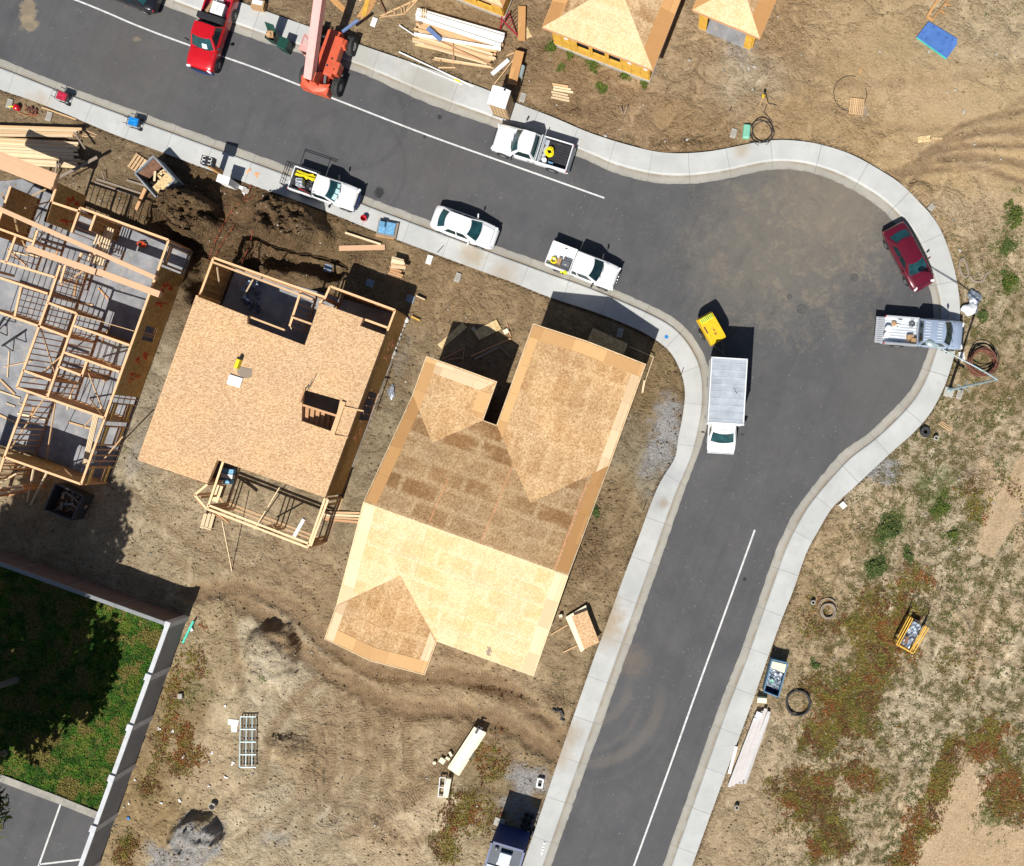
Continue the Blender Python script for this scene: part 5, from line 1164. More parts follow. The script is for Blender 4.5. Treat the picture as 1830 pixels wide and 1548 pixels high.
def wheel(parent, x, y, r, w, side, rim='rim', name='wheel'):
    Mx = Matrix.Translation((x, y, r)) @ Matrix.Rotation(-side*math.pi/2, 4, 'X')
    mb = MB(); mb.lathe([(r*.62,-w/2),(r*.9,-w/2),(r,-w*.33),(r,w*.33),(r*.9,w/2),(r*.62,w/2),(r*.58,w*.35)], Mx, 20); t = mb.build(name, M['rubber'], parent, smooth=40)
    mb = MB(); mb.lathe([(r*.60,w*.30),(r*.56,w*.44),(r*.42,w*.36),(r*.2,w*.40),(r*.12,w*.48),(0,w*.48)], Mx, 16)
    for k in range(5):
        a = k*2*math.pi/5; p0 = Mx @ Vector((math.cos(a)*r*.15, math.sin(a)*r*.15, w*.42)); p1 = Mx @ Vector((math.cos(a)*r*.54, math.sin(a)*r*.54, w*.42)); mb.bar(p0, p1, .06, .03, .8)
    mb.build('rim', M[rim], t, smooth=40)
def mirror(parent, x, y, z, sd, mat, big=1.0):
    mb = MB(); mb.bar((x, y, z), (x-.02, y+sd*.10, z+.03), .05, .05); mb.box((x-.03, y+sd*.18*big, z+.06), (.09*big, .20*big, .15*big), sd*.25); mb.build('mirror', M[mat], parent, bevel=.015)
def glasshouse(t, paint, belt, roof, wb, wr, xb, xr, bowf=.16, bowr=-.10, glass='glass', side=((.06,.50),(.54,.92)), lip=.05):
    "xb=(rear,front) at belt, xr=(rear,front) at roof"
    A = {}
    for sy in (1,-1):
        A[('bf',sy)] = (xb[1], sy*wb*.96, belt); A[('br',sy)] = (xb[0], sy*wb*.96, belt); A[('rf',sy)] = (xr[1], sy*wr, roof); A[('rr',sy)] = (xr[0], sy*wr, roof)
    ws = surf(A['bf',-1], A['bf',1], A['rf',1], A['rf',-1], 0); wsb = lambda u, v, off=0.0: ws(u, v, off)+Vector((bowf*(1-(2*u-1)**2), 0, .02*(1-(2*u-1)**2)))
    rg = surf(A['br',1], A['br',-1], A['rr',-1], A['rr',1], 0); rgb = lambda u, v, off=0.0: rg(u, v, off)+Vector((bowr*(1-(2*u-1)**2), 0, .02*(1-(2*u-1)**2)))
    sL = surf(A['br',-1], A['bf',-1], A['rf',-1], A['rr',-1]); sR = surf(A['bf',1], A['br',1], A['rr',1], A['rf',1])
    mb = MB()
    for f in (wsb, rgb, sL, sR): spatch(mb, f, n=8, m=3)
    rows = []
    for j in range(7):
        v = j/6; row = []
        for i in range(9):
            u = i/8; k = 1-(2*u-1)**2; xf = xr[1]+bowf*k; xre = xr[0]+bowr*k
            row.append((xre+(xf-xre)*v, -wr+2*wr*u, roof+.055*k*(.6+.4*(1-(2*v-1)**2))))
        rows.append(row)
    mb.grid(rows); mb.build('cab_roof', M[paint], t, smooth=35, merge=True)
    mb = MB(); spatch(mb, wsb, .06, .94, .05, .94, .012, 8, 4); mb.build('windscreen', M[glass], t, smooth=60)
    mb = MB(); spatch(mb, rgb, .08, .92, .10, .90, .012, 8, 3); mb.build('rear_window', M[glass], t, smooth=60)
    for f, flip in ((sL, 0), (sR, 1)):
        for s0, s1 in side:
            a, b = (s0, s1) if not flip else (1-s1, 1-s0); mb = MB(); spatch(mb, f, a, b, .12, .88, .010, 3, 2); mb.build('side_window', M[glass+'' if glass == 'glassdark' else 'glassdark'], t)
    return wsb
def sedan(name, label, paint, L=4.5, Wd=1.76, group='cars parked along the street'):
    t = proto(name, label, 'car', group); w = Wd/2; fx = lambda f: -L/2+f*L
    secs = [(fx(0),w*.78,.72,.42),(fx(.012),w*.86,.84,.34),(fx(.05),w*.93,.93,.28),(fx(.14),w*.985,.97,.24),(fx(.3),w,.98,.22),(fx(.5),w,.97,.22),(fx(.70),w,.95,.22),(fx(.82),w*.985,.87,.24),(fx(.92),w*.945,.79,.26),(fx(.965),w*.87,.70,.30),(fx(.99),w*.77,.60,.34),(fx(1),w*.68,.50,.38)]
    mb = MB(); loft(mb, secs); mb.build('body', M[paint], t, smooth=50, merge=True)
    glasshouse(t, paint, .955, 1.40, w*.93, w*.66, (fx(.13),fx(.745)), (fx(.28),fx(.585)), .15, -.14, side=((.17,.50),(.535,.86)))
    for x in (.19,.79):
        for sd in (1,-1):
            mb = MB(); mb.lathe([(.36,0),(.36,.012),(0,.012)], Matrix.Translation((fx(x), sd*(w*.985), .36)) @ Matrix.Rotation(-sd*math.pi/2,4,'X'), 18); mb.build('wheel_arch', M['blackplastic'], t)
            wheel(t, fx(x), sd*(w-.09), .31, .20, sd)
    for sd in (1,-1):
        mirror(t, fx(.66), sd*w*.97, .98, sd, paint)
        mb = MB(); mb.box((fx(.955), sd*w*.68, .68), (.16,.36,.12), sd*-.35, 1, .5); mb.build('headlight', M['lamp'], t, bevel=.03)
        mb = MB(); mb.box((fx(.022), sd*w*.66, .74), (.10,.38,.15), sd*.2); mb.build('taillight', M['tail'], t, bevel=.03)
    mb = MB()
    for sd in (1,-1):
        mb.bar((fx(.77), sd*w*.70, .935), (fx(.94), sd*w*.60, .80), .012, .012); mb.bar((fx(.42), sd*(w+.002), .35), (fx(.42), sd*(w+.002), .93), .012, .01)
    mb.bar((fx(.945), -w*.58, .795), (fx(.945), w*.58, .795), .014, .012); mb.bar((fx(.125), -w*.62, .987), (fx(.125), w*.62, .987), .012, .012)
    mb.build('panel_gap', M['blackplastic'], t)
    mb = MB(); mb.box((fx(.995), 0, .42), (.06, w*1.15, .14)); mb.build('grille', M['blackplastic'], t)
    return t
def pickup(name, label, paint, L, Wd, fr=(.26,.37,.53,.58), s=1.0, liner='blackplastic', side=((.08,.90),), glass='glass', gate_open=False, bedpaint=None, bumper='chrome', group='pickup trucks parked along the street', roof_paint=None, rim='rim'):
    t = proto(name, label, 'pickup truck', group); w = Wd/2; fx = lambda f: L/2-f*L; bedpaint = bedpaint or paint
    belt = 1.13*s; rf = 1.76*s; zb = .42*s; ft = .98
    cab0 = fx(fr[3])+.02
    secs = [(cab0,w*.985,belt,zb),(fx(fr[1]),w,belt,zb),(fx(fr[0]),w,belt-.01,zb),(fx(fr[0]*.6),w*.99,belt-.04,zb),(fx(fr[0]*.22),w*.965,belt-.12,zb),(fx(.03),w*.92,belt-.22,zb+.04),(fx(.012),w*.84,belt-.36,zb+.10)]
    mb = MB(); loft(mb, secs); mb.build('body', M[paint], t, smooth=50, merge=True)
    wsb = glasshouse(t, roof_paint or paint, belt-.005, rf, w*.96, w*.76, (cab0+.02, fx(fr[0])-.02), (fx(fr[2]), fx(fr[1])), .15, -.02, glass, side)
    # bed
    b0, b1 = fx(ft), fx(fr[3])-.02; rail = belt+.02; fl = .68*s; th = .10
    for sd in (1,-1):
        mb = MB(); rows = []
        for x in (b0, b0+.06, b0+(b1-b0)*.5, b1):
            k = .965 if x == b0 else .985
            rows.append([(x, sd*(w*k-th), fl-.05),(x, sd*(w*k-th), rail-.01),(x, sd*(w*k-th*.8), rail),(x, sd*(w*k-.02), rail),(x, sd*w*k, rail-.05),(x, sd*(w*k+.012), zb+.35),(x, sd*w*k*.97, zb)])
        mb.grid(rows); mb.add(rows[0], [tuple(range(7))]); mb.add(rows[-1], [tuple(range(7))]); mb.build('bed_side', M[bedpaint], t, smooth=40, merge=True)
        mb = MB(); mb.box(((b0+b1)/2, sd*(w*.985-th-.012), (fl+rail)/2), (b1-b0-.04,.012,rail-fl-.03)); mb.build('bed_liner', M[liner], t)
    mb = MB(); mb.box(((b0+b1)/2, 0, fl), (b1-b0, 2*(w-th)-.01, .06)); n = 9
    for i in range(n): mb.box(((b0+b1)/2, -(w-th)*.88+i*(w-th)*1.76/(n-1), fl+.04), (b1-b0-.05, .07, .022), 0, 1.5)
    mb.build('bed_floor', M[liner], t)
    mb = MB(); mb.box((b1-.03, 0, (fl+rail)/2), (.05, 2*(w-th), rail-fl)); mb.build('bed_headboard', M[bedpaint], t)
    if gate_open:
        mb = MB(); mb.box((b0-.30, 0, fl+.02), (.56, 2*w*.9, .06))
        for i in range(12): mb.box((b0-.26, -w*.80+i*w*1.6/11, fl+.065), (.40, .06, .03), 0, .8)
    else:
        mb = MB(); mb.box((b0+.02, 0, (zb+.1+rail)/2), (.07, 2*w*.93, rail-zb-.1))
    mb.build('tailgate', M[bedpaint], t, bevel=.012)
    mb = MB(); mb.box((fx(1.0)+.05, 0, .55*s), (.14, 2*w*.95, .2)); mb.build('rear_bumper', M[bumper if bumper != 'navybumper' else 'blackplastic'], t, bevel=.03)
    mb = MB()
    for i in range(8):
        y0, y1 = -w*.94+i*w*1.88/8, -w*.94+(i+1)*w*1.88/8; c = lambda y: fx(0)-.02-.16*(abs(y)/w)**2.2
        mb.bar((c(y0), y0, .58*s), (c(y1), y1, .58*s), .12, .24)
    mb.build('front_bumper', M[bumper if bumper != 'navybumper' else 'navy'], t, bevel=.02)
    mb = MB(); mb.box((fx(.008), 0, .78*s), (.05, w*1.2, .22)); mb.build('grille', M['blackplastic'], t)
    for sd in (1,-1):
        mb = MB(); mb.box((fx(.022), sd*w*.76, .82*s), (.12,.30,.2), -sd*.3); mb.build('headlight', M['lamp'], t, bevel=.03)
        mb = MB(); mb.box((b0+.0, sd*w*.93, .95*s), (.07,.13,.3)); mb.build('taillight', M['tail'], t, bevel=.02)
        mirror(t, fx(fr[0])-.15, sd*w*1.0, belt+.06, sd, 'blackplastic', 1.15)
        for x in (.155, .79):
            mb = MB(); mb.lathe([(.46*s,0),(.46*s,.016),(0,.016)], Matrix.Translation((fx(x), sd*(w*.99), .40*s)) @ Matrix.Rotation(-sd*math.pi/2,4,'X'), 18); mb.build('wheel_arch', M['blackplastic'], t)
            wheel(t, fx(x), sd*(w-.10), .385*s, .25, sd, rim)
    mb = MB()
    for sd in (1,-1):
        mb.bar((fx(fr[0])+.12, sd*w*.86, belt+.012), (fx(.05), sd*w*.76, belt-.15), .013, .012)
        mb.bar((fx(fr[3]*.97), sd*(w+.001), zb+.1), (fx(fr[3]*.97), sd*(w+.001), belt), .012, .012); mb.bar((fx(fr[0]+.03), sd*(w+.001), zb+.1), (fx(fr[0]+.03), sd*(w+.001), belt-.05), .012, .012)
    mb.build('panel_gap', M['steel'], t)
    mb = MB(); mb.bar((fx(fr[0])+.17, -w*.55, belt+.035), (fx(fr[0])+.06, -.05, belt+.05), .03, .02); mb.bar((fx(fr[0])+.17, .05, belt+.045), (fx(fr[0])+.07, w*.6, belt+.04), .03, .02); mb.build('wiper', M['blackplastic'], t)
    for sd in (1,-1):
        mb = MB(); mb.box((fx(fr[2]*.96), sd*(w+.012), belt-.14), (.16,.03,.04)); mb.build('door_handle', M['blackplastic'], t)
    t['bed'] = [b0, b1, fl+.05, w-th]; t['cab'] = [fx(fr[0]), fx(fr[1]), fx(fr[2]), belt, rf]; del_ = None
    return t, wsb
def meta(t):
    b = list(t['bed']); c = list(t['cab']); del t['bed']; del t['cab']; return b, c
def at_px(t, px, py, deg, z=0.0): return place(t, W(px, py, .9).xy.to_3d()+Vector((0,0,z)), math.radians(deg))
def cargo(mb, root, x, y, z, name, mat, label, cat, **kw):
    p = local(root, x, y, z); o = mb.build(name, M[mat], **kw); o.location = p; o.rotation_euler = (0,0,root.rotation_euler.z); return tag(o, label, cat)
def coil(r, tr, turns, seed=0, h=.03, wob=.12, n=18):
    rs = random.Random(seed); mb = MB()
    for k in range(turns):
        ox, oy = rs.uniform(-wob,wob)*r, rs.uniform(-wob,wob)*r; rr = r*rs.uniform(.75,1.08)
        mb.tube([(ox+rr*math.cos(a*2*math.pi/n), oy+rr*rs.uniform(.95,1.05)*math.sin(a*2*math.pi/n), tr+k*h*rs.uniform(.6,1)+.01*math.sin(a)) for a in range(n)], tr, 6, True)
    return mb
# white pickup by the toilet
t, _ = pickup('pickup_truck', 'white regular cab pickup, yellow hose coil in its bed, by the portable toilet', 'white', 5.5, 1.95, (.27,.375,.52,.57)); b, c = meta(t)
at_px(t, 952, 264, 163.1)
mb = MB(); mb.box((b[1]-.30, 0, b[2]+.24), (.06, b[3]*2-.1, .42)); mb.box((b[1]-.42, 0, b[2]+.08), (.32, b[3]*2-.15, .12)); mb.bar((b[1]-.12,-b[3],1.42),(b[1]-.12,b[3],1.42),.07,.06); mb.bar((b[1]-.22,-b[3],1.22),(b[1]-.22,b[3],1.22),.07,.05)
mb.build('bed_rack', M['aluminium'], t)
cargo(coil(.24,.035,7,1,.05,.3), t, b[1]-.75, -.08, b[2]+.02, 'hose_coil', 'brightyellow', 'yellow hose coil in the bed of the regular cab white pickup', 'hose')
mb = MB(); mb.lathe([(.15,0),(.17,.33),(.16,.35),(0,.35)]); cargo(mb, t, b[1]-.62, .62, b[2], 'bucket', 'white', 'white bucket beside the yellow hose coil in the pickup bed', 'bucket', smooth=40)
mb = MB(); mb.box((0,0,.1),(.34,.16,.2)); mb.box((0,0,.22),(.2,.1,.03)); cargo(mb, t, b[1]-1.05, .64, b[2], 'tool_case', 'paleblue', 'small pale blue case near the white bucket in the pickup bed', 'case')
mb = MB()
for i in range(5): mb.box((rnd.uniform(-.1,.1), -.55+.25*i, .1+.05*(i%2)), (.2,.2,.14), rnd.uniform(0,1.5), rnd.uniform(.6,1.4))
cargo(mb, t, b[1]-.17, 0, b[2]+.02, 'tool_pile', 'rust', 'rusty tools heaped against the cab in the pickup bed with the yellow coil', 'tools')
# compact pickup with a ladder rack
t, wsb = pickup('pickup_truck', 'white compact pickup with a black ladder rack and yellow load, half on the kerb', 'white', 4.75, 1.68, (.28,.41,.585,.615), .88, bumper='navybumper'); b, c = meta(t)
for (u0,u1,v0,v1) in ((.12,.38,.08,.40),(.42,.64,.06,.38),(.70,.88,.06,.30)):
    mb = MB(); spatch(mb, wsb, u0, u1, v0, v1, .02, 2, 2); mb.build('dash_paper', M['paper'], t)
mb = MB(); xs = (b[0]-.18, b[1]-.05)
for x in xs:
    for y in (-b[3]-.03, b[3]+.03): mb.tube([(x,y,.9),(x,y,1.85)], .022, 6)
for z in (1.85, 1.7):
    for y in (-b[3]-.03, b[3]+.03): mb.tube([(xs[0],y,z),(xs[1]+.5,y,z)], .022, 6)
for z in (1.85,1.55,1.25): mb.tube([(xs[0],-b[3]-.03,z),(xs[0],b[3]+.03,z)], .022, 6)
for y in (-.35, 0, .35): mb.tube([(xs[0],y,1.0),(xs[0],y,1.85)], .018, 6)
mb.build('ladder_rack', M['blackplastic'], t)
at_px(t, 579, 337, -18.9, .06)
mb = MB(); rs = random.Random(5)
for i in range(16): mb.bar((rs.uniform(-.75,-.2), rs.uniform(-.2,.2), rs.uniform(.1,.45)), (rs.uniform(.1,.75), rs.uniform(-.2,.2), rs.uniform(.15,.5)), .10, .05, rs.uniform(.7,1.15))
cargo(mb, t, (b[0]+b[1])/2+.05, b[3]*.55, b[2], 'cord_heap', 'brightyellow', 'heap of yellow webbing along the side of the compact pickup bed', 'webbing')
mb = MB(); mb.box((0,0,.3),(.46,.5,.6),.3); mb.box((.02,.08,.62),(.38,.18,.05),.3,.45); cargo(mb, t, (b[0]+b[1])/2-.15, -.18, b[2], 'generator', 'aluminium', 'grey boxed machine in the middle of the compact pickup bed', 'machine', bevel=.03)
mb = MB(); mb.bar((-.4,0,.15),(.35,-.1,.3),.16,.14); mb.box((.35,-.1,.2),(.25,.2,.2)); cargo(mb, t, (b[0]+b[1])/2+.25, -.6, b[2], 'floor_jack', 'red', 'red jack lying beside the grey machine in the compact pickup bed', 'jack')
mb = MB()
for i in range(6): mb.box((rs.uniform(-.15,.15), rs.uniform(-.3,.3), .1), (.2,.16,.2), rs.uniform(0,2), rs.uniform(.5,2))
cargo(mb, t, b[1]-.25, -.1, b[2], 'tool_pile', 'steel', 'dark tools against the cab in the compact pickup bed', 'tools')
# white sedan
t = sedan('sedan', 'white four door sedan parked against the kerb between two white pickups', 'white', 4.55, 1.74); at_px(t, 829, 405, -20.3)
# white extended cab pickup at the bend
t, _ = pickup('pickup_truck', 'white extended cab pickup with a yellow cloth hung over its side at the bend', 'white', 5.05, 1.78, (.245,.375,.60,.625), .94, liner='whitedull', side=((.05,.28),(.34,.90)), bumper='chrome', glass='glassdark'); b, c = meta(t)
at_px(t, 1041, 475, -21.3)
mb = MB(); mb.box((0,0,.2),(.62,.42,.4)); mb.box((0,0,.41),(.5,.32,.03),0,1.4); mb.box((0,-.1,.43),(.12,.03,.02),0,8); cargo(mb, t, b[1]-.42, -.30, b[2], 'tool_box', 'steel', 'dark grey tool box behind the cab of the extended cab pickup', 'tool box', bevel=.02)
mb = MB(); mb.box((0,0,.16),(.26,.40,.32)); cargo(mb, t, b[1]-.92, -.30, b[2], 'cardboard_box', 'cardboard', 'cardboard box next to the dark tool box in the pickup bed', 'box')
cargo(coil(.2,.03,6,3,.045,.2), t, b[1]-1.32, -.34, b[2]+.02, 'cord_coil', 'brightyellow', 'yellow and green cord coil at the back of the extended cab pickup bed', 'cord')
mb = MB()
for i in range(6): mb.box((rs.uniform(-.16,.16), rs.uniform(-.10,.06), .0+rs.uniform(-.12,.06)), (.18,.16,.12), rs.uniform(0,2), rs.uniform(.8,1.2), rs.uniform(-.4,.4))
cargo(mb, t, b[1]-.35, -.89, 1.08, 'safety_vest', 'hivis', 'bright yellow vest draped over the bed side of the extended cab pickup', 'vest')
# maroon sedan
t = sedan('sedan', 'maroon sedan with teal tinted windows parked round the turning circle', 'maroon', 4.7, 1.78); at_px(t, 1626, 458, -61.6)
# silver pickup
t, _ = pickup('pickup_truck', 'silver blue pickup with its tailgate down, nose over the footpath under the lamp', 'silver', 5.5, 1.96, (.185,.305,.545,.575), 1.02, liner='aluminium', gate_open=True, bedpaint='greysilver', glass='glassdark', side=((.06,.90),)); b, c = meta(t)
mb = MB()
for i in range(7):
    y = -.58+i*.193
    mb.bar((c[2]+.06,y,c[4]+.052+.01*(1-abs(y))),(c[2]+.42,y,c[4]+.056+.01*(1-abs(y))),.035,.02); mb.bar((c[1]-.42,y,c[4]+.054+.01*(1-abs(y))),(c[1]-.1,y,c[4]+.05+.01*(1-abs(y))),.035,.02)
mb.build('roof_rib', M['lamp'], t)
at_px(t, 1650, 595, -4.6, .05)
for x, y, r in ((b[0]+.22,.05,.23),(b[0]+.16,-.36,.21)):
    mb = MB(); mb.lathe([(r*.85,0),(r,.3),(r*1.04,.34),(r*.98,.37),(.06,.37),(.05,.35),(0,.35)]); cargo(mb, t, x, y, b[2]-.02, 'bucket', 'white', 'white lidded bucket at the tail of the silver pickup, '+('nearer the middle' if y > 0 else 'nearer the camera side'), 'bucket', smooth=40)
mb = MB(); mb.box((0,0,.15),(.42,.3,.3),.1); mb.box((.2,-.2,.2),(.3,.25,.36),-.1,.9); cargo(mb, t, b[1]-.45, -.38, b[2], 'cardboard_box', 'cardboard', 'brown cardboard boxes behind the cab of the silver pickup', 'box')
cargo(coil(.17,.018,6,4,.02,.5), t, b[1]-.35, .55, b[2], 'cable_tangle', 'steel', 'dark cable tangle in the front corner of the silver pickup bed', 'cable')
cargo(coil(.14,.025,5,6,.03,.6), t, b[0]+.85, .28, b[2], 'strap_tangle', 'whitedull', 'pale strap tangle in the middle of the silver pickup bed', 'strap')
mb = MB(); mb.lathe([(0,0),(.16,.03),(.19,.12),(.1,.22),(0,.24)]); cargo(mb, t, b[0]+.62, .48, b[2], 'tool_bag', 'cardboard', 'small brown bag beside the pale straps in the silver pickup bed', 'bag', smooth=50)
# red pickup
t, wsb = pickup('pickup_truck', 'red pickup with a white box in its bed, nose out across the centre line', 'red', 5.6, 1.9, (.265,.37,.51,.585), 1.0, liner='darkred', bumper='navybumper', side=((.08,.88),)); b, c = meta(t)
mb = MB(); spatch(mb, wsb, .52, .72, .12, .5, .02, 2, 2); mb.build('dash_paper', M['paper'], t)
mb = MB(); mb.box((b[1]-.16,0,1.33),(.40,b[3]*2+.12,.30)); mb.build('bed_toolbox', M['blackplastic'], t, bevel=.02)
at_px(t, 377, 55, -108.3)
mb = MB(); mb.box((0,0,.28),(.80,.86,.56)); mb.box((0,.0,.562),(.5,.14,.005),0,.75); cargo(mb, t, b[1]-.95, .18, b[2], 'appliance_box', 'white', 'big white box in the bed of the red pickup', 'box')
mb = MB()
for i in range(3): mb.bar((-.5,.06*i,.1+.1*i),(.55,.1*i-.1,.45+.05*i),.16,.03,rnd.uniform(.8,1.1))
cargo(mb, t, b[1]-1.0, -.52, b[2], 'board_offcuts', 'cardboard', 'brown board offcuts beside the white box in the red pickup', 'boards')
mb = MB(); mb.tube([(-.1,-.22,.35),(-.1,.3,.35)], .16, 12); mb.box((0,0,.1),(.6,.7,.2),0,.6); cargo(mb, t, b[1]-1.75, -.15, b[2], 'paper_roll', 'whitedull', 'white roll at the tail of the red pickup bed', 'roll')
# black car at the top edge
t = sedan('sedan', 'black car cut off by the top edge of the photo', 'black', 4.7, 1.8); at_px(t, 222, -22, 158.8)

# ---- box truck
def box_truck():
    t = proto('box_truck', 'white box truck with a grey ribbed roof parked beside the kerb', 'truck', None); w = 1.18
    mb = MB(); mb.box((-.95,0,2.14),(4.30,w*2,2.26)); mb.build('cargo_box', M['whitedull'], t, bevel=.02)
    mb = MB(); n = 22; rows = []
    for i in range(n*2+1):
        x = -3.06+4.22*i/(n*2); rows.append([(x, y, 3.285+.0035*math.sin(i*math.pi/2.6)*(1-(y/w)**4)+.012*(1-(y/w)**2)) for y in (-w+.06,-w*.5,0,w*.5,w-.06)])
    mb.grid(rows)
    for i in range(9): mb.box((-2.75+.46*i,0,3.303),(.05,w*1.85,.012),0,1.1)
    mb.build('box_roof', M['boxroof'], t, smooth=30)
    mb = MB()
    for y in (-w+.03, w-.03): mb.box((-.95,y,3.28),(4.34,.07,.07))
    mb.box((1.17,0,3.27),(.12,w*2+.04,.10)); mb.box((-3.08,0,3.28),(.07,w*2+.02,.07))
    mb.build('box_trim', M['white'], t, bevel=.01)
    mb = MB()
    for y in (-w+.07, w-.07):
        for x in (-3.06,1.12): mb.box((x,y,3.30),(.12,.12,.06))
    mb.build('corner_cap', M['aluminium'], t)
    mb = MB(); mb.box((-.9,.55,3.312),(.22,.05,.01),.8); mb.box((-1.1,.45,3.312),(.18,.03,.01),.9); mb.build('roof_scuff', M['steel'], t)
    mb = MB(); mb.box((-3.11,0,2.1),(.04,w*1.8,2.0))
    for z in (1.4,1.75,2.1,2.45,2.8): mb.box((-3.135,0,z),(.02,w*1.78,.02),0,.6)
    mb.build('rear_door', M['aluminium'], t)
    cw = .98; secs = [(1.20,cw*.98,1.25,.5),(1.6,cw,1.25,.5),(2.25,cw,1.22,.5),(2.7,cw*.98,1.12,.5),(2.95,cw*.94,1.0,.54),(3.05,cw*.86,.82,.6)]
    mb = MB(); loft(mb, secs, .04); mb.build('body', M['white'], t, smooth=50, merge=True)
    glasshouse(t, 'white', 1.24, 2.02, cw*.95, cw*.80, (1.2,2.28), (1.22,1.62), .16, 0, 'glass', ((.25,.80),))
    mb = MB()
    for y in (-.5,-.12,0,.12,.5): mb.box((1.52,y,2.07),(.07,.05,.04))
    mb.build('roof_light', M['tail'], t)
    mb = MB(); mb.box((1.95,-.1,1.72),(.20,.16,.01),.2,1.0,.85); mb.build('dash_paper', M['paper'], t)
    mb = MB(); mb.box((-.9,0,.72),(4.6,.8,.2)); mb.build('chassis', M['blackplastic'], t)
    mb = MB(); mb.box((3.06,0,.62),(.12,cw*1.9,.22)); mb.build('front_bumper', M['chrome'], t, bevel=.03)
    mb = MB(); mb.box((-3.15,0,.62),(.16,w*1.9,.12)); mb.build('rear_bumper', M['steel'], t)
    for sd in (1,-1):
        mb = MB(); mb.bar((1.9,sd*cw,1.35),(1.75,sd*(cw+.32),1.5),.04,.04); mb.box((1.74,sd*(cw+.36),1.5),(.10,.2,.34)); mb.build('mirror', M['blackplastic'], t)
        mb = MB(); mb.box((2.98,sd*cw*.78,.86),(.10,.26,.2),-sd*.25); mb.build('headlight', M['lamp'], t, bevel=.02)
        wheel(t, 2.25, sd*(cw-.12), .38, .24, sd); wheel(t, -1.7, sd*(w-.2), .38, .36, sd)
    return t
t = box_truck(); place(t, W(1297.5,706,0).xy.to_3d(), ang(-7,116)); t.location = Vector((*local(t,0,0).xy,0))
tp = W(1300.5, 699, 3.3); a = t.rotation_euler.z; t.location = Vector((tp.x+.95*math.cos(a), tp.y+.95*math.sin(a), 0))
# ---- compressor trailer
def compressor():
    t = proto('air_compressor', 'yellow towable compressor behind the box truck', 'trailer', None)
    mb = MB(); prof = [(-1.0,.55),(-1.0,1.15),(-.88,1.5),(-.5,1.62),(.82,1.62),(1.02,1.42),(1.02,.55)]
    vs = [(x,-.56,z) for x,z in prof]+[(x,.56,z) for x,z in prof]; n = len(prof); mb.add(vs, [tuple(range(n)), tuple(range(n,2*n))[::-1]]+[(i,n+i,n+(i+1)%n,(i+1)%n) for i in range(n)])
    mb.build('hood', M['yellow'], t, bevel=.02, merge=True)
    mb = MB(); mb.box((-.66,0,1.61),(.34,.88,.05)); mb.build('vent_recess', M['greenframe'] if 'greenframe' in M else M['hivis'], t)
    mb = MB(); 
    for i in range(7): mb.box((-.66,-.36+.12*i,1.64),(.28,.05,.02))
    mb.build('louvre', M['steel'], t)
    mb = MB(); mb.box((.25,.06,1.625),(.16,.06,.03),.3); mb.box((.52,0,1.625),(.14,.07,.03),.1); mb.box((.0,-.42,1.625),(.5,.1,.012)); mb.build('exhaust_cap', M['rust'], t)
    for sd in (1,-1):
        wheel(t, .0, sd*.66, .33, .2, sd)
        mb = MB(); mb.tube([(.42*math.cos(a), sd*.66, .33+.42*math.sin(a)) for a in [i*math.pi/8 for i in range(9)]], .05, 6); mb.build('mudguard', M['blackplastic'], t)
    mb = MB(); mb.bar((1.0,.35,.5),(1.9,0,.48),.08,.1); mb.bar((1.0,-.35,.5),(1.9,0,.48),.08,.1); mb.bar((1.6,0,.48),(2.15,0,.48),.07,.08); mb.tube([(1.7,0,.05),(1.7,0,.75)], .035, 8); mb.build('tow_bar', M['steel'], t)
    mb = MB(); mb.box((0,0,.48),(1.9,1.0,.1)); mb.build('chassis', M['blackplastic'], t)
    return t
t = compressor(); tp = W(1271.5,585,1.6); place(t, (tp.x, tp.y, 0), ang(26.5,47))
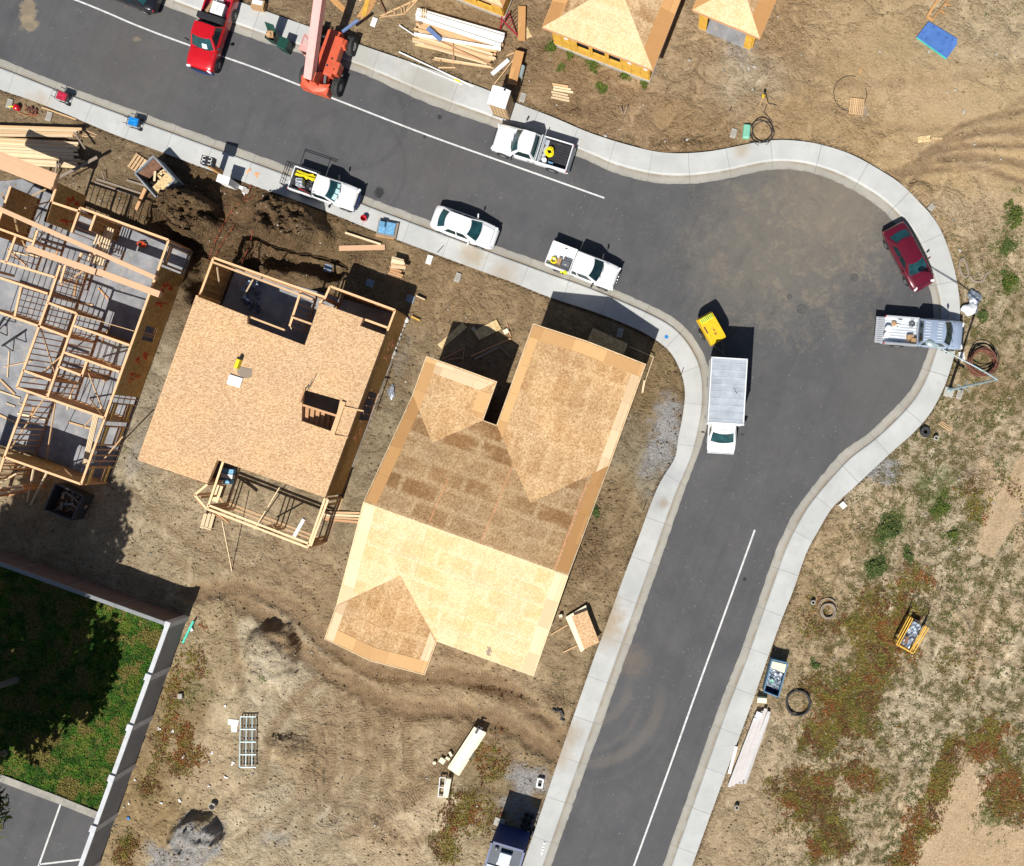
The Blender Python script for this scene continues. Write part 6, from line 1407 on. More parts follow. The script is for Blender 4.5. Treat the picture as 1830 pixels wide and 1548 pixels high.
# ---- telescopic handler
def telehandler():
    t = proto('telehandler', 'faded red telescopic handler with its boom raised toward the top of the photo', 'telehandler', None)
    # x forward; wheelbase 3, track 2.3
    mb = MB()
    prof = [(-2.1,-.62),(-2.25,-.35),(-2.25,.35),(-2.1,.62),(1.9,.55),(2.0,.3),(2.0,-.3),(1.9,-.55)]; mb.prism(prof, .65, 1.05); mb.build('chassis', M['handler'], t, bevel=.03)
    mb = MB(); rows = []
    for x, z, w in ((-2.55,1.0,.5),(-2.5,1.35,.75),(-2.25,1.5,.95),(-1.95,1.5,1.0),(-1.8,1.2,.9)): rows.append([(x+.25*(abs(y)/w)**2, y, z) for y in (-w,-w*.6,0,w*.6,w)])
    mb.grid(rows); mb.box((-2.15,0,1.0),(.55,1.9,.75)); mb.build('counterweight', M['handler'], t, smooth=40)
    # engine cover on the right
    mb = MB(); mb.box((.15,-.62,1.28),(2.7,.62,.62)); mb.bar((.9,-.95,1.35),(1.45,-.95,1.2),.35,.5); mb.build('engine_cover', M['handler'], t, bevel=.06)
    mb = MB(); mb.box((-.55,-.95,1.2),(.85,.55,.75)); mb.build('tank', M['handler'], t, bevel=.05)
    mb = MB(); mb.lathe([(.07,0),(.07,.02),(0,.02)], Matrix.Translation((-.05,-.62,1.59)),10); mb.lathe([(.05,0),(.05,.02),(0,.02)], Matrix.Translation((-.7,-.95,1.58)),10); mb.lathe([(.07,0),(.07,.02),(0,.02)], Matrix.Translation((-.6,-.45,1.59)),10); mb.build('filler_cap', M['blackplastic'], t)
    # open cab on the left
    mb = MB(); mb.box((.05,.98,1.2),(1.0,.62,.8)); mb.build('cab_base', M['handlerfadelit'], t, bevel=.03)
    mb = MB()
    for x in (-.42,.62):
        for y in (.7,1.26): mb.bar((x,y,1.5),(x,y,2.35),.07,.07)
    for y in (.7,1.26): mb.bar((-.45,y,2.35),(.65,y,2.35),.07,.06)
    for i in range(8): mb.bar((-.05+.1*i,.7,2.36),(-.05+.1*i,1.26,2.36),.035,.04)
    mb.build('roll_cage', M['handlerfadelit'], t)
    mb = MB(); mb.box((-.25,.98,2.36),(.42,.6,.05)); mb.build('cage_roof', M['handlerfadelit'], t)
    mb = MB(); mb.box((-.2,.98,1.68),(.42,.42,.14)); mb.box((-.4,.98,1.9),(.1,.42,.4)); mb.build('seat', M['blackplastic'], t, bevel=.03)
    # rear boom tower
    for y in (-.30,.36):
        mb = MB(); mb.add([(-2.1,y,1.0),(-.9,y,1.0),(-1.5,y,2.35),(-2.1,y,2.35),(-2.1,y+.07,1.0),(-.9,y+.07,1.0),(-1.5,y+.07,2.35),(-2.1,y+.07,2.35)], [(0,1,2,3),(7,6,5,4),(0,4,5,1),(1,5,6,2),(2,6,7,3),(3,7,4,0)]); mb.build('boom_tower', M['handler'], t)
    mb = MB(); mb.bar((-1.9,-.55,1.2),(-.5,-.4,1.55),.16,.12); mb.tube([(-1.6,.05,1.3),(-.2,.05,2.3)], .08, 10); mb.tube([(-1.2,-.15,1.1),(-1.0,-.1,1.6),(-1.5,.1,1.9)], .03, 6); mb.build('hydraulic_ram', M['steel'], t)
    th = math.radians(24.0); d = Vector((math.cos(th),0,math.sin(th))); p0 = Vector((-2.05,.06,2.25))
    mb = MB(); mb.bar(p0, p0+d*5.5, .56, .60); mb.build('boom', M['handlerfadelit'], t, bevel=.03)
    mb = MB(); mb.bar(p0+d*5.45, p0+d*5.65, .62, .66); mb.build('boom_collar', M['handlerfadelit'], t)
    mb = MB(); mb.bar(p0+d*5.6, p0+d*9.5, .40, .44); mb.build('inner_boom', M['orangeboom'], t)
    e = p0+d*9.5
    mb = MB(); mb.box((e.x+.2,.06,e.z-.4),(.16,1.1,.9))
    for y in (-.3,.42): mb.bar((e.x+.25,y,e.z-.85),(e.x+1.35,y,e.z-.85),.12,.05)
    mb.build('fork_carriage', M['steel'], t)
    for x in (-1.45,1.5):
        mb = MB(); mb.tube([(x,-.95,.62),(x,.95,.62)], .1, 8); mb.build('axle', M['steel'], t)
        for sd in (1,-1):
            r, w = .62, .42; Mx = Matrix.Translation((x, sd*1.15, r)) @ Matrix.Rotation(-sd*math.pi/2+ (0 if x < 0 else 0), 4, 'X')
            mb = MB(); mb.lathe([(r*.5,-w/2),(r*.88,-w/2),(r*.95,-w*.4),(r*.95,w*.4),(r*.88,w/2),(r*.5,w/2),(r*.45,w*.3)], Mx, 28)
            for k in range(22):
                a = k*2*math.pi/22
                for s_ in (1,-1): mb.mbox(Mx @ Matrix.Rotation(a+(.14 if s_ > 0 else 0),4,'Z') @ Matrix.Translation((r*.97,0,s_*w*.25)) @ Matrix.Rotation(s_*.5,4,'X'), (.07,.075,w*.5), 1.2)
            tw = mb.build('wheel', M['rubber'], t); mb = MB(); mb.lathe([(r*.48,w*.30),(r*.44,w*.42),(r*.2,w*.28),(r*.14,w*.42),(0,w*.42)], Mx, 16); mb.build('rim', M['rim'], tw, smooth=40)
    return t
t = telehandler(); place(t, (*W(588,110,.6).xy, 0), ang(26,-76))
mb = MB(); mb.bar(W(612,57,1.7), W(640,36,1.9), .16, .12); solo(mb, 'steel_tube', M['steelblue'], 'short blue tube sticking out beside the telescopic handler wheel', 'tube', W(622,50,0))
# ---- blue site cabin at the bottom edge
def site_cabin():
    t = thing('site_cabin', 'blue framed site container with a dark roof at the bottom edge', 'container', W(925,1580,0)); a = HANG
    c = W(893, 1577, 3.0); c2 = W(905,1545,3.0)
    u = Vector((math.cos(a), math.sin(a), 0)); v = Vector((-u.y, u.x, 0)); p = W(878.5,1503,3.0); q = W(939,1521,3.0); p.z = q.z = 0; u = (q-p).normalized(); v = Vector((u.y,-u.x,0)); wd_ = (q-p).length; Ln = 5.0; an = math.atan2(u.y,u.x)
    mid = (p+q)/2+v*Ln/2
    mb = MB(); mb.box((mid.x, mid.y, 1.45), (wd_, Ln, 2.8), an); mb.build('wall', M['navy'], t)
    mb = MB()
    for e in (p+v*.06, p+v*Ln): mb.bar(e+Vector((0,0,2.93)), e+u*wd_+Vector((0,0,2.93)), .13, .16)
    for e in (p+u*.06, q-u*.06): mb.bar(e+Vector((0,0,2.93)), e+v*Ln+Vector((0,0,2.93)), .13, .16)
    mb.build('roof_frame', M['navy'], t)
    m2 = (p+q)/2+v*.78; mb = MB(); mb.box((m2.x, m2.y, 2.88), (wd_-.28, 1.36, .04), an); mb.build('roof', M['greyroof'], t)
    m2 = (p+q)/2+v*3.2-u*.0; mb = MB(); mb.box((m2.x, m2.y, 2.90), (wd_-.28, 3.3, .05), an); mb.build('roof_panel', M['boxroof'], t)
    m3 = (p+q)/2+v*.85+u*.0; mb = MB(); mb.box((m3.x, m3.y, 3.04), (.8,.75,.26), an); mb.build('roof_box', M['boxroof'], t, bevel=.02)
    m3 = m3+v*.36; mb = MB(); mb.box((m3.x, m3.y, 3.15), (.84,.16,.06), an); mb.build('roof_box_lip', M['white'], t)
    m4 = p+u*.45+v*.4; mb = MB(); mb.lathe([(.14,0),(.14,.12),(.05,.16),(0,.16)], Matrix.Translation((m4.x,m4.y,2.9)), 12); mb.build('roof_vent', M['steel'], t)
site_cabin()
# ---------------------------------------------------------------- smaller things
def board(a, b, ha, hb, w, th, mat, label, cat='board', name='board', group=None, tint=None, bevel=0):
    mb = MB(); p, q = W(*a, ha), W(*b, hb); mb.bar(p, q, w, th, tint or rnd.uniform(.88, 1.12))
    c = (p+q)/2; return solo(mb, name, M[mat], label, cat, (c.x, c.y, min(ha, hb)), group)
def pbox(px, py, h): p = W(px, py, h); p.z = 0; return p
def stack(n, a0, a1, b0, b1, h, w, th, mats, label, group, jit=3.0, seed=1, name='board', cat='board', layers=1):
    "n boards whose left ends run a0->a1 and right ends b0->b1 (pixels)"
    rs = random.Random(seed)
    for i in range(n):
        f = i/max(1, n-1); k = i % layers
        A = (a0[0]+(a1[0]-a0[0])*f+rs.uniform(-jit,jit), a0[1]+(a1[1]-a0[1])*f); B = (b0[0]+(b1[0]-b0[0])*f+rs.uniform(-jit*2,jit*2), b0[1]+(b1[1]-b0[1])*f)
        hh = h-.045*rs.randint(0, 2) if layers == 1 else h-k*th*1.05
        board(A, B, hh, hh+rs.uniform(-.01,.01), w, th, rs.choice(mats), label, cat, name, group, rs.uniform(.85,1.15))
def props(A, label, group, mat='greywood'):
    for a, b, h in A: board(a, b, h, h, .1, h*1.6, mat, label, 'bearer', 'bearer', group)
# loose lumber by the framed house
stack(7,(-50,225),(-50,241),(146,231),(131,243),.62,.16,.10,['palepine','pine'],'pale board on the upper part of the long lumber heap at the left edge','upper boards of the left lumber heap',2,3)
stack(19,(-50,245),(-50,288),(128,254),(142,299),.42,.15,.10,['pine','palepine','palepine','pine'],'board in the long fanned lumber heap beside the framed house','boards of the left lumber heap',7,4)
stack(6,(-50,250),(-50,286),(120,262),(120,292),.30,.13,.09,['fir','pine'],'lower board in the fanned lumber heap beside the framed house','lower boards of the left lumber heap',9,5)
stack(4,(149,232),(146,243),(172,243),(168,247),.12,.06,.05,['pine','palepine'],'short offcut at the pointed end of the left lumber heap','offcuts by the left lumber heap',3,6)
board((75,192),(136,214),.14,.14,.09,.05,'pine','single pale board lying along the footpath edge between the red and blue generators')
for a, ha, b, hb, w, l in (((174,281),1.2,(93,324),.5,.18,'dark plank propped across the end of the fanned lumber heap'),((133,237),.8,(152,266),.9,.10,'dark board lying across the upper lumber heap end'),((103,288),.9,(97,320),.3,.1,'short dark post leaning beside the fanned lumber heap'),((108,282),1.1,(106,300),.3,.16,'pale upright block among the lumber heap end'),
                           ((173,320),.15,(252,346),.15,.12,'long grey timber lying between the framed house and the tipped bin'),((170,326),.14,(246,352),.14,.10,'second long grey timber, nearer the framed house'),((260,337),.7,(243,375),.2,.22,'brown plank leaning below the tipped rubbish bin'),((226,322),.2,(262,333),.2,.14,'short grey timber under the tipped rubbish bin'),((182,306),.5,(187,322),.3,.05,'thin grey stake in front of the framed house')):
    board(a, b, ha, hb, w, .07, 'fir' if 'brown' in l else 'greywood', l)
# lumber pile at the top
stack(5,(746,18),(743,32),(903,63),(896,82),.55,.24,.14,['primed'],'wide white primed board on the lumber pile below the corner house','white boards of the top lumber pile',1,7)
stack(20,(748,36),(742,78),(888,80),(874,114),.36,.14,.08,['pine','palepine','palepine','pine'],'pale timber in the lumber pile below the corner house','timbers of the top lumber pile',6,8)
stack(9,(752,45),(748,80),(884,88),(870,108),.22,.12,.09,['pine','fir','palepine'],'lower timber in the lumber pile below the corner house','lower timbers of the top lumber pile',8,9)
board((740,61),(895,88),.52,.52,.20,.06,'primed','single white board laid slantwise over the pale lumber pile')
board((764,50),(788,72),.60,.60,.30,.04,'steelblue','short blue grey board lying on top of the lumber pile')
stack(4,(770,100),(780,110),(876,117),(872,125),.14,.09,.06,['pine','palepine'],'thin timber at the lower edge of the lumber pile near the footpath','thin timbers below the top lumber pile',5,10)
board((783,121),(814,121),.12,.12,.10,.05,'pine','short pale offcut lying below the lumber pile'); board((809,77),(810,110),.48,.4,.05,.04,'fir','thin stick lying across the lumber pile'); board((773,68),(878,116),.46,.44,.06,.05,'fir','dark thin timber laid diagonally over the lumber pile')
for i in range(3): board((754+3.5*i,16),(753+3.5*i,33),.66,.66,.06,.04,'palepine','short cleat across the left end of the white boards','board','cleat','cleats on the white boards')
mb = MB()
def glyphs(mb, o, u, v, sz, segs):
    for (x0,y0),(x1,y1) in segs: mb.bar(o+u*(x0*sz)+v*(y0*sz), o+u*(x1*sz)+v*(y1*sz), sz*.16, .006)
o = W(744,43,.63); u = Vector((.97,-.2,0)); v = Vector((.2,.97,0))
glyphs(mb, o, u, v, .22, [((.1,1),(.05,.45)),((.05,.45),(.6,.45)),((.5,1),(.45,0))]); glyphs(mb, o+u*.2, u, v, .22, [((.1,0),(.5,0)),((.5,0),(.5,1)),((.5,1),(.1,1)),((.1,1),(.1,0)),((.1,.5),(.5,.5))])
solo(mb, 'stencil_number', M['blackplastic'], 'stencilled number 48 on the left end of the lumber pile', 'stencil', o)
board((713,93),(847,155),.30,.16,.08,.05,'primed','long white batten lying by the footpath edge, the upper of two'); board((734,113),(827,151),.18,.18,.07,.05,'primed','lower white batten along the footpath edge with a yellow level on it'); board((812,142),(822,146),.24,.24,.09,.05,'brightyellow','yellow spirit level lying on the white batten','level','spirit_level'); board((713,45),(757,74),.3,.2,.07,.04,'primed','thin white stick lying left of the lumber pile')
board((593,-3),(616,19),.12,.12,.40,.04,'ply','orange plywood strip beside the raised boom'); board((666,-2),(645,34),.12,.12,.62,.03,'ply','long tapered plywood sheet right of the raised boom')
board((640,-8),(682,-4),.1,.1,.9,.03,'osbpale','pale board sheet at the top edge right of the boom'); board((657,-3),(650,28),.16,.16,.3,.02,'yellowsheath','yellow strip on the plywood sheet right of the boom'); board((676,-6),(690,26),.3,.2,.08,.05,'rust','red brown timber standing beside the roof truss')
t = thing('roof_truss', 'small triangular roof truss lying on the soil above the lumber pile', 'truss', W(710,16,.1))
for nm, a, b in (('chord',(676,31),(748,-2)),('chord',(676,31),(723,25)),('chord',(723,25),(748,-2)),('web',(690,25),(693,29)),('web',(702,18),(708,27)),('web',(716,12),(719,25)),('web',(722,10),(723,24)),('web',(735,4),(724,23))):
    mb = MB(); mb.bar(W(*a,.18), W(*b,.18), .09 if nm == 'chord' else .06, .06, rnd.uniform(.9,1.1)); mb.build(nm, M['pine'], t)
def crate(name, label, cat, px, py, sx, sy, sz, a, mat, z=.1, group=None, bevel=.02, lip=None):
    mb = MB(); c = W(px, py, z+sz); mb.box((c.x, c.y, z+sz/2), (sx, sy, sz), a)
    if lip: 
        mb.box((c.x, c.y, z+sz+.004), (sx*lip, sy*lip, .01), a, .82)
        mb.box((c.x, c.y, z+sz+.012), (sx*.2, sy*.06, .012), a, .6)
    return solo(mb, name, M[mat], label, cat, (c.x, c.y, z), group, bevel=bevel)
crate('block','white block lying on the soil left of the lumber pile','block',668,39,.36,.62,.12,-.35,'whitedull')
# plywood, planks and tank by the toilet
for i in range(5): board((933,11),(932,73),.2+.03*i,.2+.03*i,.46+.01*i,.025,'ply','plywood strip standing in the tall stack right of the corner house','plywood strip','plywood_strip','plywood strips right of the corner house')
mb = MB(); c = W(943,60,.12); mb.prism([tuple(W(*p,.12).xy) for p in ((934,72),(951,66),(942,47))], .1, .13); solo(mb, 'plywood_offcut', M['osbpale'], 'pink triangular plywood offcut beside the plywood strips', 'plywood', c)
for i in range(12): board((929,91.5),(915,151),.12+.055*i,.12+.055*i,.62+.02*math.sin(i),.05,'ply','plywood plank in the neat stack behind the portable toilet','plank','plank','planks in the stack behind the portable toilet')
mb = MB(); p, q = W(934,118,.4), W(929,138,.4); mb.tube([p,q], .19, 14); solo(mb, 'gas_cylinder', M['galv'], 'blue grey cylinder lying between the plank stack and the fence line', 'cylinder', p, smooth=50)
board((879,133),(909,107),.16,.16,.28,.05,'primed','short white board lying left of the plank stack'); board((883,151),(920,104),.3,.55,.06,.04,'pine','thin pole leaning toward the plank stack'); board((905,100),(919,94),.12,.12,.1,.04,'pine','small offcut left of the top of the plank stack'); board((936,126),(930,155),.3,.3,.05,.05,'greywood','grey rail beside the blue grey cylinder')
t = thing('red_ladder', 'red ladder leaning on the foundation of the corner house', 'ladder', W(910,45,0))
for a, b in (((895,33),(925,64)),((894,52),(897,30))):
    mb = MB(); mb.bar(W(*a,1.6 if a[1] < 40 else .2), W(*b,.2 if b[1] > 40 else 1.7), .08, .08); mb.build('rail', M['genred'], t)
mb = MB()
for i in range(7): mb.bar(W(900+4*i,35+4*i,1.3-.15*i), W(912+2*i,22+6*i,1.2-.15*i), .04, .04)
mb.build('rung', M['genred'], t)
# portable toilet
def toilet():
    c = W(891.5,173,2.3); a = ang(33,10.5); t = thing('portable_toilet', 'portable toilet with a white domed roof and tan walls on the footpath', 'portable toilet', (c.x, c.y, .15))
    mb = MB(); mb.box((c.x, c.y, 1.22), (1.14,1.14,2.0), a); mb.build('cabin', M['tan'], t)
    mb = MB()
    for i in range(5):
        for sg in (1,-1):
            v = Vector((-.46+.23*i, sg*.585, 0)); v.rotate(Matrix.Rotation(a,3,'Z')); mb.box((c.x+v.x, c.y+v.y, 1.2), (.05,.03,1.9), a)
            v = Vector((sg*.585, -.46+.23*i, 0)); v.rotate(Matrix.Rotation(a,3,'Z')); mb.box((c.x+v.x, c.y+v.y, 1.2), (.03,.05,1.9), a)
    mb.build('wall_rib', M['cardboard'], t)
    mb = MB(); rows = []
    for i in range(7):
        x = -.63+1.26*i/6; rows.append([])
        for j in range(7):
            y = -.63+1.26*j/6; v = Vector((x, y, 0)); v.rotate(Matrix.Rotation(a,3,'Z')); rows[-1].append((c.x+v.x, c.y+v.y, 2.25+.13*(1-(x/.63)**2)))
    mb.grid(rows); mb.box((c.x, c.y, 2.21), (1.26,1.26,.09), a); mb.build('roof', M['whitedull'], t, smooth=40)
    v = Vector((.25,.5,0)); v.rotate(Matrix.Rotation(a,3,'Z')); mb = MB(); mb.tube([(c.x+v.x,c.y+v.y,2.2),(c.x+v.x,c.y+v.y,2.48)], .06, 8); mb.build('vent_pipe', M['blackplastic'], t)
    mb = MB(); mb.box((c.x, c.y, .19), (1.2,1.2,.08), a); mb.build('base_skid', M['blackplastic'], t)
toilet()
# precast lids
for px, py, a, l in ((16.5,185,-.3,'pale meter box left of the red petrol can'),(87,208,-.3,'pale meter box right of the red tools by the footpath'),(767,464,-.3,'pale meter box beside the footpath below the white sedan'),(818,496,-.35,'pale meter box on the soil right of the decked house yard'),(934,174,-.3,'pale meter box just right of the portable toilet'),(1311,238,-.3,'flat beige meter lid left of the mint green box'),(1108,595,-.25,'pale meter box in the shade of the right gable'),(1715,705,-.3,'grey meter lid right of the street lamp base'),(1719,637,.1,'white square meter lid under the street lamp arm'),(1665,370,-.7,'small pale meter block above the maroon sedan'),(1507,903,.7,'small white block by the footpath on the lower right curve')):
    crate('meter_box', l, 'meter box', px, py, .38, .62 if 'block' not in l else .42, .14, a, 'stone' if 'white' not in l else 'whitedull', .06, lip=.8)
crate('lamp_footing','square concrete footing under the street lamp','footing',1696,701,.66,.66,.12,-.25,'stone',.06)
# bins
def bin_(px, py, label, a, open_=False):
    c = pbox(px, py, .8); t = thing('wheelie_bin', label, 'bin', c); mb = MB(); R = Matrix.Rotation(a,4,'Z'); vs = []
    for z, k in ((.02,.24),(1.02,.31)): vs += [Matrix.Translation((c.x,c.y,z)) @ R @ Vector((sx*k, sy*k*1.15, 0)) for sx, sy in ((-1,-1),(1,-1),(1,1),(-1,1))]
    mb.add(vs, [(3,2,1,0),(0,1,5,4),(1,2,6,5),(2,3,7,6),(3,0,4,7)]+([] if open_ else [(4,5,6,7)])); mb.build('tub', M['green'], t)
    mb = MB()
    if open_:
        mb.mbox(Matrix.Translation((c.x,c.y,1.06)) @ R @ Matrix.Translation((0,.34,.26)) @ Matrix.Rotation(1.2,4,'X'), (.64,.66,.05)); mb.build('lid', M['green'], t, bevel=.02)
        mb = MB(); mb.box((c.x,c.y,1.0), (.42,.4,.2), a+.3); mb.box((c.x-.1,c.y-.1,1.12),(.3,.25,.12),a+.7,1.2); mb.build('cardboard_load', M['cardboard'], t)
    else:
        mb.mbox(Matrix.Translation((c.x,c.y,1.06)) @ R, (.66,.76,.07)); mb.build('lid', M['green'], t, bevel=.03)
    for sx in (-1,1):
        mb = MB(); p = Matrix.Translation((c.x,c.y,.11)) @ R @ Vector((sx*.26,.3,0)); q = Matrix.Translation((c.x,c.y,.11)) @ R @ Vector((sx*.33,.3,0)); mb.tube([p,q], .11, 12); mb.build('wheel', M['rubber'], t)
bin_(486,64,'green wheelie bin with its lid thrown open over cardboard, left of the boom',-.35,True); bin_(508,80,'closed dark green wheelie bin standing next to the open one',-.35)
mb = MB(); c = W(461,8,.5); mb.box((c.x,c.y,.3),(.85,.62,.5),-.2); o = solo(mb,'carton',M['cardboard'],'brown carton with a white top at the footpath edge near the top','carton',(c.x,c.y,.1)); 
crate('paper_sheet','white sheet lying on the brown carton near the top edge','sheet',460,4,.72,.3,.03,-.2,'white',.56)
# generators
def generator(px, py, mat, label, a):
    c = pbox(px, py, .5); t = thing('generator', label, 'generator', (c.x, c.y, .15)); R = Matrix.Translation((c.x,c.y,.15)) @ Matrix.Rotation(a,4,'Z')
    mb = MB(); mb.mbox(R @ Matrix.Translation((0,0,.46)), (.66,.54,.16)); mb.mbox(R @ Matrix.Translation((0,.05,.545)), (.42,.10,.02), 1.5); mb.mbox(R @ Matrix.Translation((.16,-.13,.545)), (.14,.14,.03), 1.6); mb.build('fuel_tank', M[mat], t, bevel=.05)
    mb = MB(); mb.mbox(R @ Matrix.Translation((-.02,0,.22)), (.5,.42,.3)); mb.build('engine', M['steel'], t)
    mb = MB()
    for x in (-.38,.38):
        mb.tube([R @ Vector(p) for p in ((x,-.32,0),(x,-.32,.56),(x,.32,.56),(x,.32,0))], .022, 6)
    for y in (-.32,.32): mb.tube([R @ Vector((-.38,y,.05)), R @ Vector((.38,y,.05))], .022, 6)
    for y in (-.2,.2): mb.tube([R @ Vector((-.38,y,.42)), R @ Vector((-.75,y,.45))], .02, 6)
    mb.build('frame', M['blackplastic'], t)
    for y in (-.36,.36):
        mb = MB(); mb.lathe([(.05,-.04),(.13,-.04),(.13,.04),(.05,.04)], R @ Matrix.Translation((.3,y,.12)) @ Matrix.Rotation(math.pi/2,4,'X'), 14); mb.build('wheel', M['rubber'], t)
generator(113,173.5,'genred','red generator on the footpath at the far left',-.35); generator(240.5,219,'blue','bright blue generator on the footpath',-.25)
t = thing('petrol_can','red petrol can with a yellow spout on the soil','petrol can',W(33,194,.1)); c = W(33,194,.1)
mb = MB(); mb.lathe([(0,.0),(.2,.0),(.21,.28),(.14,.36),(.05,.38),(0,.38)], Matrix.Translation(c),14); mb.build('can', M['red'], t, smooth=40)
mb = MB(); mb.tube([c+Vector((-.12,.0,.34)), c+Vector((-.42,-.03,.42))], [.06,.03], 8); mb.build('spout', M['brightyellow'], t)
mb = MB(); c = W(57,201,.1)
for i in range(9): mb.box((c.x+rnd.uniform(-.4,.35), c.y+rnd.uniform(-.25,.3), .12+.08*rnd.random()), (rnd.uniform(.1,.35),.12,.14), rnd.uniform(0,3), rnd.uniform(.6,1.5))
mb.tube([c+Vector(p) for p in ((-.9,.0,.02),(-.4,-.2,.03),(.1,-.28,.03),(.5,-.15,.03))], .03, 6, tint=(2.2,2.4,1.3)); mb.tube([c+Vector(p) for p in ((-.45,.5,.1),(-.2,-.1,.12),(0,-.2,.1))], .03, 6, tint=(2.2,2.2,1.2))
solo(mb,'tool_heap',M['redcoil'],'heap of dark red tools and hoses beside the red petrol can','tools',c)
# pallets
def pallet(px, py, w, l, a, label, n=6, mat='pine', z=.1):
    c = W(px, py, z+.14); t = thing('pallet', label, 'pallet', (c.x, c.y, z)); R = Matrix.Translation((c.x,c.y,z)) @ Matrix.Rotation(a,4,'Z')
    for i in range(n):
        mb = MB(); mb.mbox(R @ Matrix.Translation((-w/2+w*(i+.5)/n,0,.13)), (w/n*.68,l,.022), rnd.uniform(.85,1.15)); mb.build('slat', M[mat], t)
    for y in (-l*.46,0,l*.46):
        mb = MB(); mb.mbox(R @ Matrix.Translation((0,y,.06)), (w,.06,.11), .7); mb.build('stringer', M[mat], t)
pallet(245,292,.95,1.1,-.6,'pale timber pallet leaning against the tipped rubbish bin',4,'pine'); pallet(1531,190,1.0,1.1,-.12,'small timber pallet inside the wire loop on the sandy ground',8,'pine',.08)
# skips
def skip(name, label, corners, h, wallmat, inmat, loads, side_tint=1.0, cat='skip', z=.08, fill=.6):
    P = [W(*c, h) for c in corners]; ctr = sum(P, Vector())/4; t = thing(name, label, cat, (ctr.x, ctr.y, z)); n = 4
    for i in range(4):
        a, b = P[i].copy(), P[(i+1)%4].copy(); a.z = b.z = (h+z)/2; mb = MB(); mb.bar(a+(ctr-a).normalized()*.03, b+(ctr-b).normalized()*.03, .06, h-z, side_tint); mb.build('side', M[wallmat], t)
        mb = MB(); a.z = b.z = h; mb.bar(a, b, .08, .06, 1.15*side_tint); mb.build('rim', M[wallmat], t)
    mb = MB(); mb.prism([tuple((p+(ctr-p)*.04).xy) for p in P], z, z+.25); mb.build('floor', M[inmat], t)
    return t, P, ctr
t, P, ctr = skip('rubbish_bin','open grey steel rubbish bin full of timber scraps in front of the framed house',[(274,279),(312,321),(280,354),(241,310)],1.5,'skip','rust',0)
rs = random.Random(8)
u, v = (P[1]-P[0]), (P[3]-P[0])
for i in range(16):
    p = P[0]+u*rs.uniform(.3,.9)+v*rs.uniform(.1,.85); d = Vector((rs.uniform(-1,1),rs.uniform(-1,1),0)).normalized()*rs.uniform(.2,.5); p.z = rs.uniform(.7,1.2); mb = MB(); mb.bar(p-d+Vector((0,0,.05)), p+d, rs.uniform(.06,.18), .04, rs.uniform(.7,1.2)); solo(mb,'timber_scrap',M[rs.choice(['pine','palepine','osbpale'])],'timber scrap in the open grey rubbish bin','scrap',p,'timber scraps in the grey rubbish bin')
mb = MB(); a, b, c_, d = P[2]+(ctr-P[2])*.15, P[1]+(ctr-P[1])*.15, P[1]+(P[0]-P[1])*.35+(ctr-P[1])*.1, P[2]+(P[3]-P[2])*.35+(ctr-P[2])*.1
for q in (a,b,c_,d): q.z = 1.25
mb.add([a,b,c_,d,a-Vector((0,0,.02)),b-Vector((0,0,.02)),c_-Vector((0,0,.02)),d-Vector((0,0,.02))],[(0,1,2,3),(7,6,5,4),(0,4,5,1),(1,5,6,2),(2,6,7,3),(3,7,4,0)]); solo(mb,'board_sheet',M['osbpale'],'pale board sheet lying inside the open grey rubbish bin','board',ctr)
mb = MB(); a, b, c_, d = [P[3]+(ctr-P[3])*.08, P[0]+(ctr-P[0])*.08, P[0]+u*.28+v*.05, P[3]+u*.28-v*.05]
a.z = b.z = 1.38; c_.z = d.z = 1.0; mb.add([a,b,c_,d],[(0,1,2,3)]); mb.add([x-Vector((0,0,.03)) for x in (a,b,c_,d)],[(3,2,1,0)]); solo(mb,'weathered_board',M['rust'],'brown weathered panel sloping into the open grey rubbish bin','panel',ctr)
t, P, ctr = skip('rubbish_bin','dark rusty rubbish bin below the corner of the framed house',[(99.5,864),(149,887),(128,930),(79,911)],1.3,'steel','rust',0,.55)
for i in range(16):
    p = ctr+Vector((rs.uniform(-.75,.75),rs.uniform(-.65,.65),0)); d = Vector((rs.uniform(-1,1),rs.uniform(-.5,.5),0)).normalized()*rs.uniform(.15,.5); p.z = rs.uniform(.4,.9); mb = MB(); mb.bar(p-d, p+d+Vector((0,0,.1)), rs.uniform(.05,.14), .04, rs.uniform(.5,1.1)); solo(mb,'timber_scrap',M[rs.choice(['pine','greywood','greywood','foil'])],'scrap lying in the dark rusty rubbish bin','scrap',p,'scraps in the dark rusty rubbish bin')
t, P, ctr = skip('rubbish_trailer','blue sided open trailer heaped with crumpled foil beside the lower footpath',[(1380,1179),(1408,1185.5),(1391,1246),(1365,1236)],.95,'paleblue','navy',0,.6,'trailer')
mb = MB(); rows = []
for i in range(15):
    rows.append([]); 
    for j in range(9):
        p = P[3]+(P[0]-P[3])*(.18+.78*i/14)+(P[2]-P[3])*(.06+.88*j/8); rows[-1].append((p.x+rs.uniform(-.03,.03), p.y+rs.uniform(-.03,.03), .55+.3*rs.random()))
mb.grid(rows); solo(mb,'foil_heap',M['foil'],'crumpled silver foil filling the blue sided trailer','foil',ctr)
mb = MB(); p0, p1, p2, p3 = [q+(ctr-q)*.1 for q in (P[0],P[1],P[1]+(P[2]-P[1])*.28,P[0]+(P[3]-P[0])*.22)]
for q in (p0,p1,p2,p3): q.z = .9
mb.add([p0,p1,p2,p3],[(0,1,2,3)] ); solo(mb,'cream_sheet',M['cream'],'cream sheet at the top end of the foil trailer','sheet',ctr)
mb = MB(); c = W(1379,1217,.9); 
for i in range(6): mb.bar(c, c+Vector((math.cos(i*1.05)*.18, math.sin(i*1.05)*.12, .03)), .07, .02)
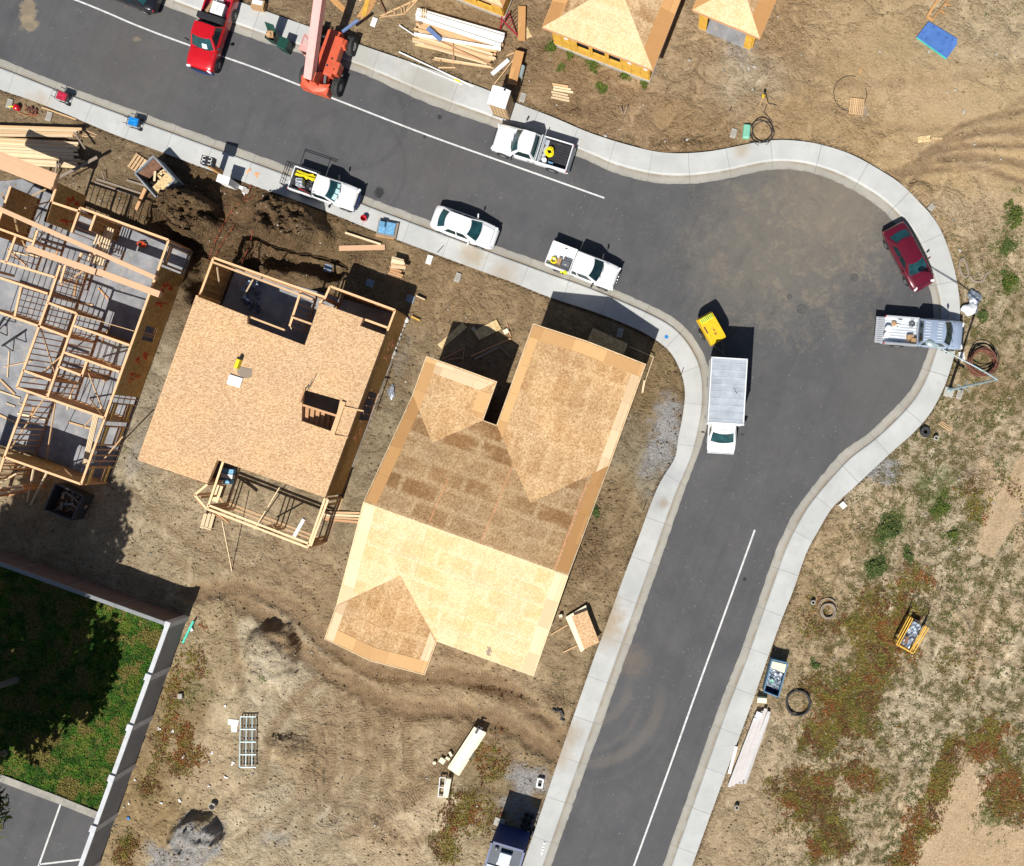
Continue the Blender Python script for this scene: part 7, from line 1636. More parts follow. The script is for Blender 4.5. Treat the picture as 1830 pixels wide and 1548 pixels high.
solo(mb,'green_star',M['leaf'] if False else M['mint'],'small green leafy scrap on the foil trailer','scrap',c)
# blue lidded skip, top right
t = thing('blue_pallet','flat blue sheet with a green edge at the top right','pallet',W(1675,71,.1)); pts = [(1659.7,38),(1711,69),(1710,80),(1692,104.5),(1638,66)]
mb = MB(); mb.prism([tuple(W(*p,.26).xy) for p in pts], .22, .26); mb.build('top_sheet', M['tarpblue'], t, bevel=.01)
mb = MB(); q = [W(*p,.26) for p in pts]; cc = sum(q, Vector())/5; mb.prism([tuple((p+(cc-p)*.04).xy) for p in q], .05, .215); mb.build('base', M['greywood'], t)
mb = MB(); mb.bar(W(1638,67.2,.2), W(1691,105.5,.2), .05, .10); mb.build('edge', M['teal'], t)
t = thing('lumber_rack','long orange timber frame lying behind the flat blue sheet','frame',W(1680,12,.1))
for a, b, w in (((1680,-8),(1657,30),.16),((1700,-8),(1666,36),.08),((1656,29),(1668,37),.14),((1690,6),(1698,10),.07),((1680,18),(1688,24),.07)):
    mb = MB(); mb.bar(W(*a,.2), W(*b,.2), w, .12, rnd.uniform(.9,1.1)); mb.build('rail', M['ply'], t)
# wire and hose loops
def loop(px, py, r, tr, mat, label, name='hose', a0=0, a1=6.28, sq=1.0, turns=1, z=.12, seed=0, cat='hose', wob=.05):
    rs = random.Random(seed); mb = MB(); c = W(px, py, z); n = 40
    pts = []
    for k in range(int(n*turns)+1):
        a = a0+(a1-a0)*k/n if turns == 1 else a0+2*math.pi*k/n; rr = r*(1+wob*math.sin(a*1.3+seed)+rs.uniform(-.01,.01)); pts.append(c+Vector((rr*math.cos(a), rr*sq*math.sin(a), .03*math.sin(a*2.3)+.012*k/n*turns)))
    mb.tube(pts, tr, 6); return solo(mb, name, M[mat], label, cat, c)
loop(1518,168,1.12,.022,'hose','big dark wire loop lying on the sandy ground at the top right','wire_loop',1.2,6.6,1.06,cat='wire')
loop(1362,236,.72,.03,'hose','black hose loops beside the mint green box','hose',0,6.28,1.15,3,.12,2,wob=.16)
mb = MB(); mb.tube([W(*p,.12) for p in ((1388,188),(1372,184),(1365,200),(1378,215),(1382,235),(1370,250),(1352,258),(1340,252))], .03, 6); solo(mb,'hose',M['hose'],'black hose trailing up from the loops by the mint green box','hose',W(1370,215,.1))
crate('mint_box','mint green valve box beside the hose loops at the kerb','valve box',1334.5,234,.5,.98,.35,-.1,'mint',.06,bevel=.1)
t = thing('tripod','yellow timber tripod standing near the hose loops','tripod',W(1366,178,.1)); top = W(1364,172,1.2)
for b in ((1366,182),(1374,188),(1358,189)): mb = MB(); mb.bar(top, W(*b,.08), .05, .04); mb.build('leg', M['pine'], t)
mb = MB(); mb.box(tuple(top), (.16,.16,.12)); mb.build('head', M['yellow'], t)
loop(1751,649,.86,.035,'redcoil','coil of red brown conduit under the street lamp arm','conduit_coil',0,0,1.0,9,.10,3,'conduit',.09)
loop(1757,643,1.02,.03,'hose','black pipe loop around the red brown conduit coil','hose',0,0,1.03,2,.11,5,wob=.08)
loop(1426,1256,.80,.045,'hose','thick black hose ring on the dry weeds beside the foil trailer','hose_ring',0,0,1.05,4,.1,7,wob=.05)
loop(1479.5,1092,.46,.05,'greywood','coiled grey pipe on the field beside the small ring','pipe_coil',0,0,1.05,4,.1,1,'pipe',.12); loop(1478,1085,.62,.06,'greywood','hooked grey pipe curving over the pipe coil','pipe',.6,3.2,1.0,1,.16,2,'pipe')
for px, py, l in ((1452,1076,'small grey pipe ring left of the grey pipe coil'),(1671,783,'small pipe ring right of the lower curve of the footpath'),(1316,1441,'pale pipe ring near the bottom of the right footpath')):
    mb = MB(); c = W(px,py,.1); mb.lathe([(.10,0),(.16,0),(.16,.32),(.10,.32),(.10,0)], Matrix.Translation((c.x,c.y,.08)), 14); solo(mb,'pipe_ring',M['stone'],l,'pipe',(c.x,c.y,.08),smooth=40)
mb = MB(); c = W(1653,772,.12); mb.lathe([(.14,0),(.34,0),(.38,.1),(.34,.2),(.14,.2),(.12,.1),(.14,0)], Matrix.Translation((c.x,c.y,.1)), 18); solo(mb,'tyre',M['rubber'],'dark tyre lying beside the lower curve of the footpath','tyre',c,smooth=50)
mb = MB(); mb.tube([W(*p,.14) for p in catmull([(1725,470),(1722,462),(1716,466),(1715,480),(1722,494),(1730,492),(1728,475),(1722,464)],3)], .085, 7); mb.tube([W(*p,.12) for p in catmull([(1733,493),(1742,503),(1755,502),(1763,490),(1766,486)],3)], .08, 7); mb.tube([W(*p,.12) for p in catmull([(1742,495),(1750,489),(1758,492),(1764,487)],3)], .04, 6); solo(mb,'old_hose',M['greywood'],'soil coloured hose curling over the ground right of the maroon sedan','hose',W(1735,485,.1))
# rubbish bags
def bag(px, py, rx, ry, h, label, mat='bag', seed=1, a=0.0):
    rs = random.Random(seed); c = W(px,py,.1); mb = MB(); rows = []
    for i in range(9):
        z = i/8; k = math.sin(math.pi*min(1,.15+z*.85))**.7; rows.append([(c.x+math.cos(t_+a)*rx*k*(1+.22*math.sin(3*t_+seed+i*.5)+rs.uniform(-.1,.1)), c.y+math.sin(t_+a)*ry*k*(1+.22*math.sin(4*t_+seed)+rs.uniform(-.1,.1)), .08+h*z+rs.uniform(-.03,.03)) for t_ in [j*2*math.pi/16 for j in range(17)]])
        rows[-1][-1] = rows[-1][0]
    mb.grid(rows); mb.add(rows[-1][:-1], [tuple(range(16))]); return solo(mb,'rubbish_bag',M[mat],label,'bag',c,smooth=70)
bag(1732,553,.58,.42,.5,'crumpled bright white rubbish bag beside the silver pickup nose','bag',3); bag(1740,533,.46,.5,.4,'greyish torn rubbish bag above the bright white one','foil',6)
bag(700,701,.24,.48,.18,'torn white plastic sheet on the soil between the two unfinished houses','foil',9)
# field crate with foil
t = thing('foil_crate','yellow timber crate frame filled with crumpled foil in the field','crate',W(1630,1136,.1)); Q = [(1602,1152),(1632,1168),(1660,1121),(1628,1103)]; R4 = [W(*q,1.0) for q in Q]; B4 = [Vector((p.x,p.y,.1)) for p in R4]
for i in range(4):
    mb = MB(); mb.bar(B4[i], R4[i]+Vector((0,0,.25 if i > 1 else 0)), .07, .07); mb.build('post', M['yellowsheath'], t)
for i, j in ((0,1),(1,2),(3,0)):
    for z in (0,-.45):
        mb = MB(); mb.bar(R4[i]+Vector((0,0,z)), R4[j]+Vector((0,0,z)), .07, .06, 1.2); mb.build('rail', M['yellowsheath'], t)
s_ = (R4[0]-R4[1]).normalized()*.26
for a_, b_ in ((R4[1]+s_, R4[2]+s_),(R4[0]-s_*.6, R4[3]-s_*.6)): mb = MB(); mb.bar(a_, b_, .06, .06, 1.2); mb.build('rail', M['yellowsheath'], t)
mb = MB(); loopz = [R4[3], R4[3]+Vector((0,0,.9)), R4[3]+(R4[2]-R4[3])*.3+Vector((0,0,.9)), R4[3]+(R4[2]-R4[3])*.3]; mb.tube(loopz, .025, 6); mb.build('handle', M['steel'], t); mb = MB(); lz = [R4[2]-(R4[2]-R4[3])*.3, R4[2]-(R4[2]-R4[3])*.3+Vector((0,0,.75)), R4[2]+Vector((0,0,.75)), R4[2]]; mb.tube(lz, .025, 6); mb.build('handle', M['steel'], t)
mb = MB(); rows = []
for i in range(11): rows.append([tuple(R4[1]+(R4[2]-R4[1])*(.08+.86*i/10)+(R4[0]-R4[1])*(.28+.55*j/8)+Vector((rs.uniform(-.03,.03),rs.uniform(-.03,.03),-.35+rs.random()*.3))) for j in range(9)])
mb.grid(rows); solo(mb,'foil_heap',M['foil'],'crumpled foil inside the yellow timber crate in the field','foil',W(1630,1136,.5))
board((1617,1150),(1622,1138),.85,.95,.22,.05,'rust','red brown board lying on the foil in the yellow crate')
# white plank stacks on the right and below
for i in range(5):
    board((1352+5.6*i,1276-2*i+rnd.uniform(-4,4)),(1303+6.2*i,1408-3*i+rnd.uniform(-5,3)),.34+.03*(i%2),.34+.03*(i%2),.23,.09,'weathered','long white plank in the stack along the lower right footpath','plank','plank','white planks along the lower right footpath',(.98,.93,.92) if i%2 else .95)
for i in range(4): board((1358+5*i,1278),(1312+6*i,1400),.2,.2,.26,.14,'weathered','lower white plank in the stack along the lower right footpath','plank','plank','lower white planks along the lower right footpath',.8)
board((1316,1334),(1303,1383),.2,.2,.22,.06,'primed','short pinkish white plank lying between footpath and plank stack',tint=(.95,.84,.82)); crate('plank_block','white block on the top end of the white plank stack','block',1356,1278,.4,.4,.12,-.35,'whitedull',.36)
crate('white_offcut','small white offcut beside the block on the plank stack','offcut',1349,1286,.2,.2,.1,-.35,'whitedull',.36)
mb = MB(); c = W(1362,1252,.55); mb.box((c.x,c.y,.3),(.62,.34,.42),-.1); mb.box((c.x,c.y,.54),(.64,.36,.06),-.1,1.1); solo(mb,'cool_box',M['cream'],'cream cool box between foil trailer and white planks','cool box',(c.x,c.y,.1),bevel=.03)
for i in range(4): board((850+5.5*i,1300+2.6*i),(803+5*i,1372+3.5*i),.42+.02*(i%2),.42+.02*(i%2),.22,.12,['cream','primed','primed','cream'][i],'white and cream plank in the short stack on the weeds below the roofed house','plank','plank','planks in the short stack below the roofed house',1.0)
for i in range(4): board((850+5.5*i,1301+2.6*i),(803+5*i,1374+3.5*i),.22,.22,.24,.22,'cream','lower plank of the short white stack below the roofed house','plank','plank','lower planks of the short white stack',.8)
mb = MB(); mb.bar(W(857,1298,.5),W(850,1311,.5),.16,.02); mb.bar(W(863,1302,.5),W(853,1299,.5),.1,.02); mb.bar(W(838,1358,.5),W(848,1346,.5),.08,.02); solo(mb,'black_strap',M['blackplastic'],'black strapping on the short white plank stack','strap',W(855,1305,.4))
for px, py, w, l, a, lab in ((790,1360,.42,.36,-.6,'cream block left of the white plank stack end'),(776,1364,.22,.2,.2,'smallest cream block, farthest left of the plank stack'),(805,1348,.18,.34,.5,'cream offcut leaning on the white plank stack'),(800,1356,.3,.18,-.5,'cream offcut between the two cream blocks')): crate('cream_block',lab,'block',px,py,w,l,.18,a,'cream')
t = thing('window_unit','white framed open unit below the white plank stack','frame',W(796,1407,.1)); a = -.16
for dx, w in ((-.36,.05),(.02,.05)):
    mb = MB(); p = W(796,1389,.3)+Vector((dx,-.0,0)); mb.bar(p, p+Vector((-.12,-1.3,0)), w, .2); mb.build('rail', M['primed'], t)
for k in (0,.5,1.0):
    mb = MB(); p = W(796,1389,.3)+Vector((-.36-.12*k,-1.3*k,0)); mb.bar(p, p+Vector((.4,-.03,0)), .05, .18); mb.build('crossbar', M['primed'], t)
mb = MB(); p = W(803,1391,.4); mb.bar(p, p+Vector((-.22,-1.25,0)), .32, .3); mb.build('panel', M['cream'], t)
t = thing('valve_box','white square valve frame on the gravel by the lower left footpath','valve box',W(965,1400,.1)); c = W(965,1400,.3)
for dx, dy, w, l in ((-.18,0,.1,.62),(.18,0,.1,.62),(0,.28,.26,.1),(0,-.28,.26,.1)):
    v = Vector((dx,dy,0)); v.rotate(Matrix.Rotation(-.2,3,'Z')); mb = MB(); mb.box((c.x+v.x,c.y+v.y,.2),(w,l,.24),-.2); mb.build('frame_side', M['whitedull'], t)
mb = MB(); mb.box((c.x,c.y,.1),(.28,.5,.06),-.2); mb.build('inner_lid', M['blackplastic'], t)
# things in the shade of the site cabin
for i, (px, py) in enumerate(((942,1456),(951,1459),(938,1466),(946,1470),(935,1476),(944,1480),(940,1488),(949,1487))):
    mb = MB(); c = W(px,py,.12); mb.lathe([(.10,0),(.19,0),(.21,.08),(.19,.16),(.10,.16),(.10,0)], Matrix.Translation((c.x,c.y,.1)), 14); solo(mb,'small_tyre',M['rubber'],'small dark tyre lying in the shade behind the site container','tyre',c,'small tyres behind the site container',smooth=50)
t = thing('hydrant','red topped hydrant in the shade behind the site container','hydrant',W(918,1492,.1)); c = W(918,1492,.5); mb = MB(); mb.lathe([(.1,0),(.1,.4)], Matrix.Translation((c.x,c.y,.1)), 10); mb.build('barrel', M['whitedull'], t); mb = MB(); mb.lathe([(.17,0),(.17,.1),(.1,.2),(0,.24)], Matrix.Translation((c.x,c.y+.05,.5)), 12); mb.build('cap', M['red'], t)
crate('white_slab','pale square slab at the shadow edge left of the site container','slab',892,1470,.72,.56,.1,-.35,'stone',.08); crate('white_jar','white jar among the small tyres','jar',944,1488,.16,.16,.2,0,'stone',.1)
mb = MB(); p0 = W(973,1508,.2)
for i in range(4): mb.box((p0.x-.02-.03*i*1.8, p0.y-.22*i, .19), (.1,.16,.06), -.3)
solo(mb,'white_brick',M['white'],'row of small white blocks on the footpath beside the site container','blocks',p0)
mb = MB(); c = W(1000,1275,.15); mb.tube([c+Vector(p) for p in ((-.5,.3,0),(-.2,.15,.05),(.1,.2,.06),(.25,-.1,.03),(.1,-.4,.04),(.35,-.5,0))], .09, 6); mb.tube([c+Vector(p) for p in ((-.2,.35,0),(.15,.05,.1),(.2,-.25,.04))], .06, 6); solo(mb,'black_hose_heap',M['hose'],'black hose heap where the dirt track meets the lower left footpath','hose',c)
# grate on the left
t = thing('steel_grate','grey steel frame grate lying on the bare soil at the lower left','grate',W(443,1326,.1)); 
for i in range(6): mb = MB(); mb.bar(W(430+5.2*i,1281,.3), W(428+5.6*i,1372,.3), .06, .06, .85); mb.build('long_bar', M['greywood'] if i%2 else M['galv'], t)
for i in range(5): mb = MB(); mb.bar(W(429.5,1281+22.6*i,.35), W(457.5,1281+22.6*i,.35), .07, .05, 1.15); mb.build('cross_bar', M['galv'], t)
mb = MB(); c = W(417,1295,.14); mb.box((c.x,c.y+.15,.13),(.72,.4,.05),-.1); mb.box((c.x+.05,c.y-.25,.12),(.4,.55,.04),.05); solo(mb,'white_sheet',M['trash'],'white crumpled sheet left of the steel grate','sheet',c)
board((346,1110),(327,1149),.35,.12,.12,.12,'teal','teal green pipe lying at the outer corner of the concrete wall','pipe','pipe')
crate('broken_block','white broken block beside the teal pipe','block',341,1124,.2,.34,.14,.5,'trash')
t = thing('dead_bin','small upturned grey bucket on the soil near the gravel heap','bucket',W(381,1440,.1)); c = W(381,1440,.2); mb = MB(); mb.lathe([(.2,0),(.24,.3),(.2,.3),(.16,.06),(0,.06)], Matrix.Translation((c.x,c.y,.1)),12); mb.build('tub', M['stone'], t)
rs = random.Random(21)
for i, (px, py) in enumerate(((243,1394),(232,1436),(286,1434),(322,1430),(325,1352),(380,1345),(418,1364),(404,1390),(374,1406),(309,1307),(284,1303),(405,1260))):
    mb = MB(); c = W(px+rs.uniform(-3,3),py,.12)
    for k in range(2): mb.box((c.x+rs.uniform(-.08,.08),c.y+rs.uniform(-.08,.08),.14+.02*k),(rs.uniform(.08,.24),rs.uniform(.06,.14),.04),rs.uniform(0,3),1,rs.uniform(-.2,.2))
    solo(mb,'litter',M['trash'],'scrap of white litter on the weedy ground beside the concrete wall','litter',c,'litter along the concrete wall')
crate('blue_litter','single blue scrap of litter at the foot of the concrete wall','litter',229,1463,.16,.2,.08,.4,'blue')
crate('plastic_tub','pale empty tub on the weeds right of the concrete wall','tub',321,1245,.3,.36,.2,.1,'stone')
# footpath things near the bins
t = thing('power_stand','tall brown post carrying a dark box with two pale curls at the footpath edge','power post',W(398,306,.1)); b = W(398,306,.1); a = -.22
mb = MB(); mb.box((b.x-.12,b.y-.1,1.1),(.34,.30,2.1),a); mb.build('post', M['ply'], t)
c = Vector((b.x,b.y,2.2)); mb = MB(); mb.box((c.x,c.y,2.05),(.84,.60,.40),a); mb.build('box', M['blackplastic'], t, bevel=.03)
mb = MB()
for ox, fl in ((-.2,-1),(.18,1)):
    for oy in (.12,-.12):
        pts = []
        for q in range(9):
            th = -2.3+4.6*q/8; v = Vector((ox+fl*(.0+.13*math.cos(th)), oy+.12*math.sin(th), 0)); v.rotate(Matrix.Rotation(a,3,'Z')); pts.append((c.x+v.x,c.y+v.y,2.27))
        mb.tube(pts, .024, 5)
mb.build('curl_mark', M['trash'], t)
t = thing('cabinet','white cabinet standing beside the footpath above the white sheet','cabinet',W(417,333,.1)); b = W(417.5,333,.1); mb = MB(); mb.box((b.x,b.y,.82),(.80,.46,1.45),-.3); mb.build('case', M['whitedull'], t); mb = MB(); mb.box((b.x,b.y,1.57),(.86,.54,.05),-.3); mb.build('lid', M['white'], t)
crate('white_sheet','large white sheet on the soil in front of the white cabinet','sheet',421,340,1.35,.80,.03,-.3,'white',.12); 
crate('stone_slab','pale stone slab right of the white sheets','slab',439,341,.5,.36,.08,-.3,'stone',.1)
for px, py in ((444,307),(459,312)):
    mb = MB(); c = W(px,py,.16)
    for k in range(6): mb.box((c.x+rnd.uniform(-.12,.12),c.y+rnd.uniform(-.16,.16),.155+.001*k),(.16,.12,.004),rnd.uniform(0,2),rnd.uniform(.8,1.3))
    o = mb.build('paint_mark',M['orangepaint']); o['kind'] = 'structure'
mb = MB(); c = W(1191,602,.16); mb.lathe([(.13,0),(.13,.006),(0,.006)], Matrix.Translation((c.x,c.y,.151)),12); o = mb.build('paint_mark',M['blue']); o['kind'] = 'structure'
t = thing('red_bucket','red bucket standing on the footpath above the blue crates','bucket',W(651,391,.15)); c = W(651,391,.3); mb = MB(); mb.lathe([(0,.0),(.17,0),(.21,.36),(.19,.36),(.15,.05),(0,.05)], Matrix.Translation((c.x,c.y,.15)),14); mb.build('tub', M['red'], t, smooth=40)
t = thing('blue_crates','blue plastic grate panels in a wooden tray at the footpath edge','crate',W(691,408,.1)); a = -.2; c = W(691,408,.5)
mb = MB(); mb.box((c.x,c.y,.22),(1.38,1.08,.26),a); mb.build('tray', M['greywood'], t)
for dx, w in ((-.33,.5),(.24,.6)):
    v = Vector((dx,.04,0)); v.rotate(Matrix.Rotation(a,3,'Z')); mb = MB(); mb.box((c.x+v.x,c.y+v.y,.40),(w,.85,.08),a)
    for i in range(9): 
        v2 = Vector((dx,-.3+.085*i,0)); v2.rotate(Matrix.Rotation(a,3,'Z')); mb.box((c.x+v2.x,c.y+v2.y,.452),(w*.9,.03,.02),a,1.9)
    mb.build('panel', M['paleblue'], t)
mb = MB(); v = Vector((-.32,.2,0)); v.rotate(Matrix.Rotation(a,3,'Z')); mb.box((c.x+v.x,c.y+v.y,.56),(.4,.35,.25),a); mb.build('box', M['paleblue'], t, bevel=.02)
board((672,420),(704,427),.16,.16,.14,.06,'ply','short orange board along the lower edge of the blue crates')
board((617,416),(681,437),.30,.24,.13,.08,'palepine','pale timber lying above the orange plank in the decked house yard'); board((606,444),(688,442),.16,.16,.36,.05,'glulam','wide orange plank lying below the pale timber')
stack(6,(702,460),(699,477),(724,466),(722,480),.72,.13,.08,['palepine','pine'],'short pale timber in the small stack in the decked house yard','short timbers in the small yard stack',1.5,31); stack(4,(698,477),(694,488),(720,486),(716,496),.4,.1,.06,['fir','pine'],'lower short timber spilling from the small yard stack','timbers spilling from the small yard stack',2,32)
for px, py, l in ((586,479,'square blue grey footing pad nearest the two open trenches'),(661,506,'middle blue grey footing pad in the shade of the decked house'),(733,534,'blue grey footing pad at the shadow corner of the decked house')): crate('footing_pad',l,'footing',px,py,.55,.5,.10,-.3,'wetconc',.05)
board((744,529),(760,536),.3,.3,.08,.2,'palepine','short pale form board standing beside the outer footing pad'); board((735,566),(750,573),.3,.3,.1,.03,'yellowsheath','small yellow stake cross at the corner of the decked house'); 
for px, py, l in ((781,452,'thin dark stake standing at the footpath edge below the white sedan'),(1105,140,'thin dark stake near the front wall of the yellow house'),(1303,200,'short dark stake on the soil left of the mint green box'),(1216,673,'small dark stake at the inner edge of the curved footpath'),(1149,914,'dark stake beside the lower left footpath')):
    board((px,py),(px+1,py-1),.05,1.0,.05,.05,'greywood',l,'stake','stake')
t = thing('stake_pair','two dark stakes crossing in a V on the soil above the bend','stakes',W(1115,203,.1))
for a, b in (((1115,206),(1121,190)),((1115,206),(1108,191))): mb = MB(); mb.bar(W(*a,.05), W(*b,.5), .06, .05); mb.build('stake', M['greywood'], t)
# yard between the two finished ends of the roofed house
def sheet_(pts, h, mat, label, name='board_sheet', cat='board'):
    mb = MB(); mb.prism([tuple(W(*p,h).xy) for p in pts], h-.025, h); return solo(mb,name,M[mat],label,cat,W(*pts[0],h))
sheet_([(826,577),(835,585),(789,624),(782,616)],.2,'osbpale','narrow pale board sheet at the left edge of the shaded yard'); sheet_([(887,571),(896,588),(856,608),(846,592)],.22,'osbpale','wide pale board sheet in the shaded yard of the roofed house')
for a, b, w, l in (((842,637),(913,605),.12,'long pinkish timber lying in the shaded yard'),((848,642),(890,621),.18,'dark plank beside the long timber in the shaded yard'),((891,616),(913,639),.12,'dark plank lying crosswise in the shaded yard'),((790,642),(830,622),.06,'upper stick of the stick triangle in the shaded yard'),((830,621),(827,646),.06,'right stick of the stick triangle in the shaded yard'),((801,643),(827,639),.06,'lower stick of the stick triangle in the shaded yard'),((906,579),(913,602),.06,'thin pale stick at the right edge of the shaded yard')): board(a, b, .16, .16, w, .06, 'fir' if 'dark' not in l else 'greywood', l)
for i in range(5): board((873+1.6*i,645+4.5*i),(882+1.6*i,643+4.5*i),.15,.15,.08,.05,'greywood','short dark rung in the row of five in the shaded yard','board','short_rung','short dark rungs in the shaded yard')
crate('pale_block','small pale block beside the wide board sheet','block',846,588,.24,.24,.15,.5,'stone'); crate('pale_carton','crumpled pale carton at the right edge of the shaded yard','carton',904,592,.36,.3,.2,.5,'cream')
sheet_([(1059.6,586),(1122,614.5),(1107,650),(1044,620)],1.2,'osbpale','brown board sheet sticking out below the right front gable eave')
for a, ha, b, hb, l in (((1124,619),.5,(1168,638),.5,'thin white batter rail in front of the right gable'),((1168,638),.5,(1153,682),.5,'thin pale batter rail running down beside the right gable wall')): board(a, b, ha, hb, .045, .06, 'palepine', l)
board((1152,680),(1148,702),.3,.3,.14,.05,'palepine','short pale plank beside the right wall of the roofed house')
# sheet stack at the lower right corner of the roofed house
for i in range(8): sheet_([(1011+rnd.uniform(-.6,.6),1103),(1047,1082+rnd.uniform(-.6,.6)),(1051,1092),(1062,1148),(1038,1166)],.16+.03*i,'osbpale','pale board in the sheet stack by the lower left footpath','board_sheet')['group'] = 'sheets in the stack by the lower left footpath'
for o in [o for o in COL.objects if o.get('group') == 'sheets in the stack by the lower left footpath']: o.data.materials[0] = M['cream']
sheet_([(1022,1102),(1049,1091),(1071,1148),(1044,1161)],.66,'deck','orange speckled sheet on top of the sheet stack by the lower left footpath')
for a, b, l in (((985,1134),(1014,1117),'upper thin bearer sticking out left of the sheet stack'),((1006,1166),(1031,1154),'lower thin bearer sticking out left of the sheet stack')): board(a, b, .14, .14, .08, .1, 'pine', l)
crate('stump','small pale block beside the roofed house eave','block',1002,1101,.24,.2,.3,.3,'cream')
# around the decked house
for i in range(4): board((578,916+4*i),(643,917+5.5*i),.16,.16,.15,.06,['pine','palepine','pine','fir'][i],'board running under the roofed house eave from the decked house porch','board','board','boards between the two houses')
board((543,928),(524,962),.12,.12,.24,.05,'primed','white plank lying inside the porch frame of the decked house')
board((394,868),(384,897),.5,.5,.40,.05,'palepine','pale planks lying inside the left end of the porch frame'); t = thing('plank_box','pale open plank box below the left porch corner','box',W(371,928,.1))
for dx in (-.28,0,.28): mb = MB(); p = W(375,918,.3)+Vector((dx,0,0)); mb.bar(p, p+Vector((-.28,-1.0,0)), .22, .06, rnd.uniform(.9,1.1)); mb.build('plank', M['palepine'], t)
mb = MB(); p = W(366,944,.3); mb.bar(p+Vector((-.3,.1,0)), p+Vector((.45,-.1,0)), .08, .12); mb.build('end_board', M['palepine'], t)
t = thing('panel_stack','blue and white panels stacked inside the porch of the decked house','panels',W(405,852,.1))
for i, m in enumerate(('paleblue','white','paleblue')):
    mb = MB(); c = W(407-1.5*i,842+9*i,.5); mb.box((c.x,c.y,.35),(.8,.3,.4),-.15,(1.6,1.6,1.6) if m == 'paleblue' else 1.0); mb.build('panel', M[m], t)
crate('cool_box','white cool box standing on the timber deck','cool box',419,681,.92,.66,.10,-.3,'white',3.255)
crate('site_radio','yellow and black tool standing on the timber deck above the white box','tool',423,650,.22,.62,.40,-.35,'brightyellow',3.255); t = thing('tool_bag','black tool bag touching the yellow tool on the deck','bag',W(426,647,3.3)); mb = MB(); c = W(427,646,3.4); mb.box((c.x,c.y,3.42),(.24,.6,.34),-.35); mb.build('body', M['blackplastic'], t, bevel=.05)
mb = MB(); c = W(437,663,3.27); mb.prism([(c.x-.45,c.y+.32),(c.x+.5,c.y+.1),(c.x+.42,c.y-.42),(c.x-.1,c.y-.5),(c.x-.5,c.y-.1)], 3.255, 3.275); solo(mb,'brown_patch',M['greywood'],'flat brown patch lying beside the yellow tool on the deck','mat',c)  # thin brown polygon laid flat on the deck
mb = MB(); c = W(449,530,.2)
for i in range(24): mb.box((c.x+rnd.uniform(-.45,.5),c.y+rnd.uniform(-1.1,1.0),.25+.2*rnd.random()),(rnd.uniform(.1,.4),rnd.uniform(.1,.3),.2),rnd.uniform(0,3),rnd.choice([.4,.7,1.2,2.5]))
solo(mb,'material_heap',M['wetconc'],'heap of bagged materials on the shaded garage slab of the decked house','materials',c)
for i, (px, py) in enumerate(((726,572),(722,580),(719,588),(714,596),(712,603),(709,612),(706,621),(703,630),(700,637))):
    mb = MB(); c = W(px,py,.1); s0 = rnd.uniform(.12,.26); mb.lathe([(0,0),(s0,.05),(s0*.8,s0*.7),(0,s0*.9)], Matrix.Translation(c), 7); solo(mb,'rubble',M['stone'] if i%3 else M['trash'],'lump of rubble along the right wall of the decked house','rubble',c,'rubble along the decked house wall')
for i, (px, py) in enumerate(((1232,108),(1303,134),(1338,122),(1348,120),(1345,160),(1188,134),(1082,243),(1228,250),(1660,92),(1572,92),(1781,97),(1722,200),(1707,161),(1694,165),(1816,673),(1669,802),(1700,600),(1776,900),(1715,448),(995,188),(1150,188),(1390,30))):
    mb = MB(); c = W(px,py,.1); s0 = rnd.uniform(.06,.14); mb.lathe([(0,-.05),(s0,.0),(s0*.8,s0*.5),(0,s0*.6)], Matrix.Translation(c) @ Matrix.Rotation(i,4,'Z') @ Matrix.Diagonal((1.3,.8,1,1)), 6); solo(mb,'pale_stone',M['stone'],'pale stone lying loose on the bare ground','stone',c,'loose pale stones')
board((1640,250),(1664,247),.12,.12,.42,.04,'osbpale','wide weathered plank on the sandy ground, right of the turning circle'); board((1662,247),(1684,248),.12,.12,.14,.04,'osbpale','narrow weathered offcut touching the wide plank'); board((1536,131),(1543,118),.1,.1,.1,.03,'ply','small orange stick above the wire loop')
for i in range(3): board((1676+3*i,757-2*i),(1697+3*i,770-2*i),.12,.12,.05,.04,'pine','thin yellow stick lying on the field below the lamp','stick','stick','yellow sticks below the lamp')
stack(6,(988,150),(986,174),(1020,155),(1018,181),.18,.12,.07,['palepine','pine'],'short pale timber lying in the row in front of the yellow house','short timbers in front of the yellow house',4,41)
# orange cords over the dug soil
for pts, l in (([(454,352),(420,370),(392,415),(372,465)],'orange cord over the dug soil left of centre'),([(470,350),(455,390),(448,430),(432,470)],'orange cord along the trench, the longest'),([(420,400),(400,430),(385,455)],'short orange cord across the dug soil'),([(448,330),(440,350),(400,372)],'orange cord reaching from the paint marks to the dug soil')):
    mb = MB(); mb.tube([W(x,y,.3+.12*math.sin(x*.7)) for x,y in catmull(pts,6)], .02, 5); solo(mb,'cord',M['cord'],l,'cord',W(*pts[0],.3))
for i in range(26):
    px, py = rnd.gauss(335,26), rnd.gauss(368,14); mb = MB(); c = W(px,py,.35+.4*rnd.random()); s0 = rnd.uniform(.08,.2); mb.lathe([(0,-s0*.6),(s0,-.02),(s0*.8,s0*.6),(0,s0*.75)], Matrix.Translation(c), 6); solo(mb,'soil_clod',M['soil'],'dark soil clod on the dug heap in front of the framed house','clod',c,'clods on the dug soil heap')
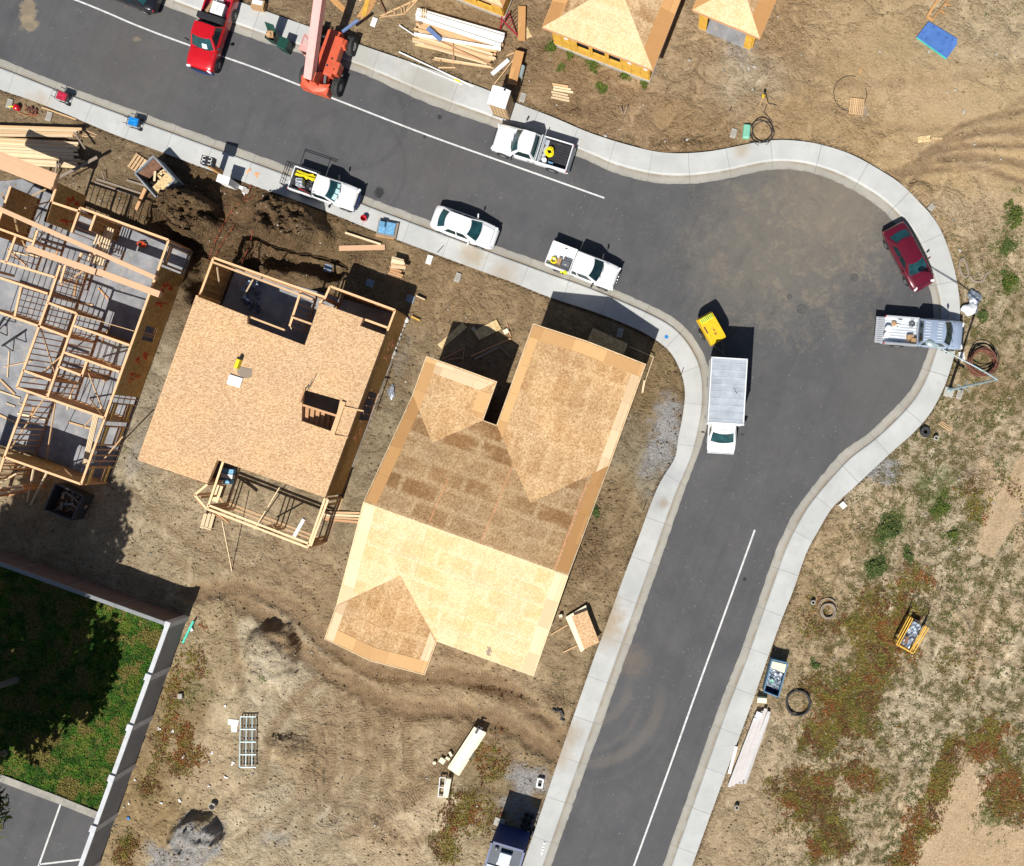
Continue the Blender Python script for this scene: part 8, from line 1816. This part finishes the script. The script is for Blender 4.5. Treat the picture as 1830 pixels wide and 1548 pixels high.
# manholes
for px, py, r, l in ((1527,496,.27,'small round manhole cover nearest the maroon sedan'),(1411,531,.19,'smallest round cover left of the wide manhole'),(1433,553,.36,'wide round manhole cover in the turning circle')):
    t = thing('manhole_cover', l, 'manhole cover', W(px,py,0)); c = W(px,py,0); mb = MB(); mb.lathe([(r*.82,.006),(r*.82,.012),(0,.012)], Matrix.Translation((c.x,c.y,0)), 28); mb.build('lid', M['iron'], t); mb = MB(); mb.lathe([(r*.86,.004),(r*.88,.013),(r,.013),(r*1.02,.002)], Matrix.Translation((c.x,c.y,0)), 28); mb.build('ring', M['steel'], t)
# street lamp
def lamp():
    b = W(1695.6,697.4,0); t = thing('street_lamp', 'tall pale street lamp with a long arm reaching over the silver pickup', 'street lamp', b)
    top = Vector((b.x,b.y,8.2)); head = W(1672,618,8.95)
    mb = MB(); mb.tube([b+Vector((0,0,.1)), b+Vector((0,0,4)), top], [.105,.085,.06], 12); mb.build('pole', M['galv'], t, smooth=50)
    mb = MB(); mb.box((b.x,b.y,.2),(.34,.34,.06),-.2); mb.lathe([(.15,0),(.13,.25),(.11,.3)], Matrix.Translation((b.x,b.y,.2)),12); mb.build('base_plate', M['galv'], t)
    mid = top.lerp(head,.5); mid.z = 8.72
    pts = [top.lerp(mid, k/6)+Vector((0,0,.10*math.sin(math.pi*k/6))) for k in range(7)]+[mid.lerp(head,(k+1)/6) for k in range(6)]
    mb = MB(); mb.tube(pts, [.055-.0015*i for i in range(13)], 8); mb.build('arm', M['galv'], t, smooth=50)
    d = (head-mid); d.z = 0; d.normalize(); a = math.atan2(d.y,d.x)
    Mx = Matrix.Translation(head+d*.18) @ Matrix.Rotation(a,4,'Z')
    mb = MB(); mb.lathe([(0,.10),(.12,.09),(.22,.03),(.24,-.05),(.22,-.07),(0,-.07)], Mx @ Matrix.Translation((.14,0,0)) @ Matrix.Diagonal((1.25,.95,1,1)), 18); mb.mbox(Mx @ Matrix.Translation((-.16,0,0)), (.34,.18,.14)); h = mb.build('lamp_head', M['galv'], t, smooth=50)
    mb = MB(); mb.lathe([(.18,-.075),(.14,-.14),(0,-.15)], Mx @ Matrix.Translation((.14,0,0)), 14); mb.build('lens', M['lamp'], h, smooth=50)
    s = thing('street_sign', 'pair of crossed street name blades on the lamp pole', 'sign', (b.x,b.y,2.4))
    for z, a_ in ((2.45,-.5),(2.70,1.05)):
        mb = MB(); mb.box((b.x+.05,b.y,z),(.92,.02,.2),a_); mb.build('blade', M['galv'], s)
lamp()
